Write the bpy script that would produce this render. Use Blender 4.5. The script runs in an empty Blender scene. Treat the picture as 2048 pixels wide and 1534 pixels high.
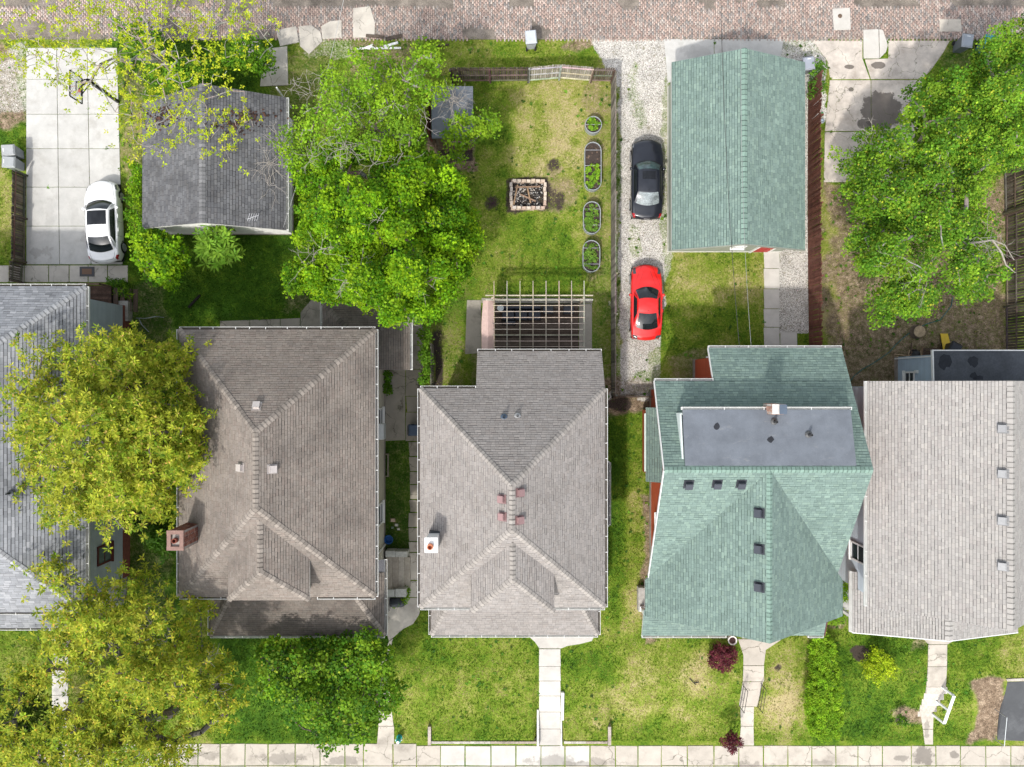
import bpy, math, random
import numpy as np
from mathutils import Vector, Matrix

# ---------------------------------------------------------------- camera, sky, sun
H = 41.0            # drone height over the back yards (m)
F = 1422.2          # focal length in photo pixels (2048 wide), about a 25 mm lens
SC = bpy.context.scene
COL = SC.collection
R = random.Random(7)
NR = np.random.default_rng(11)

cd = bpy.data.cameras.new('camera')
cam = bpy.data.objects.new('camera', cd)
COL.objects.link(cam)
cam.location = (0, 0, H)
cam.rotation_euler = (0, 0, 0)
cd.sensor_width = 36.0
cd.lens = 36.0 * F / 2048.0
cd.clip_end = 3000.0
SC.camera = cam

SUN_D = Vector((0.33, 0.76, -1.0)).normalized()      # the way the light travels
w = bpy.data.worlds.new('World')
SC.world = w
w.use_nodes = True
nt = w.node_tree
bg = nt.nodes['Background']
sky = nt.nodes.new('ShaderNodeTexSky')
sky.sky_type = 'NISHITA'
sky.sun_disc = False
sky.sun_elevation = math.asin(-SUN_D.z)
sky.sun_rotation = math.atan2(-SUN_D.x, -SUN_D.y)
sky.air_density = 1.0
sky.dust_density = 2.5
sky.ozone_density = 1.0
hs_ = nt.nodes.new('ShaderNodeHueSaturation')       # thin high haze: a paler, whiter sky
hs_.inputs['Saturation'].default_value = 0.35
nt.links.new(sky.outputs[0], hs_.inputs['Color'])
tc = nt.nodes.new('ShaderNodeTexCoord')                # broken thin cloud all over the sky
cl = nt.nodes.new('ShaderNodeTexNoise'); cl.inputs['Scale'].default_value = 3.2; cl.inputs['Detail'].default_value = 6
nt.links.new(tc.outputs['Generated'], cl.inputs['Vector'])
mr = nt.nodes.new('ShaderNodeMapRange')
for i_, v_ in enumerate((0.42, 0.62, 0.95, 1.6)): mr.inputs[1 + i_].default_value = v_
nt.links.new(cl.outputs['Fac'], mr.inputs[0])
cm_ = nt.nodes.new('ShaderNodeMix'); cm_.data_type = 'RGBA'; cm_.blend_type = 'MULTIPLY'; cm_.inputs[0].default_value = 1.0
nt.links.new(hs_.outputs[0], cm_.inputs[6]); nt.links.new(mr.outputs[0], cm_.inputs[7])
nt.links.new(cm_.outputs[2], bg.inputs[0])
bg.inputs[1].default_value = 0.15
sd = bpy.data.lights.new('sun', 'SUN')
sd.energy = 2.0
sd.angle = math.radians(2.2)
sd.color = (1.0, 0.965, 0.90)
sun = bpy.data.objects.new('sun', sd)
COL.objects.link(sun)
sun.location = (-10, -50, 60)
sun.rotation_euler = SUN_D.to_track_quat('-Z', 'Y').to_euler()
SC.view_settings.view_transform = 'Standard'
SC.view_settings.look = 'None'
SC.view_settings.gamma = 1.0
SC.view_settings.exposure = 0.74
SC.render.resolution_x = 1024
SC.render.resolution_y = 767

# ---------------------------------------------------------------- measuring helpers
def P(px, py, z=0.0):
    s = (H - z) / F
    return Vector(((px - 1024.0) * s, (767.0 - py) * s, z))

def sstep(a, b, x):
    t = np.clip((x - a) / (b - a), 0, 1)
    return t * t * (3 - 2 * t)

def zg_arr(x, y):
    """height of the ground: level yards, front lawns falling to the street pavement"""
    x = np.asarray(x, float); y = np.asarray(y, float)
    g = -0.8 * sstep(-16.4, -20.85, y)
    c = -0.34 * sstep(-16.4, -20.6, y) - 0.46 * sstep(-20.78, -20.9, y)
    inc = ((x > -4.72) & (x < 1.36)) | ((x > 3.02) & (x < 5.62))
    return np.where(inc, c, g)

def zg(x, y):
    return float(zg_arr(x, y))

def G(px, py, dz=0.0):
    z = 0.0
    for _ in range(6):
        p = P(px, py, z)
        z = zg(p.x, p.y) + dz
    return P(px, py, z)

class Lattice:
    def __init__(s, seed):
        s.t = np.random.default_rng(seed).random((256, 256))
    def __call__(s, x, y, scale):
        x = np.asarray(x) / scale; y = np.asarray(y) / scale
        xi = np.floor(x).astype(int); yi = np.floor(y).astype(int)
        fx = x - xi; fy = y - yi
        fx = fx * fx * (3 - 2 * fx); fy = fy * fy * (3 - 2 * fy)
        t = s.t
        a = t[xi % 256, yi % 256]; b = t[(xi + 1) % 256, yi % 256]
        c = t[xi % 256, (yi + 1) % 256]; d = t[(xi + 1) % 256, (yi + 1) % 256]
        return (a * (1 - fx) + b * fx) * (1 - fy) + (c * (1 - fx) + d * fx) * fy
L1, L2, L3, L4 = Lattice(1), Lattice(2), Lattice(3), Lattice(4)
def fbm(l, x, y, s):
    return (l(x, y, s) + 0.5 * l(x + 31, y + 7, s / 2.1) + 0.25 * l(x + 5, y + 61, s / 4.3)) / 1.75

def pip(x, y, poly):
    x = np.asarray(x); y = np.asarray(y)
    r = np.zeros(x.shape, bool)
    n = len(poly)
    for i in range(n):
        x0, y0 = poly[i]; x1, y1 = poly[(i + 1) % n]
        if y0 == y1:
            continue
        c = ((y0 > y) != (y1 > y)) & (x < (x1 - x0) * (y - y0) / (y1 - y0) + x0)
        r ^= c
    return r

def polydist(x, y, poly):
    d = np.full(np.shape(x), 1e9)
    n = len(poly)
    for i in range(n):
        x0, y0 = poly[i]; x1, y1 = poly[(i + 1) % n]
        dx, dy = x1 - x0, y1 - y0
        t = np.clip(((x - x0) * dx + (y - y0) * dy) / (dx * dx + dy * dy + 1e-9), 0, 1)
        d = np.minimum(d, np.hypot(x - x0 - t * dx, y - y0 - t * dy))
    return d

# ---------------------------------------------------------------- object helpers
ROOT = {}
def tag(o, label=None, cat=None, group=None, kind=None):
    if label: o['label'] = label
    if cat: o['category'] = cat
    if group: o['group'] = group
    if kind: o['kind'] = kind
    return o

def thing(name, label, cat, loc, group=None):
    o = bpy.data.objects.new(name, None)
    o.empty_display_size = 0.3
    COL.objects.link(o)
    o.location = loc
    ROOT[o] = Vector(loc)
    return tag(o, label, cat, group)

def link(me, name, parent=None, loc=None):
    o = bpy.data.objects.new(name, me)
    COL.objects.link(o)
    if parent is not None:
        o.parent = parent
        ROOT[o] = ROOT[parent]
    else:
        ROOT[o] = Vector(loc or (0, 0, 0))
        o.location = ROOT[o]
    return o

def piece(me, name, parent, mw):
    """a small part that shares its mesh with its like; mw is its place in the world"""
    o = bpy.data.objects.new(name, me)
    COL.objects.link(o)
    o.parent = parent
    o.matrix_basis = Matrix.Translation(-ROOT[parent]) @ mw
    ROOT[o] = ROOT[parent]
    return o

UP = Vector((0, 0, 1))
class MB:
    def __init__(s):
        s.v = []; s.f = []; s.c = []; s.cur = (1, 1, 1)
    def face(s, pts, col=None):
        n = len(s.v)
        s.v.extend([tuple(p) for p in pts])
        s.f.append(tuple(range(n, n + len(pts))))
        s.c.append(col or s.cur)
    def hexa(s, b, t, col=None):
        """b, t: four bottom and four top points in the same (ccw from above) order"""
        n = len(s.v)
        s.v.extend([tuple(p) for p in b]); s.v.extend([tuple(p) for p in t])
        for q in ((3, 2, 1, 0), (4, 5, 6, 7), (0, 1, 5, 4), (1, 2, 6, 5), (2, 3, 7, 6), (3, 0, 4, 7)):
            s.f.append(tuple(n + i for i in q)); s.c.append(col or s.cur)
        return s
    def box(s, x0, y0, z0, x1, y1, z1, col=None):
        b = [(x0, y0, z0), (x1, y0, z0), (x1, y1, z0), (x0, y1, z0)]
        return s.hexa(b, [(p[0], p[1], z1) for p in b], col)
    def obox(s, c, u, v, w, col=None):
        c, u, v, w = Vector(c), Vector(u), Vector(v), Vector(w)
        b = [c - u - v - w, c + u - v - w, c + u + v - w, c - u + v - w]
        return s.hexa(b, [p + 2 * w for p in b], col)
    def bar(s, a, b, wd, ht, col=None, up=UP):
        a, b = Vector(a), Vector(b)
        d = b - a; L = d.length
        if L < 1e-6: return s
        d /= L
        x = d.cross(up)
        if x.length < 1e-3: x = d.cross(Vector((1, 0, 0)))
        x.normalize(); y = x.cross(d)
        return s.obox((a + b) / 2, x * wd / 2, d * L / 2, y * ht / 2, col)
    def prism(s, pts, z0, z1, col=None):
        n = len(s.v); k = len(pts)
        s.v.extend([(p[0], p[1], z0) for p in pts]); s.v.extend([(p[0], p[1], z1) for p in pts])
        s.f.append(tuple(n + k + i for i in range(k))); s.c.append(col or s.cur)
        s.f.append(tuple(n + k - 1 - i for i in range(k))); s.c.append(col or s.cur)
        for i in range(k):
            j = (i + 1) % k
            s.f.append((n + i, n + j, n + k + j, n + k + i)); s.c.append(col or s.cur)
        return s
    def slab3(s, pts, depth, col=None, side=None, bot=None):
        """plate under a planar 3-D polygon"""
        n = len(s.v); k = len(pts)
        s.v.extend([tuple(p) for p in pts]); s.v.extend([(p[0], p[1], p[2] - depth) for p in pts])
        s.f.append(tuple(n + i for i in range(k))); s.c.append(col or s.cur)
        s.f.append(tuple(n + 2 * k - 1 - i for i in range(k))); s.c.append(bot or side or col or s.cur)
        for i in range(k):
            j = (i + 1) % k
            s.f.append((n + k + i, n + k + j, n + j, n + i)); s.c.append(side or col or s.cur)
        return s
    def tube(s, path, rad, n=6, col=None, cap=True):
        path = [Vector(p) for p in path]
        if not hasattr(rad, '__len__'): rad = [rad] * len(path)
        base = len(s.v)
        ref = None
        for i, p in enumerate(path):
            d = (path[min(i + 1, len(path) - 1)] - path[max(i - 1, 0)])
            if d.length < 1e-9: d = Vector((0, 0, 1))
            d.normalize()
            if ref is None:
                ref = d.orthogonal().normalized()
            x = (ref - d * ref.dot(d))
            x = x.normalized() if x.length > 1e-5 else d.orthogonal().normalized()
            ref = x
            y = d.cross(x)
            for k in range(n):
                a = 2 * math.pi * k / n
                s.v.append(tuple(p + (x * math.cos(a) + y * math.sin(a)) * rad[i]))
        for i in range(len(path) - 1):
            for k in range(n):
                k2 = (k + 1) % n
                s.f.append((base + i * n + k, base + i * n + k2, base + (i + 1) * n + k2, base + (i + 1) * n + k))
                s.c.append(col or s.cur)
        if cap:
            s.f.append(tuple(base + n - 1 - k for k in range(n))); s.c.append(col or s.cur)
            e = base + (len(path) - 1) * n
            s.f.append(tuple(e + k for k in range(n))); s.c.append(col or s.cur)
        return s
    def lathe(s, c, prof, n=16, col=None):
        c = Vector(c); base = len(s.v)
        for r, z in prof:
            for k in range(n):
                a = 2 * math.pi * k / n
                s.v.append((c.x + r * math.cos(a), c.y + r * math.sin(a), c.z + z))
        for i in range(len(prof) - 1):
            for k in range(n):
                k2 = (k + 1) % n
                s.f.append((base + i * n + k, base + i * n + k2, base + (i + 1) * n + k2, base + (i + 1) * n + k))
                s.c.append(col or s.cur)
        return s
    def grid(s, fn, nu, nv, col=None):
        base = len(s.v)
        for j in range(nv + 1):
            for i in range(nu + 1):
                s.v.append(tuple(fn(i / nu, j / nv)))
        for j in range(nv):
            for i in range(nu):
                a = base + j * (nu + 1) + i
                s.f.append((a, a + 1, a + nu + 2, a + nu + 1)); s.c.append(col or s.cur)
        return s
    def mesh(s, name, mat, origin=(0, 0, 0), smooth=False):
        me = bpy.data.meshes.new(name)
        o = Vector(origin)
        me.from_pydata([(p[0] - o.x, p[1] - o.y, p[2] - o.z) for p in s.v], [], s.f)
        at = me.attributes.new('Col', 'FLOAT_COLOR', 'FACE')
        a = np.ones((len(s.f), 4), np.float32)
        a[:, :3] = np.array(s.c, np.float32)
        at.data.foreach_set('color', a.ravel())
        if smooth:
            me.polygons.foreach_set('use_smooth', [True] * len(me.polygons))
        me.materials.append(mat)
        return me
    def build(s, name, mat, parent=None, loc=None, smooth=False):
        org = ROOT[parent] if parent is not None else Vector(loc or (0, 0, 0))
        return link(s.mesh(name, mat, org, smooth), name, parent, loc)

def np_mesh(name, V, Fq, C, mat, origin):
    """big mesh from arrays: V (n,3), Fq (m,k) and per-face colours C (m,3)"""
    me = bpy.data.meshes.new(name)
    V = np.asarray(V, np.float32) - np.array(origin, np.float32)
    m, k = Fq.shape
    me.vertices.add(len(V)); me.vertices.foreach_set('co', V.ravel())
    me.loops.add(m * k); me.loops.foreach_set('vertex_index', Fq.astype(np.int32).ravel())
    me.polygons.add(m); me.polygons.foreach_set('loop_start', np.arange(0, m * k, k, dtype=np.int32))
    me.update(calc_edges=True)
    at = me.attributes.new('Col', 'FLOAT_COLOR', 'FACE')
    a = np.ones((m, 4), np.float32); a[:, :3] = C
    at.data.foreach_set('color', a.ravel())
    me.materials.append(mat)
    return me

# ---------------------------------------------------------------- materials
def srgb(r, g, b):
    f = lambda c: ((c / 255 + 0.055) / 1.055) ** 2.4 if c > 10 else c / 255 / 12.92
    return (f(r), f(g), f(b))

class N:
    """tiny node-tree writer"""
    def __init__(s, name):
        s.m = bpy.data.materials.new(name)
        s.m.use_nodes = True
        s.t = s.m.node_tree
        s.b = s.t.nodes['Principled BSDF']
        g = s.t.nodes.new('ShaderNodeNewGeometry')
        s.pos = g.outputs['Position']
    def n(s, typ, **kw):
        x = s.t.nodes.new('ShaderNode' + typ)
        for k, v in kw.items(): setattr(x, k, v)
        return x
    def set(s, sock, v):
        if isinstance(v, bpy.types.NodeSocket): s.t.links.new(v, sock)
        elif isinstance(v, tuple) and len(v) == 3 and sock.type == 'RGBA': sock.default_value = (*v, 1)
        else: sock.default_value = v
    def noise(s, scale, detail=3, rough=0.6, vec=None, dist=0):
        x = s.n('TexNoise')
        s.set(x.inputs['Vector'], vec or s.pos)
        x.inputs['Scale'].default_value = scale; x.inputs['Detail'].default_value = detail
        x.inputs['Roughness'].default_value = rough; x.inputs['Distortion'].default_value = dist
        return x.outputs['Fac']
    def voro(s, scale, feature='F1', out='Distance', vec=None, rand=1.0):
        x = s.n('TexVoronoi', feature=feature)
        s.set(x.inputs['Vector'], vec or s.pos); x.inputs['Scale'].default_value = scale
        x.inputs['Randomness'].default_value = rand
        return x.outputs[out]
    def ramp(s, fac, stops, interp='LINEAR'):
        x = s.n('ValToRGB'); x.color_ramp.interpolation = interp
        s.set(x.inputs[0], fac)
        e = x.color_ramp.elements
        while len(e) < len(stops): e.new(0.5)
        for i, (p, c) in enumerate(stops):
            e[i].position = p
            c = c if isinstance(c, tuple) else (c, c, c)
            e[i].color = (*c, 1)
        return x.outputs[0]
    def map(s, v, a, b, c=0.0, d=1.0):
        x = s.n('MapRange'); s.set(x.inputs[0], v)
        for i, q in enumerate((a, b, c, d)): s.set(x.inputs[1 + i], q)
        return x.outputs[0]
    def math(s, op, a, b=0.0):
        x = s.n('Math', operation=op); s.set(x.inputs[0], a); s.set(x.inputs[1], b)
        return x.outputs[0]
    def mix(s, fac, a, b, mode='MIX'):
        x = s.n('Mix', data_type='RGBA', blend_type=mode)
        s.set(x.inputs[0], fac); s.set(x.inputs[6], a); s.set(x.inputs[7], b)
        return x.outputs[2]
    def attr(s, name, out='Color'):
        x = s.n('Attribute', attribute_name=name); return x.outputs[out]
    def bump(s, h, strength=0.3, dist=0.02):
        x = s.n('Bump'); s.set(x.inputs['Height'], h)
        x.inputs['Strength'].default_value = strength; x.inputs['Distance'].default_value = dist
        s.t.links.new(x.outputs[0], s.b.inputs['Normal'])
    def scaled(s, vx, vy, vz):
        x = s.n('VectorMath', operation='MULTIPLY'); s.set(x.inputs[0], s.pos); x.inputs[1].default_value = (vx, vy, vz)
        return x.outputs[0]
    def fin(s, col, rough=0.8, metal=0.0, spec=0.3):
        s.set(s.b.inputs['Base Color'], col); s.set(s.b.inputs['Roughness'], rough)
        s.b.inputs['Metallic'].default_value = metal
        s.b.inputs['Specular IOR Level'].default_value = spec
        return s.m

def mul(n, col, fac):            # colour times a grey factor
    return n.mix(1.0, col, fac, 'MULTIPLY')

def simple(name, col, rough=0.7, metal=0.0, var=0.18, scale=5.0, bump=0.0, bscale=40.0, spec=0.3, coat=0.0):
    n = N(name)
    f = n.map(n.noise(scale, 4), 0.3, 0.7, 1 - var, 1 + var)
    f2 = n.map(n.noise(scale * 9, 2), 0.3, 0.7, 1 - var * .6, 1 + var * .6)
    c = mul(n, mul(n, col, f), f2)
    if bump: n.bump(n.noise(bscale, 3), bump, 0.01)
    n.b.inputs['Coat Weight'].default_value = coat
    n.b.inputs['Coat Roughness'].default_value = 0.04
    return n.fin(c, rough, metal, spec)

def attrmat(name, rough=0.85, var=0.15, scale=4.0, fine=50.0, bump=0.2, spec=0.25, metal=0.0):
    n = N(name)
    f = n.map(n.noise(scale, 4), 0.3, 0.7, 1 - var, 1 + var)
    f2 = n.map(n.noise(fine, 2), 0.3, 0.7, 1 - var, 1 + var)
    c = mul(n, mul(n, n.attr('Col'), f), f2)
    if bump: n.bump(n.noise(fine * 1.5, 2), bump, 0.006)
    return n.fin(c, rough, metal, spec)

M = {}
M['paint'] = attrmat('painted_wood', 0.6, 0.07, 2.0, 30, 0.05)
M['wood'] = attrmat('weathered_wood', 0.9, 0.28, 3.0, 24, 0.3)
M['metal'] = attrmat('sheet_metal', 0.45, 0.08, 3.0, 40, 0.0, 0.5, 0.35)
M['plastic'] = attrmat('plastic', 0.42, 0.06, 3.0, 60, 0.03, 0.4)
M['stone'] = attrmat('stone', 0.9, 0.2, 5.0, 60, 0.4)
M['bark'] = attrmat('bark', 0.95, 0.25, 6.0, 40, 0.5)
M['brick'] = attrmat('brick', 0.92, 0.22, 6.0, 70, 0.4)
M['black'] = simple('black_iron', (0.012, 0.012, 0.014), 0.5)
M['white'] = simple('white_trim', (0.74, 0.74, 0.72), 0.55, var=0.10, scale=1.5)
M['rubber'] = simple('rubber', (0.015, 0.015, 0.016), 0.85)

def shingle_mat(name, stain=0.35, dark=(0.02, 0.02, 0.022), sscale=0.5):
    n = N(name)
    c = n.attr('Col')
    s1 = n.map(n.noise(sscale, 5, 0.62), 0.42, 0.72, 0.0, stain)
    streak = n.map(n.noise(1.7, 5, 0.7), 0.5, 0.75, 0.0, stain * 0.45)
    c = n.mix(s1, c, dark); c = n.mix(streak, c, dark)
    c = mul(n, c, n.map(n.noise(70, 2), 0.3, 0.7, 0.86, 1.14))
    n.bump(n.noise(120, 2), 0.35, 0.006)
    return n.fin(c, 0.95, 0, 0.15)

def cap_mat(name, col, var=0.25):
    n = N(name)
    oi = n.n('ObjectInfo').outputs['Random']
    c = mul(n, mul(n, col, n.attr('Col')), n.map(oi, 0, 1, 1 - var, 1 + var))
    c = mul(n, c, n.map(n.noise(60, 2), 0.3, 0.7, 0.82, 1.18))
    return n.fin(c, 0.95, 0, 0.15)

def concrete(name, col, crack=0.0, stain=0.35, stain_col=(0.16, 0.14, 0.115), sscale=0.6, damp=()):
    n = N(name)
    oi = n.n('ObjectInfo').outputs['Random']
    c = mul(n, col, n.map(oi, 0, 1, 0.93, 1.05))
    c = mul(n, c, n.map(n.noise(1.3, 5, 0.65), 0.3, 0.7, 0.88, 1.10))
    c = n.mix(n.map(n.noise(sscale, 6, 0.68), 0.52, 0.74, 0, stain), c, stain_col)
    c = mul(n, c, n.map(n.noise(85, 2), 0.3, 0.7, 0.90, 1.08))
    if damp:                                          # dark patches with ragged rims, mostly wet
        dn_ = n.noise(2.2, 6, 0.65)
        for (bx_, by_, rx_, ry_, zz_, dk_) in damp:
            d_ = n.n('VectorMath', operation='SUBTRACT'); n.t.links.new(n.pos, d_.inputs[0]); d_.inputs[1].default_value = P(bx_, by_, zz_)
            s_ = n.n('VectorMath', operation='MULTIPLY'); n.t.links.new(d_.outputs[0], s_.inputs[0]); s_.inputs[1].default_value = (1 / rx_, 1 / ry_, 0)
            l_ = n.n('VectorMath', operation='LENGTH'); n.t.links.new(s_.outputs[0], l_.inputs[0])
            v_ = n.math('ADD', l_.outputs['Value'], n.math('MULTIPLY', n.math('SUBTRACT', dn_, 0.5), 2.6))
            c = n.mix(n.map(v_, 0.62, 0.85, dk_ * .8, 0), c, (0.13, 0.115, 0.10))
    if crack:
        wv = n.n('VectorMath', operation='ADD')
        nz = n.n('TexNoise'); n.set(nz.inputs['Vector'], n.pos); nz.inputs['Scale'].default_value = 3.0
        nz.inputs['Detail'].default_value = 4
        sc = n.n('VectorMath', operation='SCALE'); n.t.links.new(nz.outputs['Color'], sc.inputs[0]); sc.inputs['Scale'].default_value = 0.45
        n.t.links.new(n.pos, wv.inputs[0]); n.t.links.new(sc.outputs[0], wv.inputs[1])
        e = n.voro(crack, 'DISTANCE_TO_EDGE', 'Distance', wv.outputs[0])
        gate = n.map(n.noise(0.45, 2), 0.42, 0.55, 0, 1)
        k = n.math('MULTIPLY', n.map(e, 0.0, 0.016, 0.75, 0), gate)
        c = n.mix(k, c, (0.05, 0.05, 0.03))
    n.bump(n.noise(60, 3), 0.25, 0.006)
    return n.fin(c, 0.92, 0, 0.2)

M['conc_white'] = concrete('concrete_bright', (0.47, 0.46, 0.435), 0, 0.55, (0.27, 0.25, 0.22), 0.9, [(85, 505, .9, .35, 0, .35), (62, 320, .25, .8, 0, .25), (170, 480, .3, .3, 0, .25), (100, 430, .3, 1.2, 0, .15), (150, 430, .3, 1.4, 0, .12), (1395, 105, 1.2, .5, 0, .2)])  # last patch: faint grey on the apron's left panel
M['conc_walk'] = concrete('concrete_walk', (0.47, 0.425, 0.365), 0.6, 0.6, (0.17, 0.145, 0.12), 0.8, [(1848, 1512, .7, .8, -.77, .85), (1908, 1510, .35, .22, -.77, .8), (1806, 1517, .55, .22, -.77, .7), (1500, 1532, 1.7, .32, -.77, .5), (560, 1516, 1.6, .4, -.77, .55), (690, 1522, 1.3, .35, -.77, .6), (1640, 1526, 1.0, .25, -.77, .5), (1190, 1526, 1.3, .4, -.77, .5), (1855, 1455, .22, .9, -.6, .6), (420, 1510, 1.0, .3, -.77, .5)])
M['conc_old'] = concrete('concrete_old', (0.50, 0.46, 0.40), 0.75, 0.5, (0.14, 0.115, 0.095))
M['conc_clean'] = concrete('concrete_clean', (0.50, 0.475, 0.435), 0, 0.3, (0.30, 0.27, 0.235), 0.8, [(1110, 1524, 1.9, .45, -.77, .5), (1160, 1530, 1.2, .3, -.77, .5)])
M['conc_dark'] = concrete('concrete_dark', (0.30, 0.275, 0.23), 0.6, 0.6, (0.07, 0.065, 0.045), 0.9)  # darker, heavily stained concrete
M['asphalt'] = concrete('asphalt', (0.075, 0.078, 0.082), 0, 0.5, (0.16, 0.165, 0.17), 0.9)
# ---------------------------------------------------------------- the ground
EXCL = []        # ground polygons (photo pixels) that carry no grass
def ell(cx, cy, rx, ry, n=20):
    return [(cx + rx * math.cos(2 * math.pi * i / n), cy + ry * math.sin(2 * math.pi * i / n)) for i in range(n)]
def rect(x0, y0, x1, y1):
    return [(x0, y0), (x1, y0), (x1, y1), (x0, y1)]

# what grows or lies where: polygon, strength, ragged edge in pixels
Z_DIRT = [
    (rect(1650, 355, 2030, 790), 0.72, 30), (rect(1700, 500, 1790, 640), 0.30, 30), (rect(1840, 560, 1925, 760), 0.5, 16),
    (rect(1900, 360, 2030, 560), 0.3, 20), (rect(1790, 690, 1960, 790), 0.35, 25), (rect(1890, 80, 2048, 360), 0.35, 30),
    ([(1946, 1362), (2010, 1352), (2005, 1400), (1995, 1484), (1938, 1484), (1955, 1420)], 0.95, 14),
    (ell(1815, 1432, 34, 24), 0.75, 12), (rect(1284, 985, 1312, 1290), 0.75, 8),
    (rect(1700, 790, 1740, 1260), 0.7, 6), (rect(240, 130, 300, 360), 0.5, 16), (rect(540, 100, 660, 330), 0.38, 26),
    (rect(690, 78, 830, 150), 0.6, 22), (ell(1160, 92, 40, 14), 0.7, 12), (rect(855, 270, 950, 345), 0.85, 8),
    (ell(1195, 190, 28, 40), 0.5, 16), (rect(860, 650, 930, 790), 0.35, 14), (rect(762, 880, 830, 1110), 0.28, 10),
    (rect(940, 690, 1210, 790), 0.5, 20), (ell(1120, 390, 38, 46), 0.55, 18), (ell(1100, 335, 18, 18), 0.6, 10),
    (rect(255, 560, 345, 1290), 0.35, 20), (rect(1205, 755, 1310, 830), 0.8, 12), (rect(1186, 160, 1232, 800), 0.35, 10),
    (rect(-400, 90, 54, 250), 0.75, 20), (ell(690, 600, 130, 60), 0.4, 20), (ell(1355, 1175, 60, 0.1), 0.0, 1),
    (ell(1395, 745, 60, 40), 0.5, 22), (ell(1190, 255, 26, 30), 0.4, 8), (rect(1170, 280, 1212, 560), 0.42, 8),
    (rect(1520, 1290, 1620, 1490), 0.28, 30), (rect(1820, 1270, 1850, 1300), 0.5, 8), (ell(1672, 1245, 24, 14), 0.6, 8),
]
Z_GRAV = [
    ([(1182, 76), (1330, 76), (1346, 165), (1346, 505), (1330, 600), (1324, 690), (1318, 800), (1222, 800), (1228, 170), (1206, 118)], 1.0, 7),
    (rect(1560, 60, 1652, 240), 0.9, 8), (rect(1604, 240, 1618, 520), 0.9, 3), (rect(1557, 480, 1617, 668), 1.0, 2),
    (rect(-600, 94, 54, 215), 0.55, 26), (rect(590, 60, 720, 118), 0.4, 18),
]
Z_DARK = [      # charcoal, mulch, wet leaf mould
    (rect(1014, 352, 1098, 424), 0.75, 6), (ell(1100, 400, 20, 24), 0.6, 14), (ell(985, 407, 14, 14), 0.6, 5), (ell(1122, 402, 14, 20), 0.7, 9),
    (ell(1111, 332, 14, 14), 0.7, 6), (ell(1722, 1308, 20, 19), 0.9, 5), (ell(1805, 1440, 12, 10), 0.9, 5), (rect(880, 276, 946, 326), 0.9, 4),
    (ell(1553, 1333, 8, 8), 0.7, 4), (rect(866, 660, 884, 790), 0.8, 5), (rect(1640, 380, 1676, 690), 0.25, 10), (ell(1242, 810, 24, 16), 0.8, 8),
    (rect(820, 560, 960, 720), 0.35, 20),
]
Z_DRY = [       # straw coloured, thin turf
    ([(1060, 165), (1215, 165), (1215, 330), (1120, 360), (1050, 300), (985, 175)], 0.22, 45), (ell(1130, 260, 60, 90), 0.25, 40),
    (rect(900, 160, 1220, 460), 0.10, 30), (ell(1330, 1360, 100, 50), 0.25, 30), (ell(1300, 1420, 110, 40), 0.22, 30), (ell(950, 1370, 60, 60), 0.18, 30),
    (rect(1640, 370, 1690, 690), 0.38, 12), (ell(1560, 1400, 60, 70), 0.32, 24), (rect(1240, 1000, 1310, 1260), 0.2, 20), (rect(1345, 505, 1530, 600), 0.22, 24),
    (ell(1410, 1370, 60, 40), 0.22, 24), (rect(880, 80, 1200, 140), 0.16, 20), (rect(2002, 1265, 2100, 1360), 0.3, 8), (rect(0, 330, 30, 560), 0.2, 8),
    (rect(1345, 500, 1530, 760), 0.08, 10), (ell(1560, 1440, 50, 50), 0.2, 20), (rect(900, 640, 935, 720), 0.2, 10),
]
Z_LUSH = [
    (rect(262, 455, 640, 650), 0.42, 26), (rect(430, 1262, 790, 1500), 0.34, 24), (rect(1635, 1270, 1850, 1490), 0.22, 20), (rect(262, 640, 360, 1290), 0.4, 10),
    (rect(762, 880, 830, 1110), 0.35, 8), (rect(1210, 800, 1250, 1250), 0.30, 12), (rect(880, 100, 1200, 130), 0.18, 16), (ell(975, 220, 60, 70), 0.25, 30),
    (rect(945, 420, 1160, 560), 0.10, 30), (rect(1380, 600, 1530, 700), 0.18, 30), (rect(1680, 660, 1830, 790), 0.2, 30), (rect(1870, 1280, 1950, 1400), 0.2, 18),
    (rect(0, 210, 54, 310), 0.25, 12), (rect(1890, 80, 1990, 330), 0.2, 20), (ell(1195, 1330, 60, 40), 0.15, 24), (rect(240, 60, 560, 200), 0.3, 20),
]
Z_THIN = [     # gravel worn thin: weeds and earth come through
    ([(1262, 120), (1285, 130), (1292, 250), (1285, 275), (1266, 240)], 0.42, 14), (rect(1322, 150, 1350, 690), 0.45, 8), (rect(1222, 170, 1242, 800), 0.62, 5),
    (rect(1262, 450, 1286, 520), 0.4, 8), (ell(1275, 770, 40, 34), 0.5, 14), (rect(1560, 60, 1652, 110), 0.25, 8), (rect(1300, 690, 1335, 800), 0.5, 10)]
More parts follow.
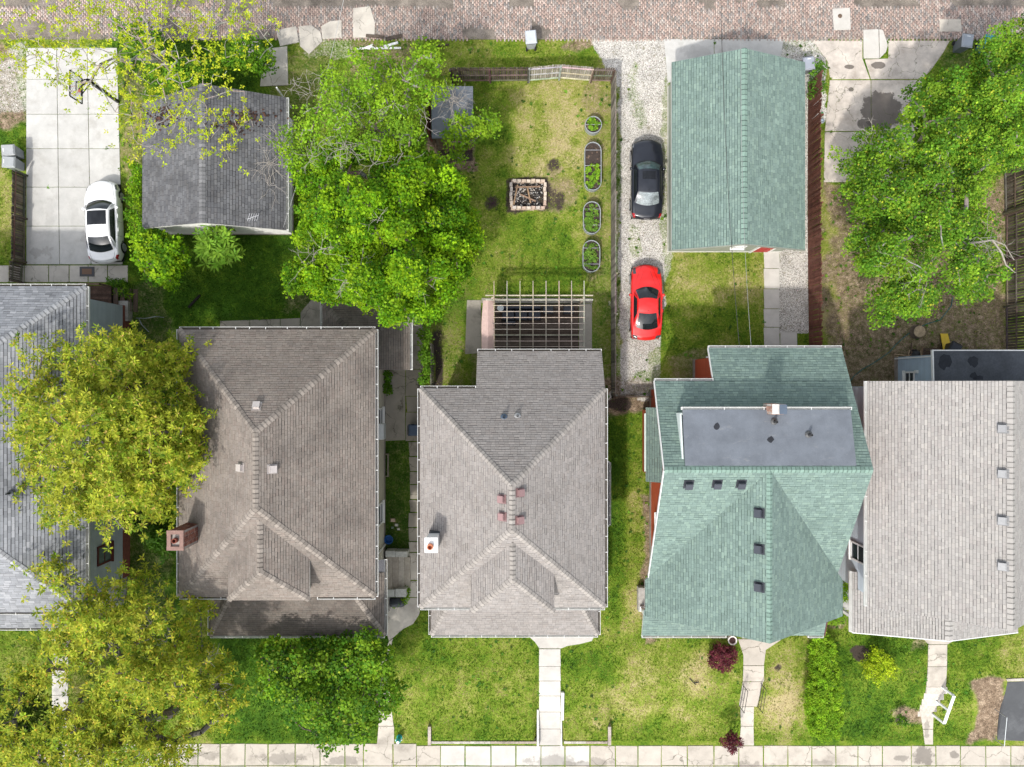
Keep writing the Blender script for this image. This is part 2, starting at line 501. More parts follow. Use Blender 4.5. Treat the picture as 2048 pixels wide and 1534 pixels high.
def zone(x, y, items, seed):
    """x, y world arrays -> 0..1"""
    z = zg_arr(x, y)
    px = 1024 + x * F / (H - z); py = 767 - y * F / (H - z)
    l = Lattice(seed)
    jx = (fbm(l, px, py, 38) - 0.5) * 2; jy = (fbm(l, px + 300, py + 90, 38) - 0.5) * 2
    out = np.zeros(np.shape(x))
    for poly, k, rag in items:
        if k == 0: continue
        xs = [p[0] for p in poly]; ys = [p[1] for p in poly]
        m = (px > min(xs) - 60) & (px < max(xs) + 60) & (py > min(ys) - 60) & (py < max(ys) + 60)
        if not m.any(): continue
        qx = px[m] + jx[m] * rag * 1.5; qy = py[m] + jy[m] * rag * 1.5
        ins = pip(qx, qy, poly).astype(float)
        d = polydist(qx, qy, poly)
        soft = max(rag * 0.8, 1.5)
        v = np.where(ins > 0, np.clip(0.5 + d / soft, 0, 1), np.clip(0.5 - d / soft, 0, 1)) * k
        out[m] = np.maximum(out[m], v) if k >= 0 else out[m]
    return out

def gravel(x, y):
    return np.clip(zone(x, y, Z_GRAV, 32) - zone(x, y, Z_THIN, 34), 0, 1)

def zone_add(x, y, items, seed):
    z = zg_arr(x, y)
    px = 1024 + x * F / (H - z); py = 767 - y * F / (H - z)
    l = Lattice(seed)
    jx = (fbm(l, px, py, 40) - 0.5) * 2; jy = (fbm(l, px + 300, py + 90, 40) - 0.5) * 2
    out = np.zeros(np.shape(x))
    for poly, k, rag in items:
        xs = [p[0] for p in poly]; ys = [p[1] for p in poly]
        m = (px > min(xs) - 60) & (px < max(xs) + 60) & (py > min(ys) - 60) & (py < max(ys) + 60)
        if not m.any(): continue
        qx = px[m] + jx[m] * rag * 1.5; qy = py[m] + jy[m] * rag * 1.5
        ins = pip(qx, qy, poly)
        d = polydist(qx, qy, poly)
        out[m] += np.where(ins, np.clip(0.5 + d / (2 * rag), 0, 1), np.clip(0.5 - d / (2 * rag), 0, 1)) * k
    return out

def dryness(x, y):
    return np.clip(0.425 + .8 * zone_add(x, y, Z_DRY, 21) - zone_add(x, y, Z_LUSH, 22) + (fbm(L1, x, y, 2.3) - 0.5) * 0.46 + (fbm(L4, x, y, .8) - 0.5) * 0.30, 0, 1)

def axis(lo, hi, step):
    a = list(np.arange(lo, hi + step / 2, step))
    e = [1, 3, 7, 15, 40, 100, 250, 600, 1200]
    return np.array([lo - q for q in reversed(e)] + a + [hi + q for q in e])
gx = axis(-31, 31, 0.155); gy = axis(-24, 24, 0.155)
GX, GY = np.meshgrid(gx, gy)
GZ = zg_arr(GX, GY) + (fbm(L2, GX, GY, 3.0) - 0.5) * 0.03
nx, ny = len(gx), len(gy)
idx = np.arange(nx * ny).reshape(ny, nx)
quads = np.stack([idx[:-1, :-1], idx[:-1, 1:], idx[1:, 1:], idx[1:, :-1]], -1).reshape(-1, 4)

n = N('yard_ground')
tn = n.noise(1.6, 4, 0.65); tf = n.noise(9, 3, 0.65); tv = n.noise(38, 2, 0.6)
t = n.math('ADD', n.attr('dry', 'Fac'), n.math('MULTIPLY', n.math('SUBTRACT', tn, 0.5), 0.8))
t = n.math('ADD', t, n.math('MULTIPLY', n.math('SUBTRACT', tf, 0.5), 0.95))
GRASS = [(0.0, (0.034, 0.088, 0.006)), (0.22, (0.075, 0.15, 0.010)), (0.45, (0.15, 0.215, 0.020)), (0.66, (0.25, 0.265, 0.060)), (0.9, (0.40, 0.335, 0.17))]
gcol = n.ramp(t, GRASS)
gcol = mul(n, gcol, n.map(tv, 0.25, 0.75, 0.6, 1.35))
soil = n.ramp(n.noise(3.2, 5, 0.7), [(0.3, (0.09, 0.06, 0.038)), (0.5, (0.20, 0.145, 0.098)), (0.7, (0.35, 0.27, 0.19))])
litter = n.voro(26, 'F1', 'Color')
lsep = n.n('SeparateColor'); n.t.links.new(litter, lsep.inputs[0])
soil = mul(n, soil, n.map(lsep.outputs[0], 0, 1, 0.55, 1.5))
def edge(attr, sharp=0.28):
    a = n.attr(attr, 'Fac')
    h = n.math('ADD', n.math('MULTIPLY', tf, 0.6), n.math('MULTIPLY', tn, 0.4))
    v = n.math('SUBTRACT', n.math('ADD', a, n.math('MULTIPLY', n.math('SUBTRACT', h, 0.5), 1.2)), 0.5)
    return n.map(v, -sharp, sharp)
c = n.mix(edge('dirt'), gcol, soil)
st = n.n('SeparateColor'); n.t.links.new(n.voro(34, 'F1', 'Color'), st.inputs[0])
grav = n.ramp(st.outputs[0], [(0.0, (0.12, 0.11, 0.095)), (0.35, (0.38, 0.355, 0.315)), (0.7, (0.58, 0.55, 0.50)), (1.0, (0.74, 0.715, 0.67))])
grav = mul(n, grav, n.map(n.noise(0.8, 4, 0.6), 0.3, 0.7, 0.8, 1.15))
weed = n.map(n.noise(2.6, 5, 0.7), 0.56, 0.7, 0, 0.75)
grav = n.mix(weed, grav, n.ramp(tf, [(0.3, (0.10, 0.11, 0.035)), (0.7, (0.26, 0.215, 0.14))]))
c = n.mix(edge('gravel', 0.2), c, grav)
dk = n.ramp(tv, [(0.3, (0.018, 0.016, 0.014)), (0.6, (0.07, 0.052, 0.042)), (0.8, (0.22, 0.18, 0.15))])
c = n.mix(edge('dark', 0.2), c, dk)
n.bump(n.math('ADD', tv, n.math('MULTIPLY', st.outputs[0], 0.5)), 0.5, 0.03)
M['ground'] = n.fin(c, 0.95, 0, 0.15)

gv = np.stack([GX, GY, GZ], -1).reshape(-1, 3)
me = np_mesh('ground', gv, quads, (1, 1, 1), M['ground'], (0, 0, 0))
fx, fy = GX.ravel(), GY.ravel()
for nm, arr in (('dirt', zone(fx, fy, Z_DIRT, 31)), ('gravel', gravel(fx, fy)), ('dark', zone(fx, fy, Z_DARK, 33)), ('dry', dryness(fx, fy))):
    a = me.attributes.new(nm, 'FLOAT', 'POINT'); a.data.foreach_set('value', np.asarray(arr, np.float32))
me.polygons.foreach_set('use_smooth', [True] * len(me.polygons))
tag(link(me, 'ground'), 'lawns, worn earth and gravel of the yards', kind='structure')

# ---------------------------------------------------------------- paved pieces
def base(name, label, loc=(0, 0, 0)):
    o = bpy.data.objects.new(name, None); COL.objects.link(o); o.location = loc
    ROOT[o] = Vector(loc); o['kind'] = 'structure'; o['label'] = label
    return o

def slab(parent, poly, mat, top=0.03, thick=0.12, tilt=0.006, name='slab', jit=0.0):
    """one cast slab: its own outline, thickness and slight tilt"""
    EXCL.append(poly)
    tx, ty = R.uniform(-tilt, tilt), R.uniform(-tilt, tilt)
    dz = R.uniform(-tilt, tilt)
    q = []
    k = len(poly)
    for (x, y) in poly:
        q.append(G(x + R.uniform(-jit, jit), y + R.uniform(-jit, jit), top + dz))
    c = sum(q, Vector()) / k
    if (q[1] - q[0]).cross(q[2] - q[1]).z < 0: q.reverse()
    q = [Vector((p.x, p.y, p.z + tx * (p.x - c.x) + ty * (p.y - c.y))) for p in q]
    mb = MB()
    if k == 4 and min(v.y for v in q) < -16.2 and max(v.y for v in q) > -20.9 and max(v.y for v in q) - min(v.y for v in q) > .5:
        s4 = sorted(poly, key=lambda v: v[1]); a_, b_ = sorted(s4[:2]); d_, c_ = sorted(s4[2:])
        m_ = 5                                     # a slab on the slope follows the fall of the ground
        for i in range(m_):
            t0, t1 = i / m_, (i + 1) / m_
            L_ = lambda u, v, t: (u[0] + (v[0] - u[0]) * t, u[1] + (v[1] - u[1]) * t)
            tp = [G(*L_(a_, d_, t1), top + .01), G(*L_(b_, c_, t1), top + .01), G(*L_(b_, c_, t0), top + .01), G(*L_(a_, d_, t0), top + .01)]
            mb.hexa([v - UP * thick for v in tp], tp)
        return mb.build(name, mat, parent)
    ins = []
    for i, p in enumerate(q):                  # a small arris so the edge catches light
        d = (c - p); d.z = 0; d.normalize()
        ins.append(p + d * 0.018)
    low = [p - UP * 0.012 for p in q]
    bot = [p - UP * thick for p in q]
    mb.face(ins)
    for i in range(k):
        j = (i + 1) % k
        mb.face([low[i], low[j], ins[j], ins[i]]); mb.face([bot[i], bot[j], low[j], low[i]])
    return mb.build(name, mat, parent)

def slab_row(parent, xs, y0, y1, mat, gap=1.0, **kw):
    for a, b in zip(xs[:-1], xs[1:]):
        g = gap / 2
        slab(parent, [(a + g, y0 + g), (b - g, y0 + g), (b - g, y1 - g), (a + g, y1 - g)], mat, **kw)

# brick alley: one mesh of several thousand bricks too small to pick apart
al = base('alley', 'brick paved alley behind the yards', (0, 22, 0))
yb = P(0, 79, 0).y
mb = MB(); a0 = P(-120, 80); a1 = P(2170, 80)
mb.box(-90, yb, -0.3, 90, 26.4, 0.020, (0.18, 0.155, 0.13))
mb.build('roadbed', attrmat('alley_earth', 0.95, 0.4, 1.2, 30, 0.4), al)
bw, bl = 0.108, 0.225
X = np.arange(-38, 38, bw); Y = np.arange(yb + 0.02, 26.3, bl)
bx, by = np.meshgrid(X, Y)
by = by + (np.arange(len(X)) % 2)[None, :] * bl * 0.5
bx = bx.ravel() + NR.normal(0, 0.006, bx.size); by = by.ravel() + NR.normal(0, 0.01, by.size)
wob = (fbm(L3, bx, by, 4) - 0.5) * 0.12
by = by + wob
ragged = fbm(L4, bx, by, 2.2)
keep = (ragged < 0.66) | (by < 21.6) & (ragged < 0.74)
keep &= ~((by > 21.75) & (by < 22.15) & (fbm(L2, bx, by, 3.1) > 0.50))
keep &= ~((bx < -12) & (by < 20.9) & (fbm(L1, bx, by, 2.5) > 0.42 + (by - 19.8) * 0.25))
bx, by = bx[keep], by[keep]
m = len(bx)
bz = 0.042 + NR.normal(0, 0.005, m) + (fbm(L1, bx, by, 3.5) - 0.5) * 0.03
hw, hl = bw / 2 - 0.007, bl / 2 - 0.008
ox = np.array([-1, 1, 1, -1]) * hw; oy = np.array([-1, -1, 1, 1]) * hl
V = np.zeros((m, 8, 3))
V[:, :4, 0] = bx[:, None] + ox; V[:, :4, 1] = by[:, None] + oy; V[:, :4, 2] = bz[:, None] - 0.06
V[:, 4:, 0] = bx[:, None] + ox * 0.9; V[:, 4:, 1] = by[:, None] + oy * 0.95; V[:, 4:, 2] = bz[:, None]
fq = np.array([(4, 5, 6, 7), (0, 1, 5, 4), (1, 2, 6, 5), (2, 3, 7, 6), (3, 0, 4, 7)])
FQ = (np.arange(m) * 8)[:, None, None] + fq[None]
pal = np.array([(0.385, 0.285, 0.245), (0.41, 0.312, 0.268), (0.35, 0.262, 0.228), (0.425, 0.342, 0.30), (0.30, 0.265, 0.245), (0.25, 0.232, 0.22), (0.43, 0.37, 0.33), (0.36, 0.31, 0.28)])
pc = pal[NR.choice(8, m, p=[.18, .18, .12, .14, .12, .08, .08, .10])]
pc = pc * NR.uniform(0.82, 1.2, (m, 1)) * (0.75 + 0.5 * fbm(L2, bx, by, 5))[:, None]
me = np_mesh('bricks', V.reshape(-1, 3), FQ.reshape(-1, 4), np.repeat(pc, 5, 0), M['brick'], ROOT[al])
tag(link(me, 'brick_paving', al), kind='stuff')
EXCL.append(rect(-300, -300, 2400, 75.5))
# poured patches in and beside the alley
for poly, mt in (([(597, 52), (622, 50), (640, 62), (645, 82), (618, 108), (600, 92)], 'conc_old'), ([(642, 52), (660, 42), (683, 40), (683, 75), (645, 78)], 'conc_old'),
                 ([(706, 16), (740, 12), (750, 45), (749, 74), (706, 75)], 'conc_old'), ([(1665, 17), (1700, 15), (1702, 59), (1668, 60)], 'conc_clean'),
                 ([(1879, 38), (1922, 38), (1924, 63), (1880, 63)], 'conc_walk'), ([(552, 60), (592, 52), (598, 84), (560, 92)], 'conc_old'),
                 ([(528, 98), (574, 92), (576, 170), (520, 172)], 'conc_old'), ([(470, 84), (520, 82), (518, 120), (476, 118)], 'conc_old')):
    slab(al, poly, M[mt], top=0.065, name='concrete_patch')
mh = MB(); c0 = P(1680, 32, 0.065)
mh.lathe(c0, [(0.0, 0.020), (0.09, 0.022), (0.10, 0.016), (0.12, 0.018), (0.125, 0.004)], 18, (0.16, 0.11, 0.075))
mh.build('valve_cover', M['metal'], al)

# long pale driveway beside the dark garage
dr = base('driveway', 'pale concrete driveway of large slabs', (-24, 13, 0))
rows = [95, 158, 228, 297, 374, 452, 529]
for i in range(6):
    y0, y1 = rows[i], rows[i + 1]
    def xe(y): return 234 + (y - 95) * 0.026
    c0 = [52, 113, 174]; c1 = [52, 119, 182]
    f0 = (y0 - 95) / 434; f1 = (y1 - 95) / 434
    xa = [c0[k] + (c1[k] - c0[k]) * f0 for k in range(3)] + [xe(y0)]
    xb = [c0[k] + (c1[k] - c0[k]) * f1 for k in range(3)] + [xe(y1)]
    for k in range(3):
        slab(dr, [(xa[k] + .45, y0 + .45), (xa[k + 1] - .45, y0 + .45), (xb[k + 1] - .45, y1 - .45), (xb[k] + .45, y1 - .45)], M['conc_white'], top=0.04, tilt=0.002)
pth = base('path', 'weathered paving slabs behind the far left house', (-26, 6, 0))
slab_row(pth, [-40, 18, 48, 97, 138, 176, 215, 256], 530, 565, M['conc_old'], gap=1.6, top=0.03)
# apron and cracked pad off the alley
ap = base('garage_apron', 'bright concrete apron before the green garage', (12, 18.5, 0))
slab(ap, [(1328, 78), (1428, 78), (1428, 165), (1336, 165)], M['conc_white'], top=0.03, tilt=0.002)
slab(ap, [(1429, 78), (1567, 78), (1556, 165), (1429, 165)], M['conc_white'], top=0.03, tilt=0.002)
pad = base('parking_pad', 'cracked concrete parking pad with dark damp patches', (21, 15, 0))
n = N('concrete_damp')
c = mul(n, (0.56, 0.50, 0.44), n.map(n.noise(1.1, 6, 0.7), 0.3, 0.7, 0.66, 1.14))
c = n.mix(n.map(n.noise(0.7, 6, 0.7), 0.5, 0.72, 0, 0.5), c, (0.22, 0.165, 0.12))
dn = n.noise(2.4, 6, 0.7)
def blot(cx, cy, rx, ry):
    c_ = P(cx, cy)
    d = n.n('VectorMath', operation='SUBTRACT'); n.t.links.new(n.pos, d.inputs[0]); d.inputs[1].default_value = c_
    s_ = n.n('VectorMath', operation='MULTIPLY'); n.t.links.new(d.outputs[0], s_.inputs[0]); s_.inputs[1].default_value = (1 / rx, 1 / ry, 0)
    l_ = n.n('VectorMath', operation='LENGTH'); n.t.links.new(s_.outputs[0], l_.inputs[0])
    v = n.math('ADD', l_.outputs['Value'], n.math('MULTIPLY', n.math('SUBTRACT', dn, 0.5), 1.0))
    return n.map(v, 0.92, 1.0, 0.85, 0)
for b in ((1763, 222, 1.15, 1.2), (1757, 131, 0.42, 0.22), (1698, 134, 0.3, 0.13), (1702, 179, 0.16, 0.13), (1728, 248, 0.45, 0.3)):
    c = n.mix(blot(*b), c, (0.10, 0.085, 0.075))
wv = n.n('VectorMath', operation='ADD'); nz = n.n('TexNoise'); n.t.links.new(n.pos, nz.inputs['Vector']); nz.inputs['Scale'].default_value = 2.5; nz.inputs['Detail'].default_value = 4
sc = n.n('VectorMath', operation='SCALE'); n.t.links.new(nz.outputs['Color'], sc.inputs[0]); sc.inputs['Scale'].default_value = 0.6
n.t.links.new(n.pos, wv.inputs[0]); n.t.links.new(sc.outputs[0], wv.inputs[1])
e = n.voro(0.8, 'DISTANCE_TO_EDGE', 'Distance', wv.outputs[0])
k = n.math('MULTIPLY', n.map(e, 0, 0.013, .8, 0), n.map(n.noise(0.4, 2), 0.40, 0.5, 0, 1))
c = n.mix(k, c, n.ramp(n.noise(5, 2), [(0.4, (0.045, 0.04, 0.03)), (0.6, (0.09, 0.12, 0.03))]))
c = mul(n, c, n.map(n.noise(80, 2), 0.3, 0.7, 0.9, 1.1))
n.bump(n.noise(50, 3), 0.3, 0.008)
M['conc_damp'] = n.fin(c, 0.9, 0, 0.2)
for poly in ([(1625, 81), (1725, 81), (1725, 117), (1740, 158), (1661, 158), (1655, 120)], [(1777, 81), (1900, 81), (1886, 106), (1862, 140), (1845, 158), (1742, 158), (1730, 119), (1777, 117)],
             [(1660, 160), (1742, 160), (1742, 262), (1650, 262)], [(1743, 160), (1844, 160), (1840, 262), (1743, 262)], [(1650, 264), (1742, 264), (1742, 364), (1648, 364)], [(1743, 264), (1830, 264), (1825, 364), (1743, 364)]):
    slab(pad, poly, M['conc_damp'], top=0.025)
slab(pad, [(1727, 59), (1757, 58), (1759, 116), (1728, 116)], M['conc_clean'], top=0.085)
slab(pad, [(1758.5, 58), (1766, 60), (1776, 90), (1772, 104), (1760, 116)], M['conc_clean'], top=0.08)
# garden walk of the green house, pebble edging
wk = base('garden_walk', 'pale concrete walk between green garage and green house', (14, 4.5, 0))
for y0, y1 in ((498, 536), (537, 577), (578, 617), (618, 654), (655, 692)):
    slab(wk, [(1527.5, y0), (1558.5, y0), (1560, y1), (1529, y1)], M['conc_clean'], top=0.04, tilt=0.002)
slab(wk, [(1561, 664), (1594, 664), (1595, 700), (1561, 700)], M['conc_clean'], top=0.04)
# front pavement
sw = base('sidewalk', 'cracked concrete pavement along the street', (0, -22, -0.8))
xs = [-60, -8, 42, 92, 140, 190, 240, 290, 342, 396, 440, 490, 536, 590, 640, 690, 727, 786, 833, 881, 930, 982, 1032, 1082, 1130, 1180, 1231, 1276, 1323, 1375, 1428, 1478, 1527, 1576, 1624, 1672, 1716, 1765, 1823, 1872, 1921, 1972, 2022, 2075, 2125]
for i, (a, b) in enumerate(zip(xs[:-1], xs[1:])):
    y0 = 1492 if a > 800 else 1488
    clean = 880 <= a < 1180
    slab(sw, [(a + .9, y0), (b - .9, y0), (b - .9, 1531.0), (a + .9, 1531.0)], M['conc_clean' if clean else 'conc_walk'], top=0.03, tilt=0.006, jit=0.5)
    slab(sw, [(a + .9, 1532.4), (b - .9, 1532.4), (b - .9, 1562), (a + .9, 1562)], M['conc_walk'], top=0.03, tilt=0.006, jit=0.5)
# front walks
fw = base('front_walk', 'pale flared concrete walk to the middle house', (2.2, -17, -0.3))
slab(fw, [(1052, 1268), (1190, 1268), (1184, 1282), (1160, 1288), (1135, 1292), (1122, 1297), (1079, 1297), (1070, 1284)], M['conc_clean'], top=0.035, tilt=0.001)
slab(fw, [(1076, 1219), (1150, 1219), (1150, 1267), (1076, 1267)], M['conc_clean'], top=0.035, tilt=0.001)
ys = [1298, 1333, 1362, 1392, 1424, 1458, 1491]
for a, b in zip(ys[:-1], ys[1:]):
    slab(fw, [(1078.5, a + .4), (1120.5, a + .4), (1121.5, b - .4), (1078, b - .4)], M['conc_clean'], top=0.035, tilt=0.001)
fw2 = base('front_walk', 'narrow concrete walk to the green house', (14, -17, -0.3))
slab(fw2, [(1476, 1278), (1562, 1280), (1532, 1300), (1528, 1331), (1487, 1331), (1487, 1310)], M['conc_walk'], top=0.035, tilt=0.001)
slab(fw2, [(1484, 1219), (1540, 1219), (1540, 1277), (1484, 1277)], M['conc_walk'], top=0.035, tilt=0.001)
slab(fw2, [(1487, 1332), (1528, 1332), (1528, 1363), (1486, 1363)], M['conc_walk'], top=0.035, tilt=0.001)
slab(fw2, [(1485.5, 1364), (1526, 1364), (1514, 1413), (1478, 1413)], M['conc_walk'], top=0.035, tilt=0.001)
slab(fw2, [(1481, 1414), (1508, 1414), (1507, 1452), (1482, 1452)], M['conc_old'], top=0.035, tilt=0.001)
slab(fw2, [(1482, 1453), (1507, 1453), (1508, 1491), (1479, 1491)], M['conc_old'], top=0.035, tilt=0.001)
fw3 = base('front_walk', 'worn concrete walk to the beige roofed house', (24, -17, -0.3))
slab(fw3, [(1842, 1272), (1925, 1272), (1895, 1289), (1857, 1289)], M['conc_walk'], top=0.035, tilt=0.001)
slab(fw3, [(1856, 1216), (1900, 1216), (1900, 1271), (1856, 1271)], M['conc_walk'], top=0.035, tilt=0.001)
slab(fw3, [(1857, 1290), (1894.5, 1290), (1894, 1333), (1856, 1333)], M['conc_walk'], top=0.035, tilt=0.001)
slab(fw3, [(1856, 1334), (1894, 1334), (1892, 1374), (1853, 1374)], M['conc_walk'], top=0.035, tilt=0.001)
slab(fw3, [(1842, 1432), (1867, 1432), (1866, 1458), (1846, 1458)], M['conc_walk'], top=0.035, tilt=0.001)
slab(fw3, [(1846, 1459), (1866, 1459), (1866, 1489), (1850, 1489)], M['conc_walk'], top=0.035, tilt=0.001)
fw5 = base('front_walk', 'pale concrete walk under the spreading street tree', (-22, -18, -0.3))
for a_, b_ in ((1275, 1310), (1311, 1350), (1351, 1390), (1391, 1430), (1431, 1487)):
    slab(fw5, [(104, a_), (136, a_), (136, b_), (104, b_)], M['conc_clean'], top=0.035)
fw4 = base('front_walk', 'mossy concrete walk beside the brown roofed house', (-6.5, -15, -0.2))
slab(fw4, [(771, 1198), (840, 1195), (839, 1228), (826, 1248), (806, 1258), (790, 1272), (778, 1282), (772, 1262)], M['conc_old'], top=0.03)
slab(fw4, [(778, 1283), (786, 1277), (772, 1330), (764, 1340), (762, 1328)], M['conc_old'], top=0.03)
slab(fw4, [(756, 1345), (774, 1345), (787, 1452), (757, 1452)], M['conc_walk'], top=0.03)
slab(fw4, [(757, 1453), (788, 1453), (788, 1488), (754, 1488)], M['conc_walk'], top=0.03)
sp = base('side_path', 'dark concrete slabs between the two brown roofed houses', (-6, -3, 0))
slab(sp, [(768, 738), (810.5, 738), (810.5, 880), (768, 882)], M['conc_dark'], top=0.03)
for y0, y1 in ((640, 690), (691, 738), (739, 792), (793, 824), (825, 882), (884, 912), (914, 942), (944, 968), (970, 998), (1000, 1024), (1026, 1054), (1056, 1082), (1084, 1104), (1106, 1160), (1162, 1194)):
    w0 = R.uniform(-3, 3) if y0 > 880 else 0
    slab(sp, [(812 + w0 + (5 if y0 > 880 else 0), y0), (846, y0), (846, y1), (812 + R.uniform(-2, 4) + (5 if y0 > 880 else 0), y1)], M['conc_dark' if y0 < 1080 else 'conc_old'], top=0.03, tilt=0.015)
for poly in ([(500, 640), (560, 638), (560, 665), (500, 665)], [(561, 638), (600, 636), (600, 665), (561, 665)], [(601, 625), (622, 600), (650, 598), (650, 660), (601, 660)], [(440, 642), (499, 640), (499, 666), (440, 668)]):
    slab(sp, poly, M['conc_dark'], top=0.03)
# patio round the pergola
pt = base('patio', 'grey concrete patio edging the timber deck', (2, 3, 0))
slab(pt, [(934, 600), (962, 600), (962, 706), (930, 708)], M['conc_dark'], top=0.03)
slab(pt, [(963, 596), (1185, 596), (1185, 606), (963, 606)], M['conc_dark'], top=0.05)
slab(pt, [(1158, 607), (1184, 607), (1184, 710), (1158, 710)], M['conc_dark'], top=0.05)
# dark parking bay by the street
pb = base('parking_bay', 'dark asphalt parking bay with a concrete lip', (29, -18.5, -0.5))
slab(pb, [(2015, 1364), (2120, 1360), (2120, 1486), (1995, 1480), (2000, 1420)], M['asphalt'], top=0.02, tilt=0.0)
slab(pb, [(2013, 1358), (2120, 1354), (2120, 1361), (2015, 1363)], M['conc_walk'], top=0.06, tilt=0.0)
EXCL.append(rect(1944, 1358, 2130, 1490))
# ---------------------------------------------------------------- building helpers
def normal(poly):
    a = Vector()
    for i in range(len(poly)):
        p, q = Vector(poly[i]), Vector(poly[(i + 1) % len(poly)])
        a += p.cross(q)
    a.normalize()
    return a if a.z > 0 else -a

def clip(poly, cv):
    """clip 2-D polygon by convex ccw polygon cv"""
    out = poly
    for i in range(len(cv)):
        ax, ay = cv[i]; bx_, by_ = cv[(i + 1) % len(cv)]
        ex, ey = bx_ - ax, by_ - ay
        src, out = out, []
        if not src: break
        for j in range(len(src)):
            p, q = src[j], src[(j + 1) % len(src)]
            sp_ = ex * (p[1] - ay) - ey * (p[0] - ax); sq = ex * (q[1] - ay) - ey * (q[0] - ax)
            if sp_ >= 0: out.append(p)
            if (sp_ >= 0) != (sq >= 0):
                t = sp_ / (sp_ - sq)
                out.append((p[0] + (q[0] - p[0]) * t, p[1] + (q[1] - p[1]) * t))
    return out

def shingles(mb, poly, pal, course=0.135, tw=(0.15, 0.34), lift=0.016, slot=0.006, shadow=0.023, rand=0.05):
    nrm = normal(poly)
    u = UP.cross(nrm)
    if u.length < 1e-4: u = Vector((1, 0, 0))
    u.normalize(); v = nrm.cross(u)
    o = Vector(poly[0])
    base_off = sum(Vector(q).dot(nrm) for q in poly) / len(poly)
    pts = [(Vector(p).dot(u), Vector(p).dot(v)) for p in poly]
    ar = sum(pts[i][0] * pts[(i + 1) % len(pts)][1] - pts[(i + 1) % len(pts)][0] * pts[i][1] for i in range(len(pts)))
    if ar < 0: pts.reverse()
    vmin = min(p[1] for p in pts); vmax = max(p[1] for p in pts)
    umin = min(p[0] for p in pts); umax = max(p[0] for p in pts)
    def w3(q, h): return u * q[0] + v * q[1] + nrm * (base_off + h)
    r = math.floor(vmin / course) * course
    while r < vmax:
        v0, v1 = r, r + course
        x = umin - R.uniform(0, 0.3)
        rowk = R.uniform(0.98, 1.02)
        while x < umax:
            wd = R.uniform(*tw)
            sh_k = shadow * R.choice((0.75, 0.75, 0.75, 1.3))  # tab cut short: bare dark deck stands in for the course shadow line
            rc = [(x + slot / 2, v0 + sh_k), (x + wd - slot / 2, v0 + sh_k), (x + wd - slot / 2, v1), (x + slot / 2, v1)]
            x += wd
            pg = clip(rc, pts)
            if len(pg) < 3: continue
            c = R.choice(pal); k = R.uniform(1 - rand, 1 + rand) * rowk
            c = (c[0] * k, c[1] * k, c[2] * k)
            hh = lift * R.uniform(0.7, 1.3)
            top = [w3(q, 0.004 + hh * (1 - (q[1] - v0) / course)) for q in pg]
            mb.face(top, c)
            lo = sorted(pg, key=lambda q: q[1])[:2]
            if abs(lo[0][1] - lo[1][1]) < 1e-6:
                a, b = sorted(lo, key=lambda q: q[0])
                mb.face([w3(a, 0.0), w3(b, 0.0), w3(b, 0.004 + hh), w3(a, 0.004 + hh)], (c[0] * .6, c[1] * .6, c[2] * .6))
        r += course

def roof(house, faces, pal, smat, cmat, caps=(), thick=0.16, deck=(0.035, 0.032, 0.03), trim=(0.62, 0.61, 0.58), name='roof', capw=0.145, step=0.2, lip=.66, **kw):  # deck is dark so its bare strips read as shadow lines
    mb = MB()
    for f in faces: mb.slab3([Vector(p) - UP * 0.0 for p in (f if (Vector(f[1]) - Vector(f[0])).cross(Vector(f[2]) - Vector(f[1])).z > 0 else list(reversed(f)))], thick, deck, trim, trim)
    rf = mb.build(name, M['paint'], house)
    mean = [sum(c[i] for c in pal) / len(pal) for i in range(3)]
    pal = [tuple(mean[i] + (c[i] - mean[i]) * .6 for i in range(3)) for c in pal]
    sh = MB()
    for f in faces: shingles(sh, f, pal, **kw)
    s = sh.build('shingles', smat, rf)
    s['kind'] = 'stuff'
    fn = [(normal(f), f) for f in faces]
    for a, b in caps:
        a, b = Vector(a), Vector(b)
        near = []
        mid = (a + b) / 2
        for nr, f in fn:
            if abs((a - Vector(f[0])).dot(nr)) < 0.06 and abs((b - Vector(f[0])).dot(nr)) < 0.06:
                c = sum((Vector(p) for p in f), Vector()) / len(f)
                near.append(((c - mid).length, nr, c))
        near.sort(key=lambda q: q[0])
        d = (b - a); L = d.length; d.normalize()
        sides = []
        for _, nr, c in near[:2]:
            t = nr.cross(d)
            if t.dot(c - mid) < 0: t = -t
            sides.append((t, nr))
        if len(sides) < 2:
            t = d.cross(UP).normalized(); sides = [(t - UP * 0.4, UP), (-t - UP * 0.4, UP)]
        up = (sides[0][1] + sides[1][1]).normalized()
        down = d if d.z < -1e-3 else -d          # lap runs downhill
        m2 = MB()
        ln = step * 0.86
        for (t, nr) in sides:
            A = up * 0.038 + down * ln / 2; B = up * 0.026 - down * ln / 2
            A2 = t * capw + nr * 0.034 + down * ln / 2; B2 = t * capw + nr * 0.022 - down * ln / 2
            q = [A, A2, B2, B]
            if (A2 - A).cross(B2 - A2).dot(nr) < 0: q.reverse()
            m2.face(q)
            dk_ = [A + down * .03 + up * .002, A2 + down * .03 + nr * .002, A2 - nr * .016, A - up * .016]
            if (dk_[1] - dk_[0]).cross(dk_[2] - dk_[1]).dot(nr) < 0: dk_.reverse()
            m2.face([A, A2, A2 - nr * 0.02, A - up * 0.02], (lip, lip, lip)); m2.face(dk_, (lip, lip, lip))
        me_ = m2.mesh('ridge_cap', cmat)
        k = max(int(L / step), 1)
        for i in range(k):
            p = a + d * ((i + 0.5) * L / k) + Vector((R.uniform(-.006, .006), R.uniform(-.006, .006), R.uniform(0, 0.006)))
            piece(me_, 'ridge_cap', rf, Matrix.Translation(p))
    return rf

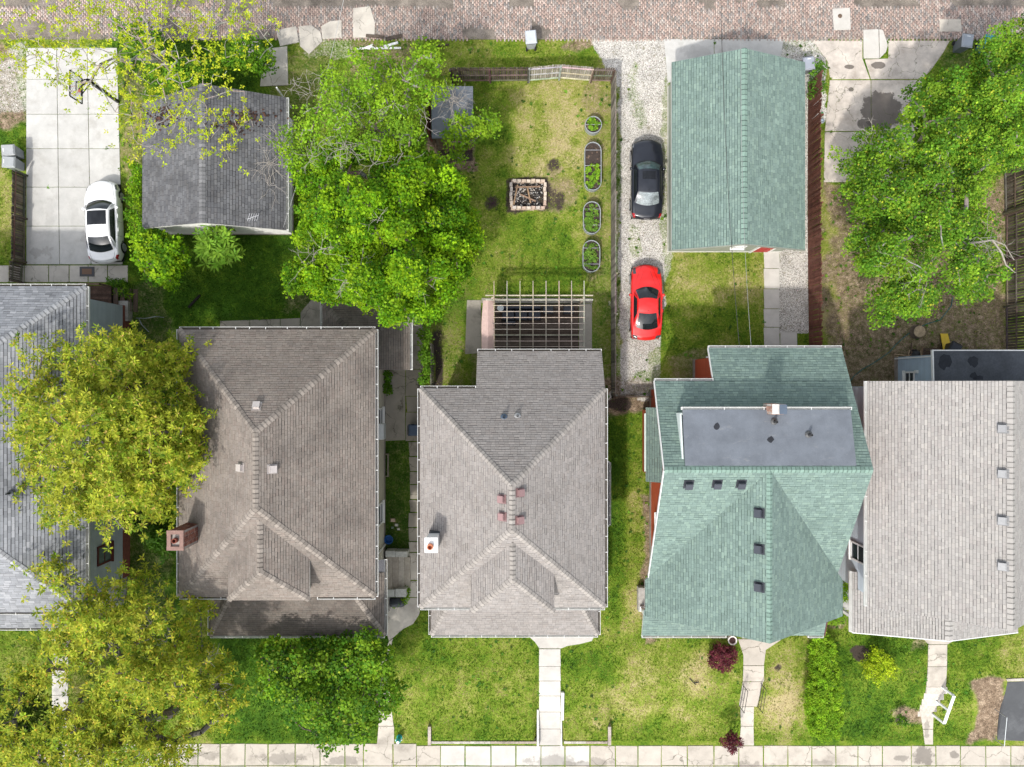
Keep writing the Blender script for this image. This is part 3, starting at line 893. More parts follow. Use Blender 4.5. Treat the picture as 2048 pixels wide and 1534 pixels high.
def gutter(house, a, b, out, wd=0.115, dirty_shaded=True, hang=0.85, name='gutter'):
    a, b, out = Vector(a), Vector(b), Vector(out).normalized()
    d = (b - a); L = d.length; d.normalize()
    W = (0.66, 0.66, 0.64); D = (0.10, 0.085, 0.07) if dirty_shaded else (0.5, 0.5, 0.48)  # dark bed: debris, with the channel's shade put into the colour
    mb = MB(); z = -0.06
    o0 = out * 0.012
    mb.bar(a + o0 + UP * (z - 0.09), b + o0 + UP * (z - 0.09), 0.014, 0.11, W)
    mb.bar(a + out * (0.012 + wd) + UP * (z - 0.02), b + out * (0.012 + wd) + UP * (z - 0.02), 0.016, 0.13, W)
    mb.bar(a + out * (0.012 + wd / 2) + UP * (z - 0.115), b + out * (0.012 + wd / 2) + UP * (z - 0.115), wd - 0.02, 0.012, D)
    k = max(int(L / hang), 1)
    for i in range(k + 1):
        p = a + d * (L * i / k)
        if i in (0, k): p = p + d * (0.02 if i == 0 else -0.02)
        p = p + d * (0 if i in (0, k) else R.uniform(-.15, .15))
        mb.bar(p + UP * (z + 0.035), p + out * (wd + 0.012) + UP * (z + 0.035), 0.03, 0.012, W)
    return mb.build(name, M['paint'], house)

def downspout(house, p, z0, z1, col=(0.75, 0.75, 0.73)):
    MB().box(p[0] - .04, p[1] - .03, z0, p[0] + .04, p[1] + .03, z1, col).build('downspout', M['paint'], house)

def clap(mb, a, b, z0, z1, col, board=0.13):
    """lapped boards on the wall line a->b (outside on the right hand), z1 may be a function of position 0..1 at a and b"""
    a, b = Vector((*a, 0)), Vector((*b, 0))
    d = (b - a).normalized(); o = d.cross(UP)
    za, zb = z1 if isinstance(z1, tuple) else (z1, z1)
    L = (b - a).length
    z = z0
    while z < max(za, zb) - 0.01:
        zt = min(z + board, max(za, zb))
        # clip to sloping top
        def xr(zz):
            if abs(za - zb) < 1e-6: return 0.0, L
            t = (zz - za) / (zb - za)
            if zb > za: return max(0.0, min(1.0, t)) * L, L
            return 0.0, max(0.0, min(1.0, t)) * L
        l0, r0 = xr(z); l1, r1 = xr(zt)
        k = R.uniform(0.95, 1.04); c = tuple(q * k for q in col)
        if r0 - l0 > 0.01:
            mb.face([a + d * l0 + o * 0.022 + UP * z, a + d * r0 + o * 0.022 + UP * z, a + d * r1 + o * 0.004 + UP * zt, a + d * l1 + o * 0.004 + UP * zt], c)
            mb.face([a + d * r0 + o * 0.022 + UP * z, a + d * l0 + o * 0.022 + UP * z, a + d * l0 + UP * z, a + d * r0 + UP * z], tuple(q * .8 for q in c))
        z += board

def walls(house, x0, y0, x1, y1, z0, z1, col, found=None, fcol=(0.30, 0.27, 0.24), gable=None, name='wall'):
    """closed body with lapped siding; gable = ('x', zr) ridge along x, ('y', zr) ridge along y"""
    mb = MB()
    mb.box(x0, y0, z0, x1, y1, z1, col)
    for a, b in (((x0, y0), (x1, y0)), ((x1, y0), (x1, y1)), ((x1, y1), (x0, y1)), ((x0, y1), (x0, y0))):
        clap(mb, a, b, z0 + 0.002, z1, col)
    if gable:
        ax, zr = gable
        if ax == 'y':
            xm = (x0 + x1) / 2
            for y, s in ((y0, 1), (y1, -1)):
                mb.face([(x0, y, z1), (x1, y, z1), (xm, y, zr)] if s > 0 else [(x1, y, z1), (x0, y, z1), (xm, y, zr)], col)
                A, B = ((x0, y), (xm, y)), ((xm, y), (x1, y))
                if s > 0:
                    clap(mb, A[0], A[1], z1, (z1, zr), col); clap(mb, B[0], B[1], z1, (zr, z1), col)
                else:
                    clap(mb, B[1], B[0], z1, (z1, zr), col); clap(mb, A[1], A[0], z1, (zr, z1), col)
        else:
            ym = (y0 + y1) / 2 if len(gable) < 3 or gable[2] is None else gable[2]
            zr = gable[1]
            for x, s in ((x1, 1), (x0, -1)):
                if s > 0:
                    mb.face([(x, y0, z1), (x, y1, z1), (x, ym, zr)], col)
                    clap(mb, (x, y0), (x, ym), z1, (z1, zr), col); clap(mb, (x, ym), (x, y1), z1, (zr, z1), col)
                else:
                    mb.face([(x, y1, z1), (x, y0, z1), (x, ym, zr)], col)
                    clap(mb, (x, y1), (x, ym), z1, (z1, zr), col); clap(mb, (x, ym), (x, y0), z1, (zr, z1), col)
    w_ = mb.build(name, M['paint'], house)
    if found:
        e = 0.035
        fb = MB().box(x0 - e, y0 - e, -0.3, x1 + e, y1 + e, found, fcol)
        fb.build('foundation', M['stone'], house)
    return w_

M['glass'] = simple('window_glass', (0.03, 0.04, 0.05), 0.08, var=0.1, spec=0.6)
def window(house, c, nrm, wd, ht, frame=(0.75, 0.75, 0.73), bars=1, name='window', pane=None):
    """framed opening standing proud of the wall; c on the wall plane, nrm outward"""
    c, nrm = Vector(c), Vector(nrm).normalized()
    s = UP.cross(nrm).normalized()
    mb = MB(); t = 0.09
    for k in (-1, 1):
        mb.obox(c + s * k * (wd / 2) + nrm * 0.035, s * t / 2, nrm * 0.035, UP * (ht / 2 + t / 2), frame)
        mb.obox(c + UP * k * ht / 2 + nrm * 0.035, s * (wd / 2 - t / 2), nrm * 0.032, UP * t / 2, frame)
    mb.obox(c - UP * (ht / 2 + 0.07) + nrm * 0.07, s * (wd / 2 + 0.1), nrm * 0.07, UP * 0.025, frame)
    if bars: mb.obox(c + nrm * 0.028, s * (wd / 2 - t / 2), nrm * 0.022, UP * 0.025, frame)
    w_ = mb.build(name, M['paint'], house)
    MB().obox(c + nrm * 0.014, s * (wd / 2 - 0.01), nrm * 0.012, UP * (ht / 2 - 0.01)).build('pane', pane or M['glass'], w_)
    return w_

def door(house, c, nrm, wd, ht, col, frame=(0.75, 0.75, 0.73)):
    c, nrm = Vector(c), Vector(nrm).normalized()
    s = UP.cross(nrm).normalized()
    mb = MB()
    for k in (-1, 1):
        mb.obox(c + s * k * (wd / 2 + 0.05) + nrm * 0.04, s * 0.05, nrm * 0.04, UP * (ht / 2 + 0.1), frame)
    mb.obox(c + UP * (ht / 2 + 0.05) + nrm * 0.04, s * wd / 2, nrm * 0.037, UP * 0.05, frame)
    mb.build('door_frame', M['paint'], house)
    d = MB().obox(c + nrm * 0.025, s * wd / 2, nrm * 0.02, UP * ht / 2, col)
    for a in (-1, 1):
        for b in (-1, 1):
            d.obox(c + nrm * 0.05 + s * a * wd * 0.22 + UP * b * ht * 0.22, s * wd * 0.15, nrm * 0.008, UP * ht * 0.16, tuple(q * 0.9 for q in col))
    dd = d.build('door', M['paint'], house)
    MB().obox(c + nrm * 0.085 + s * wd * 0.4, s * 0.05, nrm * 0.02, UP * 0.015, (0.5, 0.42, 0.25)).build('handle', M['metal'], dd)

def on_plane(px, py, poly):
    nr = normal(poly); o = Vector((0, 0, H))
    d = P(px, py, 0) - o
    t = (Vector(poly[0]) - o).dot(nr) / d.dot(nr)
    return o + d * t

def box_vent(house, px, py, face, col, size=0.34, ht=0.15, turn=0.0):
    p = on_plane(px, py, face); nr = normal(face)
    u = UP.cross(nr).normalized(); v = nr.cross(u)
    if turn:
        u, v = u * math.cos(turn) + v * math.sin(turn), v * math.cos(turn) - u * math.sin(turn)
    mb = MB()
    mb.obox(p + nr * 0.028, u * size * 0.72, v * size * 0.75, nr * 0.008, tuple(q * 0.75 for q in col))
    h = size / 2
    b = [p - u * h - v * h + nr * .03, p + u * h - v * h + nr * .03, p + u * h + v * h + nr * .03, p - u * h + v * h + nr * .03]
    t = [b[0] + nr * ht * 0.8 + u * .02, b[1] + nr * ht * 0.8 - u * .02, b[2] + nr * ht * 1.1 - u * .03 - v * .03, b[3] + nr * ht * 1.1 + u * .03 - v * .03]
    mb.hexa(b, t, col)
    mb.obox(p + nr * (ht + 0.03) - v * 0.02, u * h * 1.08, v * h * 1.05, nr * 0.010, tuple(min(q * 1.1, .8) for q in col))
    return mb.build('roof_vent', M['metal'], house)

def pipe_vent(house, px, py, face, r=0.05, ht=0.35, col=(0.05, 0.055, 0.06)):
    p = on_plane(px, py, face)
    mb = MB()
    mb.lathe(p + UP * 0.0, [(0.17, 0.02), (0.15, 0.05), (r * 1.5, 0.10), (r * 1.2, 0.14)], 14, tuple(q * 1.5 for q in col))
    mb.lathe(p, [(r, 0.0), (r, ht), (r * 0.72, ht), (r * 0.72, ht - 0.12), (0.0, ht - 0.12)], 12, col)
    return mb.build('vent_pipe', M['metal'], house)

def brick_stack(house, cx, cy, hx, hy, z0, z1, pal, cap=True, flue=(0.45, 0.17, 0.10), name='chimney', mortar=(0.30, 0.27, 0.24), ccol=(0.24, 0.15, 0.125)):
    """chimney: mortar core, every visible brick its own sub-part"""
    ch = MB().box(cx - hx + .012, cy - hy + .012, z0, cx + hx - .012, cy + hy - .012, z1 - 0.11, mortar).build(name, M['stone'], house)
    meshes = []
    for c in pal:
        m_ = MB().box(-0.103, -0.052, 0, 0.103, 0.052, 0.062, c); meshes.append(m_.mesh('brick', M['brick']))
    z = z0; row = 0
    while z < z1 - 0.08:
        for (ax, L, off, q) in (('x', hx, -hy + .05, 0), ('x', hx, hy - .05, 0), ('y', hy, -hx + .05, 1), ('y', hy, hx - .05, 1)):
            k = max(int(round((2 * L - 0.0) / 0.22)), 1)
            st = 2 * (L - (0.105 if ax == 'y' else 0)) / k
            for i in range(k):
                s_ = -(L - (0.105 if ax == 'y' else 0)) + (i + 0.5) * st
                jog = (st * 0.25 if row % 2 else -st * 0.25) if 0 < i < k - 1 else 0
                px_, py_ = (s_ + jog, off) if ax == 'x' else (off, s_ + jog)
                rot = Matrix.Rotation(math.pi / 2 if q else 0, 4, 'Z')
                scl = Matrix.Diagonal((st / 0.222 * .93, 1, 1, 1))
                piece(R.choice(meshes), 'brick', ch, Matrix.Translation((cx + px_ + R.uniform(-.004, .004), cy + py_ + R.uniform(-.004, .004), z)) @ rot @ scl)
        z += 0.075; row += 1
    if cap:
        mb = MB()
        for a in (-1, 1):
            mb.box(cx - hx - .03, cy + a * (hy - .07) - .09, z1 - .09, cx + hx + .03, cy + a * (hy - .07) + .09, z1, ccol)
            mb.box(cx + a * (hx - .07) - .09, cy - hy + .025, z1 - .088, cx + a * (hx - .07) + .09, cy + hy - .025, z1 - .002, ccol)
        mb.build('crown', M['stone'], ch)
        MB().lathe((cx, cy, z1 - 0.12), [(0.12, 0), (0.12, 0.24), (0.085, 0.24), (0.085, 0.02), (0, 0.02)], 12, flue).build('flue', M['stone'], ch)
    return ch

def hipfaces(NW, NE, SE, SW, R1, R2):
    return dict(N=[NE, NW, R1], W=[NW, SW, R2, R1], S=[SW, SE, R2], E=[SE, NE, R1, R2])

def dormer(house, xc, hw, yf, ze, zr, yrf, S, pal, smat, cmat, wcol, **kw):
    """hipped dormer on the south slope S"""
    nr = normal(S); o = Vector(S[0])
    def yat(x, z): return (o.dot(nr) - nr.x * x - nr.z * z) / nr.y
    yb_ = yat(xc, ze) ; yt = yat(xc, zr)
    A = (xc - hw, yf, ze); B = (xc + hw, yf, ze); T = (xc, yrf, zr)
    E = [B, (xc + hw, yb_, ze), (xc, yt, zr), T]; W = [(xc - hw, yb_, ze), A, T, (xc, yt, zr)]
    Sf = [A, B, T]
    MB().box(xc - hw + .22, yf + .28, ze - 1.35, xc + hw - .22, yb_ + 0.3, ze - 0.06, wcol).build('dormer_wall', M['paint'], house)
    window(house, (xc, yf + .28, ze - 0.62), (0, -1, 0), 1.6, 0.65)
    roof(house, [E, W, Sf], pal, smat, cmat, [(T, A), (T, B), ((xc, yt, zr), T)], name='dormer_roof', thick=0.1, **kw)

def posts(house, pts, z0, z1, w_=0.16, col=(0.72, 0.72, 0.70)):
    for (x, y) in pts:
        mb = MB().box(x - w_ / 2, y - w_ / 2, z0, x + w_ / 2, y + w_ / 2, z1, col)
        mb.box(x - w_ * .75, y - w_ * .75, z0, x + w_ * .75, y + w_ * .75, z0 + 0.15, col)
        mb.build('porch_post', M['paint'], house)
# ---------------------------------------------------------------- the houses
WHT = (0.74, 0.74, 0.72)
def foot(x0, y0, x1, y1):        # no grass under a building
    EXCL.append([(1024 + x * F / H, 767 - y * F / H) for x, y in ((x0, y0), (x1, y0), (x1, y1), (x0, y1))])

# -- grey roofed house at the far left
PA = [(0.25, 0.258, 0.272), (0.30, 0.308, 0.322), (0.205, 0.212, 0.226), (0.35, 0.355, 0.368), (0.275, 0.283, 0.30)]
M['sh_a'] = shingle_mat('shingle_grey', 0.3); M['cap_a'] = cap_mat('cap_grey', (0.31, 0.315, 0.325))
ha = thing('house', 'grey shingled house with blue grey siding beyond the wooden steps', 'house', (-26.5, -3, 0), 'houses in the row')
ze = 5.1
NE = (-21.52, 4.9, ze); SE = (-21.52, -11.55, ze); NW = (-31.6, 4.9, ze); SW = (-31.6, -11.55, ze)
R1 = (-26.6, 0.0, 8.3); R2 = (-26.6, -5.7, 8.3)
FA = hipfaces(NW, NE, SE, SW, R1, R2)
walls(ha, -31.0, -11.0, -22.05, 4.4, 0.25, ze - .05, (0.32, 0.36, 0.39), 0.75, (0.17, 0.06, 0.042))
roof(ha, list(FA.values()), PA, M['sh_a'], M['cap_a'], [(R1, NE), (R1, NW), (R2, SE), (R2, SW), (R1, R2)], tw=(0.28, 0.34), course=0.15, rand=0.10)
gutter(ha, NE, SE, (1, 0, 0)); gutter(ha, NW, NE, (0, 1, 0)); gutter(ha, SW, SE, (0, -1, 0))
zp = 3.2
pf = [(-31.0, -13.0, zp), (-22.0, -13.0, zp), (-22.9, -11.2, 4.0), (-31.0, -11.2, 4.0)]
pf2 = [(-22.0, -13.0, zp), (-22.0, -11.2, zp), (-22.9, -11.2, 4.0)]
roof(ha, [pf, pf2], PA, M['sh_a'], M['cap_a'], [((-22.9, -11.2, 4.0), (-22.0, -13.0, zp))], name='porch_roof', tw=(0.28, 0.34), course=0.15)
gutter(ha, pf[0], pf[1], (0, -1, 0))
MB().box(-31, -12.7, -0.2, -22.2, -11.04, 0.55, (0.3, 0.3, 0.3)).build('porch_floor', M['paint'], ha)
posts(ha, [(-22.5, -12.6), (-25.5, -12.6), (-28.5, -12.6)], 0.55, 3.1)
foot(-31, -12.7, -22, 4.4)
for y, s in ((-9.2, 1.25), (-5.6, 1.2), (1.15, 1.2), (-2.2, 1.2)):
    window(ha, (-22.028, y, 2.6), (1, 0, 0), 0.95, s, (0.10, 0.03, 0.028), pane=simple('pane_pale', (0.10, 0.13, 0.13), 0.15))
pipe_vent(ha, 22, 986, FA['E'], 0.045, 0.35)

# -- brown roofed house with the brick chimney
PB = [(0.215, 0.185, 0.158), (0.24, 0.21, 0.182), (0.195, 0.17, 0.147), (0.225, 0.198, 0.175), (0.25, 0.212, 0.182), (0.21, 0.172, 0.148)]
M['sh_b'] = shingle_mat('shingle_brown', 0.42, (0.05, 0.043, 0.04)); M['cap_b'] = cap_mat('cap_brown', (0.235, 0.205, 0.178))
M['sh_b2'] = shingle_mat('shingle_dark', 0.5, (0.022, 0.019, 0.017), 0.6)
hb = thing('house', 'brown hip roofed house with red brick chimney and cream walls', 'house', (-11.6, -4, 0), 'houses in the row')
ze = 6.0
NW = (-16.39, 2.66, ze); NE = (-6.73, 2.66, ze); SE = (-6.73, -10.5, ze); SW = (-16.39, -10.5, ze)
R1 = (-11.56, -2.2, 9.0); R2 = (-11.56, -5.6, 9.0)
FB = hipfaces(NW, NE, SE, SW, R1, R2)
CREAM = (0.47, 0.44, 0.36)
walls(hb, -15.9, -9.95, -7.33, 2.1, 0.3, 5.94, CREAM, 0.4)
roof(hb, list(FB.values()), PB, M['sh_b'], M['cap_b'], [(R1, NE), (R1, NW), (R2, SE), (R2, SW), (R1, R2)], course=0.13, tw=(0.14, 0.30))
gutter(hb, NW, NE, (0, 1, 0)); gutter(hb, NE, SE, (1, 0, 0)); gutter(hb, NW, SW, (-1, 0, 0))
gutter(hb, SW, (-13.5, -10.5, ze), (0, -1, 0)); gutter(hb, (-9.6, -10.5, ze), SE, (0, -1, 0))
dormer(hb, -11.5, 1.92, -10.25, 7.35, 8.6, -8.6, FB['S'], PB, M['sh_b'], M['cap_b'], CREAM, course=0.13, tw=(0.14, 0.30))
# porch round the street side
A = (-15.97, -13.33, 3.4); B = (-6.74, -13.33, 3.4); C = (-7.3, -9.98, 4.55); D = (-15.3, -9.98, 4.55); E_ = (-6.74, -9.3, 3.4); F_ = (-7.3, -9.3, 3.62)
D1 = (-14.0, -9.98, 4.62); C1 = (-8.7, -9.98, 4.62)
PBD = [tuple(q * 0.78 for q in c) for c in PB]
pS = [A, B, C1, D1]; pE = [B, (-6.74, -9.98, 3.4), C1]; pW = [(-15.97, -9.98, 3.4), A, D1]
roof(hb, [pS, pE, pW], PBD, M['sh_b2'], M['cap_b'], [(D1, A), (C1, B)], name='porch_roof', course=0.13, tw=(0.14, 0.30))
gutter(hb, A, B, (0, -1, 0), dirty_shaded=False); gutter(hb, B, (-6.74, -9.3, 3.4), (1, 0, 0)); gutter(hb, A, (-15.97, -10.0, 3.4), (-1, 0, 0))
sm = MB().slab3([(-7.3, -9.98, 3.62), (-6.74, -9.98, 3.4), (-6.74, -9.3, 3.4), (-7.3, -9.3, 3.62)], 0.1, (0.12, 0.12, 0.13), WHT)
sm.build('side_canopy', M['paint'], hb)
MB().box(-15.8, -13.0, -0.2, -7.0, -9.99, 0.6, (0.33, 0.31, 0.28)).build('porch_floor', M['stone'], hb)
posts(hb, [(-15.5, -12.8), (-12.8, -12.8), (-10, -12.8), (-7.25, -12.8)], 0.6, 3.3, 0.2)
# rear addition
NWc = (-10.07, 4.3, 3.2); NEc = (-5.42, 4.3, 3.2); SEc = (-5.42, 0.72, 3.2); I1 = (-7.32, 2.4, 4.05); I0 = (-8.15, 2.4, 4.05); S2 = (-7.32, 0.72, 4.05); Wc = (-10.07, 2.4, 3.2)
roof(hb, [[NEc, NWc, I0, I1], [SEc, NEc, I1, S2], [NWc, Wc, I0]], PBD, M['sh_b2'], cap_mat('cap_dark', (0.13, 0.115, 0.10)), [(I1, NEc), (I0, NWc)], name='rear_roof', course=0.13, tw=(0.14, 0.30))
gutter(hb, Wc, NWc, (-1, 0, 0), dirty_shaded=False); gutter(hb, SEc, NEc, (1, 0, 0), dirty_shaded=False)
MB().box(-9.8, 2.13, 0, -5.75, 4.05, 3.12, CREAM).box(-7.30, 0.95, 0, -5.75, 2.12, 3.118, CREAM).build('rear_wall', M['paint'], hb)
foot(-15.9, -13, -7.3, 2.1); foot(-9.8, 0.9, -5.7, 4.1)
for y, z, w_, h_ in ((-1.9, 4.3, 1.0, 1.5), (-5.0, 4.3, 1.0, 1.5), (0.2, 4.3, 1.2, 1.4), (-1.9, 1.7, 1.0, 1.4), (-7.2, 1.7, 1.1, 1.4)):
    window(hb, (-7.308, y, z), (1, 0, 0), w_, h_)
ac = MB().box(-7.28, -3.05, 1.75, -6.98, -2.2, 2.35, (0.62, 0.64, 0.64)); ac.box(-6.97, -3.0, 1.8, -6.955, -2.25, 2.3, (0.4, 0.42, 0.42)); ac.build('window_unit', M['plastic'], hb)
downspout(hb, (-7.25, 1.2), 0.3, 5.85); downspout(hb, (-7.25, -9.2), 0.3, 5.85)
brick_stack(hb, -15.45, -7.2, 0.36, 0.44, 6.3, 8.4, [(0.20, 0.075, 0.05), (0.25, 0.10, 0.07), (0.16, 0.065, 0.05), (0.29, 0.15, 0.11)], flue=(0.2, 0.06, 0.04))
fl = MB(); fp = on_plane(392, 1062, FB['W'])
fl.slab3([(-15.05, -6.78, 6.56), (-15.05, -7.62, 6.56), (-14.75, -7.62, 6.72), (-14.75, -6.78, 6.72)], 0.05, (0.03, 0.03, 0.032)); fl.build('flashing', M['metal'], hb)
for px, py, f in ((514, 813, 'N'), (483, 935, 'W'), (544, 938, 'E')):
    box_vent(hb, px, py, FB[f], (0.50, 0.45, 0.42), 0.30, 0.14)

# -- middle house, grey brown roof
PC = [(0.27, 0.249, 0.232), (0.295, 0.273, 0.255), (0.245, 0.225, 0.209), (0.318, 0.291, 0.269), (0.28, 0.262, 0.248), (0.26, 0.233, 0.213)]
M['sh_c'] = shingle_mat('shingle_taupe', 0.16, (0.08, 0.07, 0.065)); M['cap_c'] = cap_mat('cap_taupe', (0.29, 0.266, 0.243), 0.15)
hc = thing('house', 'taupe hip roofed house with white chimney and pergola behind', 'house', (0, -5, 0), 'houses in the row')
NW = (-4.52, -0.25, 6.0); NE = (4.58, -0.25, 6.0); SE = (4.58, -11.02, 6.0); SW = (-4.52, -11.02, 6.0)
R1 = (0.0, -4.6, 9.0); R2 = (0.0, -6.58, 9.0)
FC = hipfaces(NW, NE, SE, SW, R1, R2)
nN = normal(FC['N']); sl = 3.0 / (4.6 - 0.25)
xl = P(952, 775, 6).x
z1 = 6.0 - sl * 1.88
CS = [NE, (xl, -0.25, 6.0), (xl, 1.63, z1), (4.58, 1.63, z1)]
CW = (0.46, 0.44, 0.40)
walls(hc, -4.0, -10.5, 4.08, -0.8, 0.3, 5.94, CW, 0.4)
walls(hc, xl + 0.35, -0.78, 4.05, 1.2, 0.3, z1 - 0.08, CW, 0.4, name='rear_wall')
roof(hc, list(FC.values()) + [CS], PC, M['sh_c'], M['cap_c'], [(R1, NE), (R1, NW), (R2, SE), (R2, SW), (R1, R2)], course=0.13, tw=(0.14, 0.32))
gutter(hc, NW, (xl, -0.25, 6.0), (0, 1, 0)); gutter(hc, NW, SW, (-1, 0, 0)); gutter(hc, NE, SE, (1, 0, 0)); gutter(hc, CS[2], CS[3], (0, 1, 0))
gutter(hc, SW, (-1.9, -11.02, 6.0), (0, -1, 0), dirty_shaded=False); gutter(hc, (1.98, -11.02, 6.0), SE, (0, -1, 0), dirty_shaded=False)
dormer(hc, 0.03, 1.96, -10.8, 7.35, 8.55, -8.95, FC['S'], PC, M['sh_c'], M['cap_c'], CW, course=0.13, tw=(0.14, 0.32))
A = (-4.28, -13.3, 3.4); B = (4.55, -13.3, 3.4); C1 = (3.1, -10.52, 4.55); D1 = (-2.85, -10.52, 4.55)
roof(hc, [[A, B, C1, D1], [B, (4.55, -10.52, 3.4), C1], [(-4.28, -10.52, 3.4), A, D1]], PC, M['sh_c'], M['cap_c'], [(D1, A), (C1, B)], name='porch_roof', course=0.13, tw=(0.14, 0.32))
gutter(hc, A, B, (0, -1, 0), dirty_shaded=False); gutter(hc, A, (-4.28, -11, 3.4), (-1, 0, 0)); gutter(hc, B, (4.55, -11, 3.4), (1, 0, 0))
MB().box(-4.0, -13.0, -0.2, 4.3, -10.54, 0.5, (0.4, 0.39, 0.37)).build('porch_floor', M['stone'], hc)
posts(hc, [(-3.8, -12.8), (-1.0, -12.8), (1.3, -12.8), (4.1, -12.8)], 0.5, 3.3, 0.2)
bay = MB().box(4.09, -7.35, 0.9, 5.0, -4.28, 3.4, CW); bay.build('bay_wall', M['paint'], hc)
br = MB().box(4.10, -7.46, 3.42, 5.12, -4.17, 3.50, (0.045, 0.042, 0.045)); brf = br.build('bay_roof', M['stone'], hc)
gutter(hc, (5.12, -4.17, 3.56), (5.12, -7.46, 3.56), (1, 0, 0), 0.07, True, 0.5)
gutter(hc, (4.6, -4.17, 3.56), (5.12, -4.17, 3.56), (0, 1, 0), 0.05); gutter(hc, (4.6, -7.46, 3.56), (5.12, -7.46, 3.56), (0, -1, 0), 0.05)
foot(-4, -13, 4.1, -.8); foot(xl, -.8, 4.1, 1.2); foot(4, -7.4, 5.0, -4.3)
for y in (-2.5, -9.0): window(hc, (4.102, y, 4.3), (1, 0, 0), 1.0, 1.4); window(hc, (4.102, y, 1.7), (1, 0, 0), 1.0, 1.4)
for y in (-2.5, -5.5, -9.0): window(hc, (-4.022, y, 4.3), (-1, 0, 0), 1.0, 1.4); window(hc, (-4.022, y, 1.7), (-1, 0, 0), 1.0, 1.4)
window(hc, (1.5, 1.222, 2.4), (0, 1, 0), 1.5, 1.2); door(hc, (-0.2, 1.222, 1.35), (0, 1, 0), 0.9, 2.05, (0.6, 0.6, 0.58))
door(hc, (1.0, -10.522, 1.6), (0, -1, 0), 0.95, 2.1, (0.25, 0.1, 0.06))
for px, py, f in ((1005, 998, 'W'), (1039, 985, 'E'), (1006, 1033, 'W'), (1038, 1040, 'E')):
    box_vent(hc, px, py, FC[f], (0.30, 0.185, 0.18), 0.29, 0.14)
pipe_vent(hc, 1008, 834, FC['N'], 0.055, 0.35, (0.05, 0.07, 0.1)); pipe_vent(hc, 1035, 832, FC['N'], 0.045, 0.3, (0.2, 0.2, 0.2))
wc = MB().box(-4.02, -7.83, 6.2, -3.5, -7.22, 7.82, WHT); wc.box(-4.07, -7.88, 7.82, -3.45, -7.17, 7.92, WHT)
wch = wc.build('chimney', M['paint'], hc)
MB().lathe((-3.8, -7.58, 7.92), [(0.15, 0), (0.14, 0.2), (0.10, 0.2), (0.10, 0.02), (0, 0.02)], 12, (0.52, 0.20, 0.11)).build('flue', M['stone'], wch)
fl = MB(); fl.box(-4.0, -7.21, 6.3, -3.47, -7.13, 6.72, (0.05, 0.055, 0.06)); fl.build('flashing', M['metal'], hc)

# -- green roofed house
PD = [(0.160, 0.222, 0.197), (0.178, 0.245, 0.212), (0.142, 0.198, 0.178), (0.205, 0.278, 0.235), (0.167, 0.23, 0.205), (0.15, 0.205, 0.186)]
M['sh_d'] = shingle_mat('shingle_green', 0.12, (0.04, 0.07, 0.06)); M['cap_d'] = cap_mat('cap_green', (0.18, 0.262, 0.222), 0.12)
hd = thing('house', 'orange red house with green shingle roof and grey flat dormer', 'house', (12, -5, 0), 'houses in the row')
XW, XE, YR, ZR = 7.08, 16.78, -4.01, 8.0
sN, sS = 0.55, 0.63
def zn(y): return ZR - sN * (y - YR)
def zs(y): return ZR + sS * (y - YR)
x17 = P(1417, 695, 4.8).x
Na = [(XE, 0.12, zn(.12)), (XW, 0.12, zn(.12)), (XW, YR, ZR), (XE, YR, ZR)]
Nb = [(XE, 1.80, zn(1.80)), (x17, 1.80, zn(1.80)), (x17, 0.12, zn(.12)), (XE, 0.12, zn(.12))]
XR = 11.97; WE = 6.91; EE = 17.15; ZE = 4.1; YF = -12.07
sW = (ZR - ZE) / (XR - WE); sE = (ZR - ZE) / (EE - XR)
zv = ZR - sW * (XR - XW); yv = YR - (ZR - zv) / sS
zv2 = ZR - sE * (XE - XR); yv2 = YR - (ZR - zv2) / sS
Sa = [(XW, YR, ZR), (XW, yv, zv), (XR, YR, ZR)]; Sb = [(XR, YR, ZR), (XE, yv2, zv2), (XE, YR, ZR)]
yw_ = YR - (ZR - ZE) / sS
Wf = [(XR, YR, ZR), (WE, yw_, ZE), (WE, YF, ZE), (XR, YF, ZR)]
Ef = [(XR, YR, ZR), (XR, YF, ZR), (EE, YF, ZE), (EE, yw_, ZE)]
RED = (0.40, 0.085, 0.04)
mb = MB()
walls(hd, 7.95, -11.6, 16.3, -0.35, 0.35, 4.05, RED, 0.45, (0.32, 0.28, 0.24))
ug = MB()                                          # gables under the cross roof
ug.box(7.95, -8.6, 4.06, 16.3, -0.5, 4.9, RED)
for x in (7.95, 16.3):
    o = -1 if x < 10 else 1
    pts = [(x, -0.36, zn(-0.36) - .2), (x, YR, ZR - .2), (x, -9.0, zs(-9.0) - .2), (x, -9.0, 4.0), (x, -0.36, 4.0)]
    ug.face(pts if o < 0 else list(reversed(pts)), RED)
for q in range(24):
    z = 4.06 + q * 0.13
    ya = min(-0.38, YR + (ZR - .3 - z) / sN); yb2 = max(-9.0, YR - (ZR - .3 - z) / sS)
    if ya - yb2 > 0.2: ug.obox((7.945, (ya + yb2) / 2, z + .06), (0.012, 0, 0.0), (0, (ya - yb2) / 2, 0), (0.006, 0, 0.062), tuple(c * R.uniform(.94, 1.05) for c in RED))
ug.face([(7.6, -11.6, 4.05), (16.5, -11.6, 4.05), (XR, -11.6, ZR - .25)], RED)
ug.build('gable_wall', M['paint'], hd)
walls(hd, x17 + .45, -0.34, 16.2, 1.35, 0.35, zn(1.8) - .12, RED, 0.45, name='rear_wall')
rd = roof(hd, [Na, Nb, Sa, Sb, Wf, Ef], PD, M['sh_d'], M['cap_d'], [((XW, YR, ZR), (XR, YR, ZR)), ((XR, YR, ZR), (XE, YR, ZR)), ((XR, YR, ZR), (XR, YF, ZR))], course=0.14, tw=(0.14, 0.30), capw=0.15, lip=.85, rand=0.12, deck=(0.035, 0.06, 0.05))
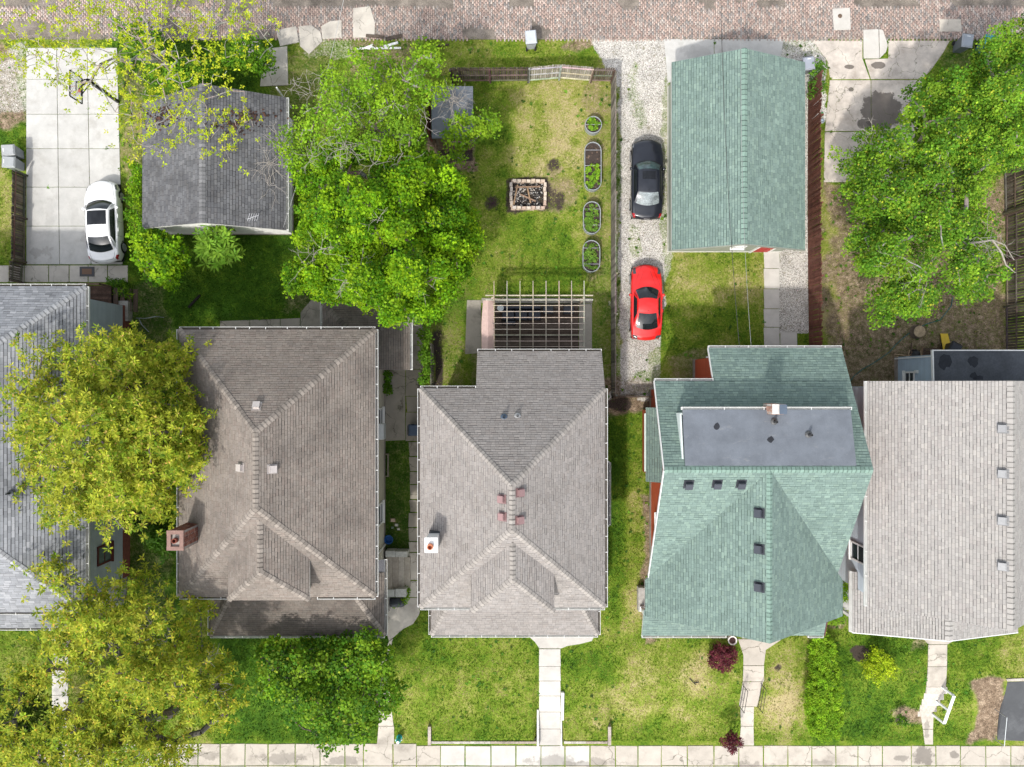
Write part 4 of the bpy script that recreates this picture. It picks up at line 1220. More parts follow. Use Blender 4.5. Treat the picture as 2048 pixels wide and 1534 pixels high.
# white barge boards on the west rake and gutters
bb = MB()
bb.bar((XW - .03, 0.12, zn(.12) - .06), (XW - .03, YR, ZR - .06), 0.03, 0.18, WHT); bb.bar((XW - .03, YR, ZR - .06), (XW - .03, yv, zv - .06), 0.03, 0.18, WHT)
bb.build('barge_board', M['paint'], hd)
gutter(hd, Na[1], (x17, 0.12, zn(.12)), (0, 1, 0), dirty_shaded=False); gutter(hd, Nb[1], Nb[0], (0, 1, 0), dirty_shaded=False)
bw_ = MB().bar((x17 - .02, 0.12, zn(.12) - .08), (x17 - .02, 1.8, zn(1.8) - .08), 0.025, 0.14, WHT); bw_.build('barge_board', M['paint'], hd)
# porch
pa = [(6.84, -13.27, 3.55), (16.42, -13.27, 3.55), (16.42, -11.75, 4.12), (6.84, -11.75, 4.12)]
roof(hd, [pa], PD, M['sh_d'], M['cap_d'], name='porch_roof', course=0.14, tw=(0.14, 0.30), deck=(0.035, 0.06, 0.05))
gutter(hd, pa[0], (11.3, -13.27, 3.55), (0, -1, 0), dirty_shaded=False); gutter(hd, (15.6, -13.27, 3.55), pa[1], (0, -1, 0), dirty_shaded=False)
MB().bar((16.45, -13.27, 3.5), (16.45, -12.2, 3.9), 0.05, 0.18, (0.10, 0.035, 0.035)).build('barge_board', M['paint'], hd)
MB().box(7.2, -13.0, -0.2, 16.2, -11.64, 0.5, (0.35, 0.33, 0.3)).build('porch_floor', M['stone'], hd)
posts(hd, [(7.4, -12.8), (10.2, -12.8), (12.9, -12.8), (16.0, -12.8)], 0.5, 3.5, 0.18)
# side annexe
an = [(7.16, -1.28, 3.0), (7.16, -5.24, 3.0), (7.93, -5.24, 3.5), (7.93, -1.28, 3.5)]
roof(hd, [an], [tuple(q * .85 for q in c) for c in PD], M['sh_d'], M['cap_d'], name='annexe_roof', course=0.14, tw=(0.14, 0.30), thick=0.1)
MB().box(7.45, -5.0, 0.35, 7.94, -1.5, 2.95, RED).build('annexe_wall', M['paint'], hd)
gg = MB().bar((7.12, -1.6, 2.96), (7.12, -4.7, 2.96), 0.09, 0.07, (0.55, 0.62, 0.58)); gg.build('gutter', M['paint'], hd)
# flat shed dormer
n = N('roof_membrane')
c = mul(n, (0.135, 0.15, 0.172), n.map(n.noise(0.9, 6, 0.7), 0.3, 0.7, 0.80, 1.2))
c = n.mix(n.map(n.noise(2.2, 6, 0.75, n.scaled(0.6, 1.4, 1)), 0.58, 0.72, 0, 0.35), c, (0.30, 0.30, 0.29))
c = mul(n, c, n.map(n.noise(45, 2), 0.3, 0.7, 0.88, 1.12))
n.bump(n.noise(14, 4), 0.15, 0.02)
M['membrane'] = n.fin(c, 0.62, 0, 0.35)
dm = [(8.06, -3.82, 7.93), (16.02, -3.82, 7.93), (16.0, -1.24, 7.42), (8.06, -1.24, 7.42)]
dmb = MB()
dmb.slab3(dm, 0.12, (1, 1, 1))
dmr = dmb.build('dormer_roof', M['membrane'], hd)
dw = MB()
for x in (7.985, 15.85):
    dw.slab3([(x - .04, -3.7, 7.78), (x + .04, -3.7, 7.78), (x + .04, -1.42, 7.32), (x - .04, -1.42, 7.32)], 0.9, (0.62, 0.68, 0.66))
dw.box(8.03, -1.48, 6.3, 15.85, -1.40, 7.30, (0.62, 0.66, 0.64))
dw.build('dormer_wall', M['paint'], hd)
gutter(hd, (8.0, -1.24, 7.46), (16.05, -1.24, 7.46), (0, 1, 0), dirty_shaded=False, hang=1.8)
for px, py, rx, ry in ((1434, 853, .16, .17), (1541, 879, .15, .15)):
    c_ = on_plane(px, py, dm); nn = normal(dm)
    k = [c_ + nn * 0.006 + Vector((math.cos(a) * rx * R.uniform(.7, 1.2), math.sin(a) * ry * R.uniform(.7, 1.2), 0)) for a in [i * math.pi / 5 for i in range(10)]]
    k = [Vector((p.x, p.y, (dm[0][2] + 0.008 - (p.y - dm[0][1]) * (0.51 / 2.58)))) for p in k]
    MB().slab3(k, 0.006, (0.028, 0.03, 0.036)).build('tar_patch', M['stone'], dmr)
pipe_vent(hd, 1548, 843, dm, 0.06, 0.4, (0.07, 0.07, 0.07)); pipe_vent(hd, 1617, 869, dm, 0.06, 0.4, (0.07, 0.07, 0.07))
for px, py, f in ((1377, 968, Sa), (1434, 967, Sa), (1482, 967, Sa), (1519, 1026, Wf), (1519, 1098, Wf), (1519, 1174, Wf)):
    box_vent(hd, px, py, f, (0.045, 0.05, 0.062), 0.33, 0.17)
ck = P(1560, 818, 8.3)
brick_stack(hd, ck.x, ck.y - 0.02, 0.3, 0.24, 6.9, 8.1, [(0.36, 0.2, 0.15), (0.42, 0.27, 0.2), (0.3, 0.16, 0.12)], cap=False, mortar=(0.5, 0.46, 0.42))
cc = MB().box(ck.x + .02, ck.y - .24, 8.16, ck.x + .36, ck.y + .2, 8.22, (0.10, 0.13, 0.17)); cc.box(ck.x - .3, ck.y - .24, 8.09, ck.x + .32, ck.y + .22, 8.155, (0.62, 0.58, 0.54))
cc.build('chimney_cap', M['metal'], hd)
foot(7.95, -13, 16.3, 1.4)
window(hd, (7.928, -7.6, 2.9), (-1, 0, 0), 0.9, 1.5); window(hd, (7.928, -6.2, 5.4), (-1, 0, 0), 0.8, 1.0); door(hd, (14.8, 1.372, 1.45), (0, 1, 0), 0.9, 2.0, (0.6, 0.6, 0.58))
window(hd, (11.5, 1.372, 1.9), (0, 1, 0), 1.1, 1.2)

# -- beige roofed house at the right
PE = [(0.32, 0.304, 0.287), (0.345, 0.328, 0.308), (0.295, 0.28, 0.266), (0.33, 0.316, 0.30), (0.375, 0.352, 0.325), (0.31, 0.286, 0.27)]
M['sh_e'] = shingle_mat('shingle_beige', 0.08, (0.18, 0.165, 0.15)); M['cap_e'] = cap_mat('cap_beige', (0.335, 0.317, 0.298), 0.08)
he = thing('house', 'pale blue sided house with beige shingle roof and dark flat rear roof', 'house', (22.5, -5, 0), 'houses in the row')
xe0, xr, xe1, zee, zr = 17.75, 22.52, 27.3, 5.5, 9.0
yN, yS = 0.12, -11.13
Wf2 = [(xr, yN, zr), (xe0, yN, zee), (xe0, yS, zee), (xr, yS, zr)]; Ef2 = [(xr, yS, zr), (xe1, yS, zee), (xe1, yN, zee), (xr, yN, zr)]
BLUE = (0.50, 0.57, 0.63)
walls(he, 18.25, -10.85, 26.8, -0.2, 0.4, 5.4, BLUE, 0.5, (0.2, 0.19, 0.18), gable=('y', 8.7))
roof(he, [Wf2, Ef2], PE, M['sh_e'], M['cap_e'], [((xr, yN, zr), (xr, yS, zr))], course=0.14, tw=(0.15, 0.30), capw=0.2, rand=0.07, deck=(0.09, 0.083, 0.08), step=0.24)
gutter(he, (xe0, yN, zee), (xe0, yS, zee), (-1, 0, 0), dirty_shaded=False, hang=1.4)
pz, pzr, px0, px1, pxr = 3.4, 4.65, 18.0, 26.75, 22.35
pw = [(pxr, -10.9, pzr), (px0, -10.9, pz), (px0, -13.15, pz), (pxr, -13.15, pzr)]; pe = [(pxr, -13.15, pzr), (px1, -13.15, pz), (px1, -10.9, pz), (pxr, -10.9, pzr)]
# the porch eave also runs back along the side wall
ps = [(18.24, -9.95, 3.478), (px0, -9.95, 3.412), (px0, -10.88, 3.412), (18.24, -10.88, 3.478)]
roof(he, [pw, pe, ps], PE, M['sh_e'], M['cap_e'], [((pxr, -10.9, pzr), (pxr, -13.15, pzr))], name='porch_roof', course=0.14, tw=(0.15, 0.30), capw=0.2, step=0.24)
gutter(he, (px0, -9.95, pz), (px0, -13.15, pz), (-1, 0, 0), dirty_shaded=False, hang=3); 
tr = MB().bar((px0, -13.18, pz - .08), (pxr, -13.18, pzr - .08), 0.04, 0.16, WHT); tr.bar((pxr, -13.18, pzr - .08), (px1, -13.18, pz - .08), 0.04, 0.16, WHT); tr.build('barge_board', M['paint'], he)
MB().box(18.3, -12.9, -0.2, 26.5, -10.9, 0.5, (0.36, 0.35, 0.33)).build('porch_floor', M['stone'], he)
posts(he, [(18.5, -12.7), (21.2, -12.7), (23.8, -12.7), (26.3, -12.7)], 0.5, 3.3)
for px, py in ((2006, 857), (2006, 947), (2006, 1041), (2006, 1132)):
    box_vent(he, px, py, Wf2, (0.26, 0.26, 0.262), 0.31, 0.15)
bx0 = 21.96
fr = [(bx0, 0.14, 4.0), (28.0, 0.14, 4.0), (28.0, 1.70, 3.9), (bx0, 1.70, 3.9)]
fm = MB().slab3(fr, 0.14, (0.75, 0.75, 0.75)); fmr = fm.build('flat_roof', simple('dark_felt', (0.062, 0.068, 0.078), 0.7, var=.25, scale=1.2), he)
for px, py, s in ((1890, 724, .42), (1946, 723, .34), (1948, 752, .22), (1958, 758, .28)):
    c_ = on_plane(px, py, fr)
    k = [Vector((c_.x + math.cos(a) * s * R.uniform(.6, 1.1), c_.y + math.sin(a) * s * R.uniform(.6, 1.1), 0)) for a in [i * math.pi / 7 for i in range(14)]]
    k = [Vector((p.x, max(p.y, 0.2), 4.006 - (max(p.y, .2) - .14) * (0.1 / 1.56))) for p in k]
    MB().slab3(k, 0.005, (0.030, 0.033, 0.04)).build('tar_patch', M['stone'], fmr)
tr = MB().bar((bx0 - .02, 1.73, 3.88), (28, 1.73, 3.88), 0.06, 0.14, WHT); tr.bar((bx0 - .03, 0.14, 3.95), (bx0 - .03, 1.76, 3.88), 0.06, 0.16, WHT); tr.build('fascia', M['paint'], he)
walls(he, bx0 + .12, -0.19, 27.8, 1.5, 0.3, 3.82, (0.36, 0.45, 0.53), 0.35, name='rear_wall')
window(he, (bx0 + .098, 0.35, 1.6), (-1, 0, 0), 0.55, 0.9); downspout(he, (bx0 + .02, 1.42), 0.2, 3.8)
MB().box(bx0 - .05, 0.55, 2.25, bx0 + .09, 0.72, 2.45, WHT).build('wall_lamp', M['plastic'], he)
foot(18.25, -13, 27.5, 1.5)
window(he, (18.228, -8.9, 3.6), (-1, 0, 0), 0.9, 1.5); window(he, (18.228, -4.5, 3.6), (-1, 0, 0), 0.9, 1.5); window(he, (18.228, -8.4, 1.4), (-1, 0, 0), 0.9, 1.2)

for x_ in (20.6, 24.4): window(he, (x_, -10.872, 2.0), (0, -1, 0), 1.1, 1.4)
door(he, (22.4, -10.872, 1.55), (0, -1, 0), 0.95, 2.05, (0.35, 0.12, 0.08)); window(he, (22.5, -10.872, 6.9), (0, -1, 0), 1.3, 1.2)
window(hd, (12.0, -11.602, 5.9), (0, -1, 0), 1.4, 1.3); door(hd, (13.4, -11.624, 1.5), (0, -1, 0), 0.95, 2.05, (0.6, 0.58, 0.52)); window(hd, (10.0, -11.624, 2.0), (0, -1, 0), 1.4, 1.4)
# -- green roofed garage
gf = thing('garage', 'sage garage with a green shingle gable roof beside the gravel drive', 'garage', (12.2, 12.3, 0), 'garages on the alley')
x0, x1, xm = 8.62, 15.82, 12.03; y0, y1 = 7.22, 17.35; zl, zh = 2.6, 4.2
W1 = [(xm, y1, zh), (x0, y1, zl), (x0, y0, zl), (xm, y0, zh)]; E1 = [(xm, y0, zh), (x1, y0, zl), (x1, y1, zl), (xm, y1, zh)]
SAGE = (0.255, 0.275, 0.225)
walls(gf, 8.98, 7.6, 15.45, 17.0, 0.2, 2.55, SAGE, 0.22, (0.6, 0.58, 0.54), gable=('y', 4.0))
roof(gf, [W1, E1], PD, M['sh_d'], M['cap_d'], [((xm, y1, zh), (xm, y0, zh))], course=0.14, tw=(0.14, 0.30), capw=0.16, lip=.42, rand=0.12, deck=(0.035, 0.06, 0.05), step=0.26)
window(gf, (12.55, 7.578, 1.7), (0, -1, 0), 0.6, 0.6); door(gf, (14.15, 7.578, 1.22), (0, -1, 0), 0.9, 2.0, (0.42, 0.05, 0.045))
gd = MB().box(9.6, 17.02, 0.1, 14.8, 17.06, 2.3, (0.66, 0.66, 0.64))
for k in range(4): gd.box(9.62, 17.06, 0.14 + k * 0.54, 14.78, 17.085, 0.62 + k * 0.54, (0.7, 0.7, 0.68))
gd.build('garage_door', M['paint'], gf)
fn_ = MB().bar((8.6, 7.19, 2.5), (xm, 7.19, 4.1), 0.03, 0.14, SAGE); fn_.bar((xm, 7.19, 4.1), (15.85, 7.19, 2.5), 0.03, 0.14, SAGE); fn_.build('barge_board', M['paint'], gf)
foot(8.98, 7.6, 15.45, 17)

# -- old dark garage
PG = [(0.125, 0.127, 0.135), (0.15, 0.152, 0.16), (0.10, 0.102, 0.11), (0.17, 0.17, 0.175), (0.135, 0.132, 0.135)]
M['sh_g'] = shingle_mat('shingle_slate', 0.5, (0.035, 0.034, 0.033), 0.8); M['cap_g'] = cap_mat('cap_slate', (0.165, 0.165, 0.17))
gg_ = thing('garage', 'white garage with an old dark slate coloured gable roof', 'garage', (-16, 12, 0), 'garages on the alley')
x0, x1, xm = -19.95, -12.2, -15.98; y0, y1 = 8.38, 15.45; zl, zh = 2.6, 4.35
W1 = [(xm, y1, zh), (x0, y1 - .3, zl), (x0, y0, zl), (xm, y0 - .1, zh)]; E1 = [(xm, y0 - .1, zh), (x1, y0 - .1, zl), (x1, y1, zl), (xm, y1, zh)]
walls(gg_, -19.6, 8.6, -12.62, 15.1, 0.15, 2.52, (0.76, 0.75, 0.72), 0.2, gable=('y', 4.1))
roof(gg_, [W1, E1], PG, M['sh_g'], M['cap_g'], [((xm, y1, zh), (xm, y0 - .1, zh))], course=0.15, tw=(0.22, 0.34), capw=0.17, deck=(0.03, 0.03, 0.032), slot=0.014, shadow=0.02)
gutter(gg_, (x1, y0 - .1, zl), (x1, y1, zl), (1, 0, 0), dirty_shaded=False)
foot(-19.6, 8.6, -12.6, 15.1)
an_ = MB()
q = P(517, 442, 2.9)
an_.tube([q, q + Vector((0, 0, 0.9))], 0.02, 6, (0.6, 0.6, 0.62)); an_.bar(q + Vector((-.3, -.1, .85)), q + Vector((.3, .1, .85)), .02, .02, (0.6, 0.6, 0.62))
for k in range(5): an_.bar(q + Vector((-.25 + k * .12 - .02, -.2, .86)), q + Vector((-.25 + k * .12 + .1, .2, .86)), .015, .015, (0.6, 0.6, 0.62))
an_.build('aerial', M['metal'], gg_)
# litter of dead leaves lying on its roof
lv = MB()
for _ in range(260):
    px, py = R.choice([(R.gauss(470, 22), R.gauss(248, 8)), (R.gauss(500, 26), R.gauss(232, 6)), (R.gauss(330, 22), R.gauss(232, 10))])
    f = W1 if px < 403 else E1
    p = on_plane(px, py, f) + UP * R.uniform(.035, .07)
    a = R.uniform(0, 6.3); s = R.uniform(.05, .1)
    u_ = Vector((math.cos(a), math.sin(a), R.uniform(-.3, .3))) * s; v_ = Vector((-math.sin(a), math.cos(a), R.uniform(-.3, .3))) * s * .7
    lv.face([p - u_, p - v_, p + u_, p + v_], R.choice([(0.05, 0.03, 0.022), (0.08, 0.04, 0.028), (0.03, 0.02, 0.018)]))
tag(lv.build('dead_leaves', M['bark'], gg_), kind='stuff')

# -- small flat shed
sh_ = thing('shed', 'small dark felt roofed garden shed under the tree', 'shed', (-3.4, 15, 0))
a = P(863, 275, 2.4); b = P(946, 174, 2.4)
rs = MB().slab3([(a.x, a.y, 2.3), (b.x, a.y, 2.3), (b.x, b.y, 2.5), (a.x, b.y, 2.5)], 0.1, (0.8, 0.82, 0.9), (0.25, 0.22, 0.2)); rs.build('roof', M['membrane'], sh_)
wm = MB().box(a.x + .15, a.y + .12, 0, b.x - .15, b.y - .12, 2.22, (0.15, 0.095, 0.07))
k = a.x + .15
while k < b.x - .3:
    wm.box(k, a.y + .10, 0.02, k + .13, a.y + .118, 2.2, tuple(q * R.uniform(.8, 1.2) for q in (0.17, 0.11, 0.08))); k += .14
wm.build('wall', M['wood'], sh_)
door(sh_, ((a.x + b.x) / 2, a.y + .10, 1.0), (0, -1, 0), 0.8, 1.9, (0.18, 0.12, 0.09), (0.2, 0.14, 0.1))
foot(a.x, a.y, b.x, b.y)
# ---------------------------------------------------------------- fences
def fence(name, label, pts, ht, pick_w, gapw, cols, rails, face, cat='fence', post_every=2.4, group='fences between the yards', lean=0.02, top_var=0.02, thick=0.02, wob=None, skip=()):
    """pts: ground line in world xy; face: +1/-1 side (left of travel = +1) that carries rails; each picket is a part"""
    o = Vector((*pts[0], 0)); o.z = zg(*pts[0])
    t = thing(name, label, cat, o, group)
    mesh_ = [MB().box(-pick_w / 2, -thick / 2, 0, pick_w / 2, thick / 2, ht, c).mesh('picket', M['wood']) for c in cols]
    tot = 0
    for (a, b) in zip(pts[:-1], pts[1:]):
        a, b = Vector((*a, 0)), Vector((*b, 0)); d = b - a; L = d.length; d.normalize()
        side = UP.cross(d) * face
        ang = math.atan2(d.y, d.x)
        k = int(L / (pick_w + gapw))
        for i in range(k):
            s = (i + .5) * L / k
            p = a + d * s
            sh = (wob(p) if wob else 0.0)
            mw = Matrix.Translation((p.x, p.y, zg(p.x, p.y) + 0.03)) @ Matrix.Rotation(ang, 4, 'Z') @ Matrix.Rotation(R.gauss(0, lean * .3), 4, 'Y') @ Matrix.Rotation(sh + R.gauss(0, lean * .25), 4, 'X') @ Matrix.Diagonal((1, 1, 1 + R.uniform(-top_var, top_var), 1))
            if i not in skip: piece(R.choice(mesh_), 'picket', t, mw)
        nseg = max(int(round(L / post_every)), 1)
        for i in range(nseg + 1):
            p = a + d * (L * i / nseg) + side * 0.09
            g = zg(p.x, p.y)
            MB().box(p.x - .045, p.y - .045, g - .2, p.x + .045, p.y + .045, g + ht + R.uniform(-.06, .05), tuple(q * R.uniform(.9, 1.3) for q in cols[0])).build('post', M['wood'], t)
            if i < nseg:
                q = a + d * (L * (i + 1) / nseg) + side * 0.09
                for h in rails:
                    mid = (p + q) / 2
                    off = side * (math.sin(wob(mid)) * h * -face if wob else 0)
                    MB().bar(p - side * .045 + UP * (g + h * ht + R.uniform(-.03, .03)), q - side * .045 + UP * (g + h * ht + R.uniform(-.03, .03)), .045, .085, tuple(c * R.uniform(1.0, 1.5) for c in R.choice(cols))).build('rail', M['wood'], t)
    return t
def gl(*pp):
    return [(G(x, y).x, G(x, y).y) for x, y in pp]

GW = [(0.17, 0.15, 0.125), (0.22, 0.195, 0.165), (0.13, 0.115, 0.10), (0.26, 0.235, 0.20)]
DW = [(0.085, 0.066, 0.050), (0.11, 0.088, 0.068), (0.065, 0.052, 0.042), (0.14, 0.118, 0.095)]
RW = [(0.135, 0.052, 0.036), (0.155, 0.062, 0.043), (0.118, 0.046, 0.033), (0.15, 0.066, 0.048)]
fence('picket_fence', 'grey picket fence along the alley end of the middle yard', gl((905, 163), (1056, 162)), 1.75, 0.10, 0.02, DW, (0.12, 0.5, 0.9), -1)
fence('picket_fence', 'bleached bowed fence panels along the alley end of the middle yard', gl((1057, 162), (1118, 157), (1180, 162)), 1.75, 0.10, 0.018, [(0.30, 0.275, 0.235), (0.36, 0.33, 0.285), (0.25, 0.225, 0.19)], (0.12, 0.5, 0.9), -1, post_every=2.0)
fence('picket_fence', 'short dark fence panel at the corner with the gravel drive', gl((1181, 162), (1222, 163)), 1.7, 0.10, 0.02, DW, (0.12, 0.5, 0.9), -1, post_every=1.3)
fence('board_fence', 'grey board fence between the middle yard and the gravel drive', gl((1222, 165), (1222, 790)), 1.7, 0.13, 0.02, GW, (0.12, 0.5, 0.93), 1)
fence('board_fence', 'red brown board fence beside the green garage', gl((1618, 700), (1616, 560), (1615, 420), (1616, 168)), 1.75, 0.13, 0.008, RW, (0.2, 0.8), -1, lean=0.05)
fence('board_fence', 'dark weathered board fence at the far right of the dirt yard', gl((2011, 705), (2011, 432)), 1.9, 0.13, 0.03, DW, (0.1, 0.5, 0.92), 1)
fence('board_fence', 'dark board fence behind the big maple at the right', gl((2009, 428), (2005, 160)), 1.9, 0.13, 0.03, DW, (0.1, 0.5, 0.92), 1)
fence('board_fence', 'low dark board fence beside the pale driveway', gl((53, 352), (51, 525)), 1.15, 0.12, 0.008, DW, (0.2, 0.85), 1)
fence('board_fence', 'low dark gate panel across the slab path', gl((47, 528), (45, 566)), 1.1, 0.12, 0.008, DW, (0.2, 0.85), 1, cat='gate')
fence('board_fence', 'brown board fence standing beside the small shed', gl((861, 205), (861, 282)), 1.8, 0.13, 0.01, RW, (0.2, 0.85), 1)
fence('board_fence', 'grey board fence left of the patio', gl((868, 690), (868, 775)), 1.4, 0.12, 0.02, GW, (0.2, 0.85), -1)
fence('slat_fence', 'low dark fence across the end of the gravel drive', gl((1224, 792), (1304, 792)), 0.9, 0.09, 0.02, DW, (0.2, 0.9), -1)
fence('board_fence', 'blue grey board fence between green and beige roofed houses', gl((1668, 806), (1690, 806)), 1.6, 0.13, 0.01, [(0.22, 0.26, 0.29), (0.25, 0.29, 0.32)], (0.2, 0.85), -1)

# ---------------------------------------------------------------- cars
def glossy(name, col, coat=1.0, rough=0.35, metal=0.0):
    n = N(name)
    n.b.inputs['Coat Weight'].default_value = coat; n.b.inputs['Coat Roughness'].default_value = 0.06
    c = mul(n, col, n.map(n.noise(3, 4), .3, .7, 0.95, 1.05))
    return n.fin(c, rough, metal, 0.4)
M['car_glass'] = simple('car_glass', (0.012, 0.016, 0.018), 0.05, var=0.2, spec=0.7)
M['glass_teal'] = simple('glass_teal', (0.05, 0.085, 0.085), 0.06, var=0.5, scale=2.2, spec=0.7)  # sky reflection of the windscreen put into the base colour
M['glass_pale'] = simple('glass_pale', (0.20, 0.23, 0.235), 0.06, var=0.5, scale=2.0, spec=0.7)  # pale base colour stands in for reflected sky and lit rear deck
M['lamp_clear'] = simple('lamp_clear', (0.16, 0.17, 0.18), 0.1, spec=0.6)
M['lamp_smoke'] = simple('lamp_smoke', (0.05, 0.055, 0.06), 0.12, spec=0.6)
M['lamp_red'] = simple('lamp_red', (0.30, 0.008, 0.012), 0.12, spec=0.6)
M['rim'] = simple('alloy', (0.45, 0.46, 0.47), 0.3, 0.7)

def interp(tab, t):
    for (a, va), (b, vb) in zip(tab[:-1], tab[1:]):
        if t <= b:
            k = (t - a) / (b - a); k = k * k * (3 - 2 * k)
            return va + (vb - va) * k
    return tab[-1][1]

def car(label, loc, heading, L, W, col, prof, cab, width, extras, bow=(0.32, 0.22)):
    """prof: shoulder height along t=-1 (rear)..1 (front); cab: screen base, screen top, roof rear, rear glass base (t), roof height; width: half-width factor along t"""
    t_ = thing('parked_car', label, 'car', loc, 'cars parked in the yards')
    paint = glossy('car_paint', col)
    mw = Matrix.Translation(loc) @ Matrix.Rotation(heading, 4, 'Z')
    def cross(k):
        """k -1..1 across -> (x factor, height factor 0 sill..1 shoulder, crown 0..1)"""
        a = abs(k)
        if a > 0.80: f = (a - .80) / .20; return 1.0 - 0.06 * f ** 2, 0.55 - 0.55 * f, 0
        if a > 0.62: f = (a - .62) / .18; return 0.985 + 0.015 * math.sin(f * math.pi / 2), 0.90 - 0.35 * f, 0
        if a > 0.50: f = (a - .50) / .12; return 0.88 + 0.105 * math.sin(f * math.pi / 2), 1.0 - 0.10 * f * f, 0
        f = a / .50; return 0.88 * f, 1.0, 1 - f * f
    def S(t, k, off=0.0):
        xf, hf, cr = cross(k)
        w_ = W / 2 * interp(width, t)
        zb = interp(prof, t)
        sill = 0.24 + 0.10 * max(0, abs(t) - .8) / .2
        x = math.copysign(xf * w_, k) if k else 0.0
        z = sill + (zb - sill) * hf + cr * 0.055
        y = t * L / 2
        b = bow[0] if t > 0 else bow[1]
        y -= math.copysign(b * (x / (W / 2)) ** 2 * abs(t) ** 3, t)
        endk = max(0, abs(t) - .93) / .07
        y -= math.copysign(endk * 0.07 * (hf - 0.5) ** 2 * 4, t)
        return Vector((x, y, z))
    def nrm(t, k):
        e = 0.01
        a = S(min(t + e, 1), k) - S(max(t - e, -1), k); b = S(t, min(k + e, 1)) - S(t, max(k - e, -1))
        v = b.cross(a); v.normalize()
        return v if v.z > -0.5 else -v
    def Sp(t, k, off):
        v = nrm(t, k)
        if v.dot(Vector((S(t, k).x, 0, 0.8))) < 0: v = -v
        return S(t, k) + v * off
    T = lambda p: mw @ p
    mb = MB()
    mb.grid(lambda u, v: T(S(-1 + 2 * v, -1 + 2 * u)), 32, 40)
    for t in (-1, 1):
        ring = [T(S(t, -1 + 2 * i / 32)) for i in range(33)]
        mb.face(ring if t < 0 else list(reversed(ring)))
    body = mb.build('body', paint, t_, smooth=True)
    MB().obox(mw @ Vector((0, 0, 0.22)), (mw.to_3x3() @ Vector((W / 2 * .88, 0, 0))), (mw.to_3x3() @ Vector((0, L / 2 * .9, 0))), (0, 0, 0.04), (0.01, 0.01, 0.01)).build('underbody', M['rubber'], t_)
    # cabin
    ws, wt, rr, rg, zr = cab[:5]
    wb, wr = cab[5] * W / 2, cab[6] * W / 2
    yw, yt, yr, yg = (q * L / 2 for q in (ws, wt, rr, rg))
    zb = lambda y: interp(prof, y / (L / 2)) + 0.0
    def roofp(u, y):
        f = (y - yr) / (yt - yr)
        return Vector((u * wr * (1 - 0.03 * abs(f - .5)), y, zr - 0.055 * u * u - 0.05 * (2 * f - 1) ** 2))
    def scr(u, v, front, off=0):
        y0, y1 = (yw, yt) if front else (yg, yr)
        sgn = 1 if front else -1
        b0 = Vector((u * wb * 0.93, y0 - sgn * 0.20 * u * u + sgn * 0.02, zb(y0) + 0.045 * (1 - u * u) + (0.0)))
        b1 = roofp(u, y1 - sgn * 0.06 * u * u)
        p = b0.lerp(b1, v); p.z += 0.05 * math.sin(v * math.pi)
        return p + Vector((0, sgn * off * .6, off))
    def sid(s, v, sg, off=0):
        y = yg + 0.16 + (yw - 0.16 - yg - 0.16) * s
        low = Vector((sg * wb, y, zb(y) - 0.01))
        yy = yr + (yt - yr) * min(max((y - yg) / (yw - yg) * 1.25 - .125, 0), 1)
        hi = roofp(sg, yy)
        p = low.lerp(hi, v); p.x += sg * 0.04 * math.sin(v * math.pi)
        return p + Vector((sg * off, 0, off * .4))
    cb = MB()
    cb.grid(lambda u, v: T(roofp(-1 + 2 * u, yr + (yt - yr) * v)), 12, 10)
    cb.grid(lambda u, v: T(scr(1 - 2 * u, v, True)), 12, 6)
    cb.grid(lambda u, v: T(scr(-1 + 2 * u, v, False)), 12, 6)
    cb.grid(lambda s, v: T(sid(s, v, 1)), 14, 5); cb.grid(lambda s, v: T(sid(1 - s, v, -1)), 14, 5)
    cb.build('cabin', paint, t_, smooth=True)
    MB().grid(lambda u, v: T(scr(.93 * (1 - 2 * u), .04 + .9 * v, True, 0.012)), 12, 6).build('windscreen', M[extras.get('glass', 'car_glass')], t_, smooth=True)
    MB().grid(lambda u, v: T(scr(.88 * (-1 + 2 * u), .05 + .87 * v, False, 0.012)), 12, 6).build('rear_window', M[extras.get('rglass', 'car_glass')], t_, smooth=True)
    for sg in (1, -1):
        MB().grid(lambda s, v: T(sid(.10 + .80 * (s if sg > 0 else 1 - s), .10 + .74 * v, sg, 0.012)), 14, 4).build('side_window', M['car_glass'], t_, smooth=True)
        sm_ = mw @ Vector((sg * (W / 2 + 0.02), yw - 0.42, zb(yw) + 0.03))
        mr = MB(); mr.lathe(sm_, [(0.0, -.07), (0.07, -.06), (0.095, 0.0), (0.08, 0.05), (0.0, 0.065)], 10); mr.build('wing_mirror', extras.get('mirror', paint), t_, smooth=True)
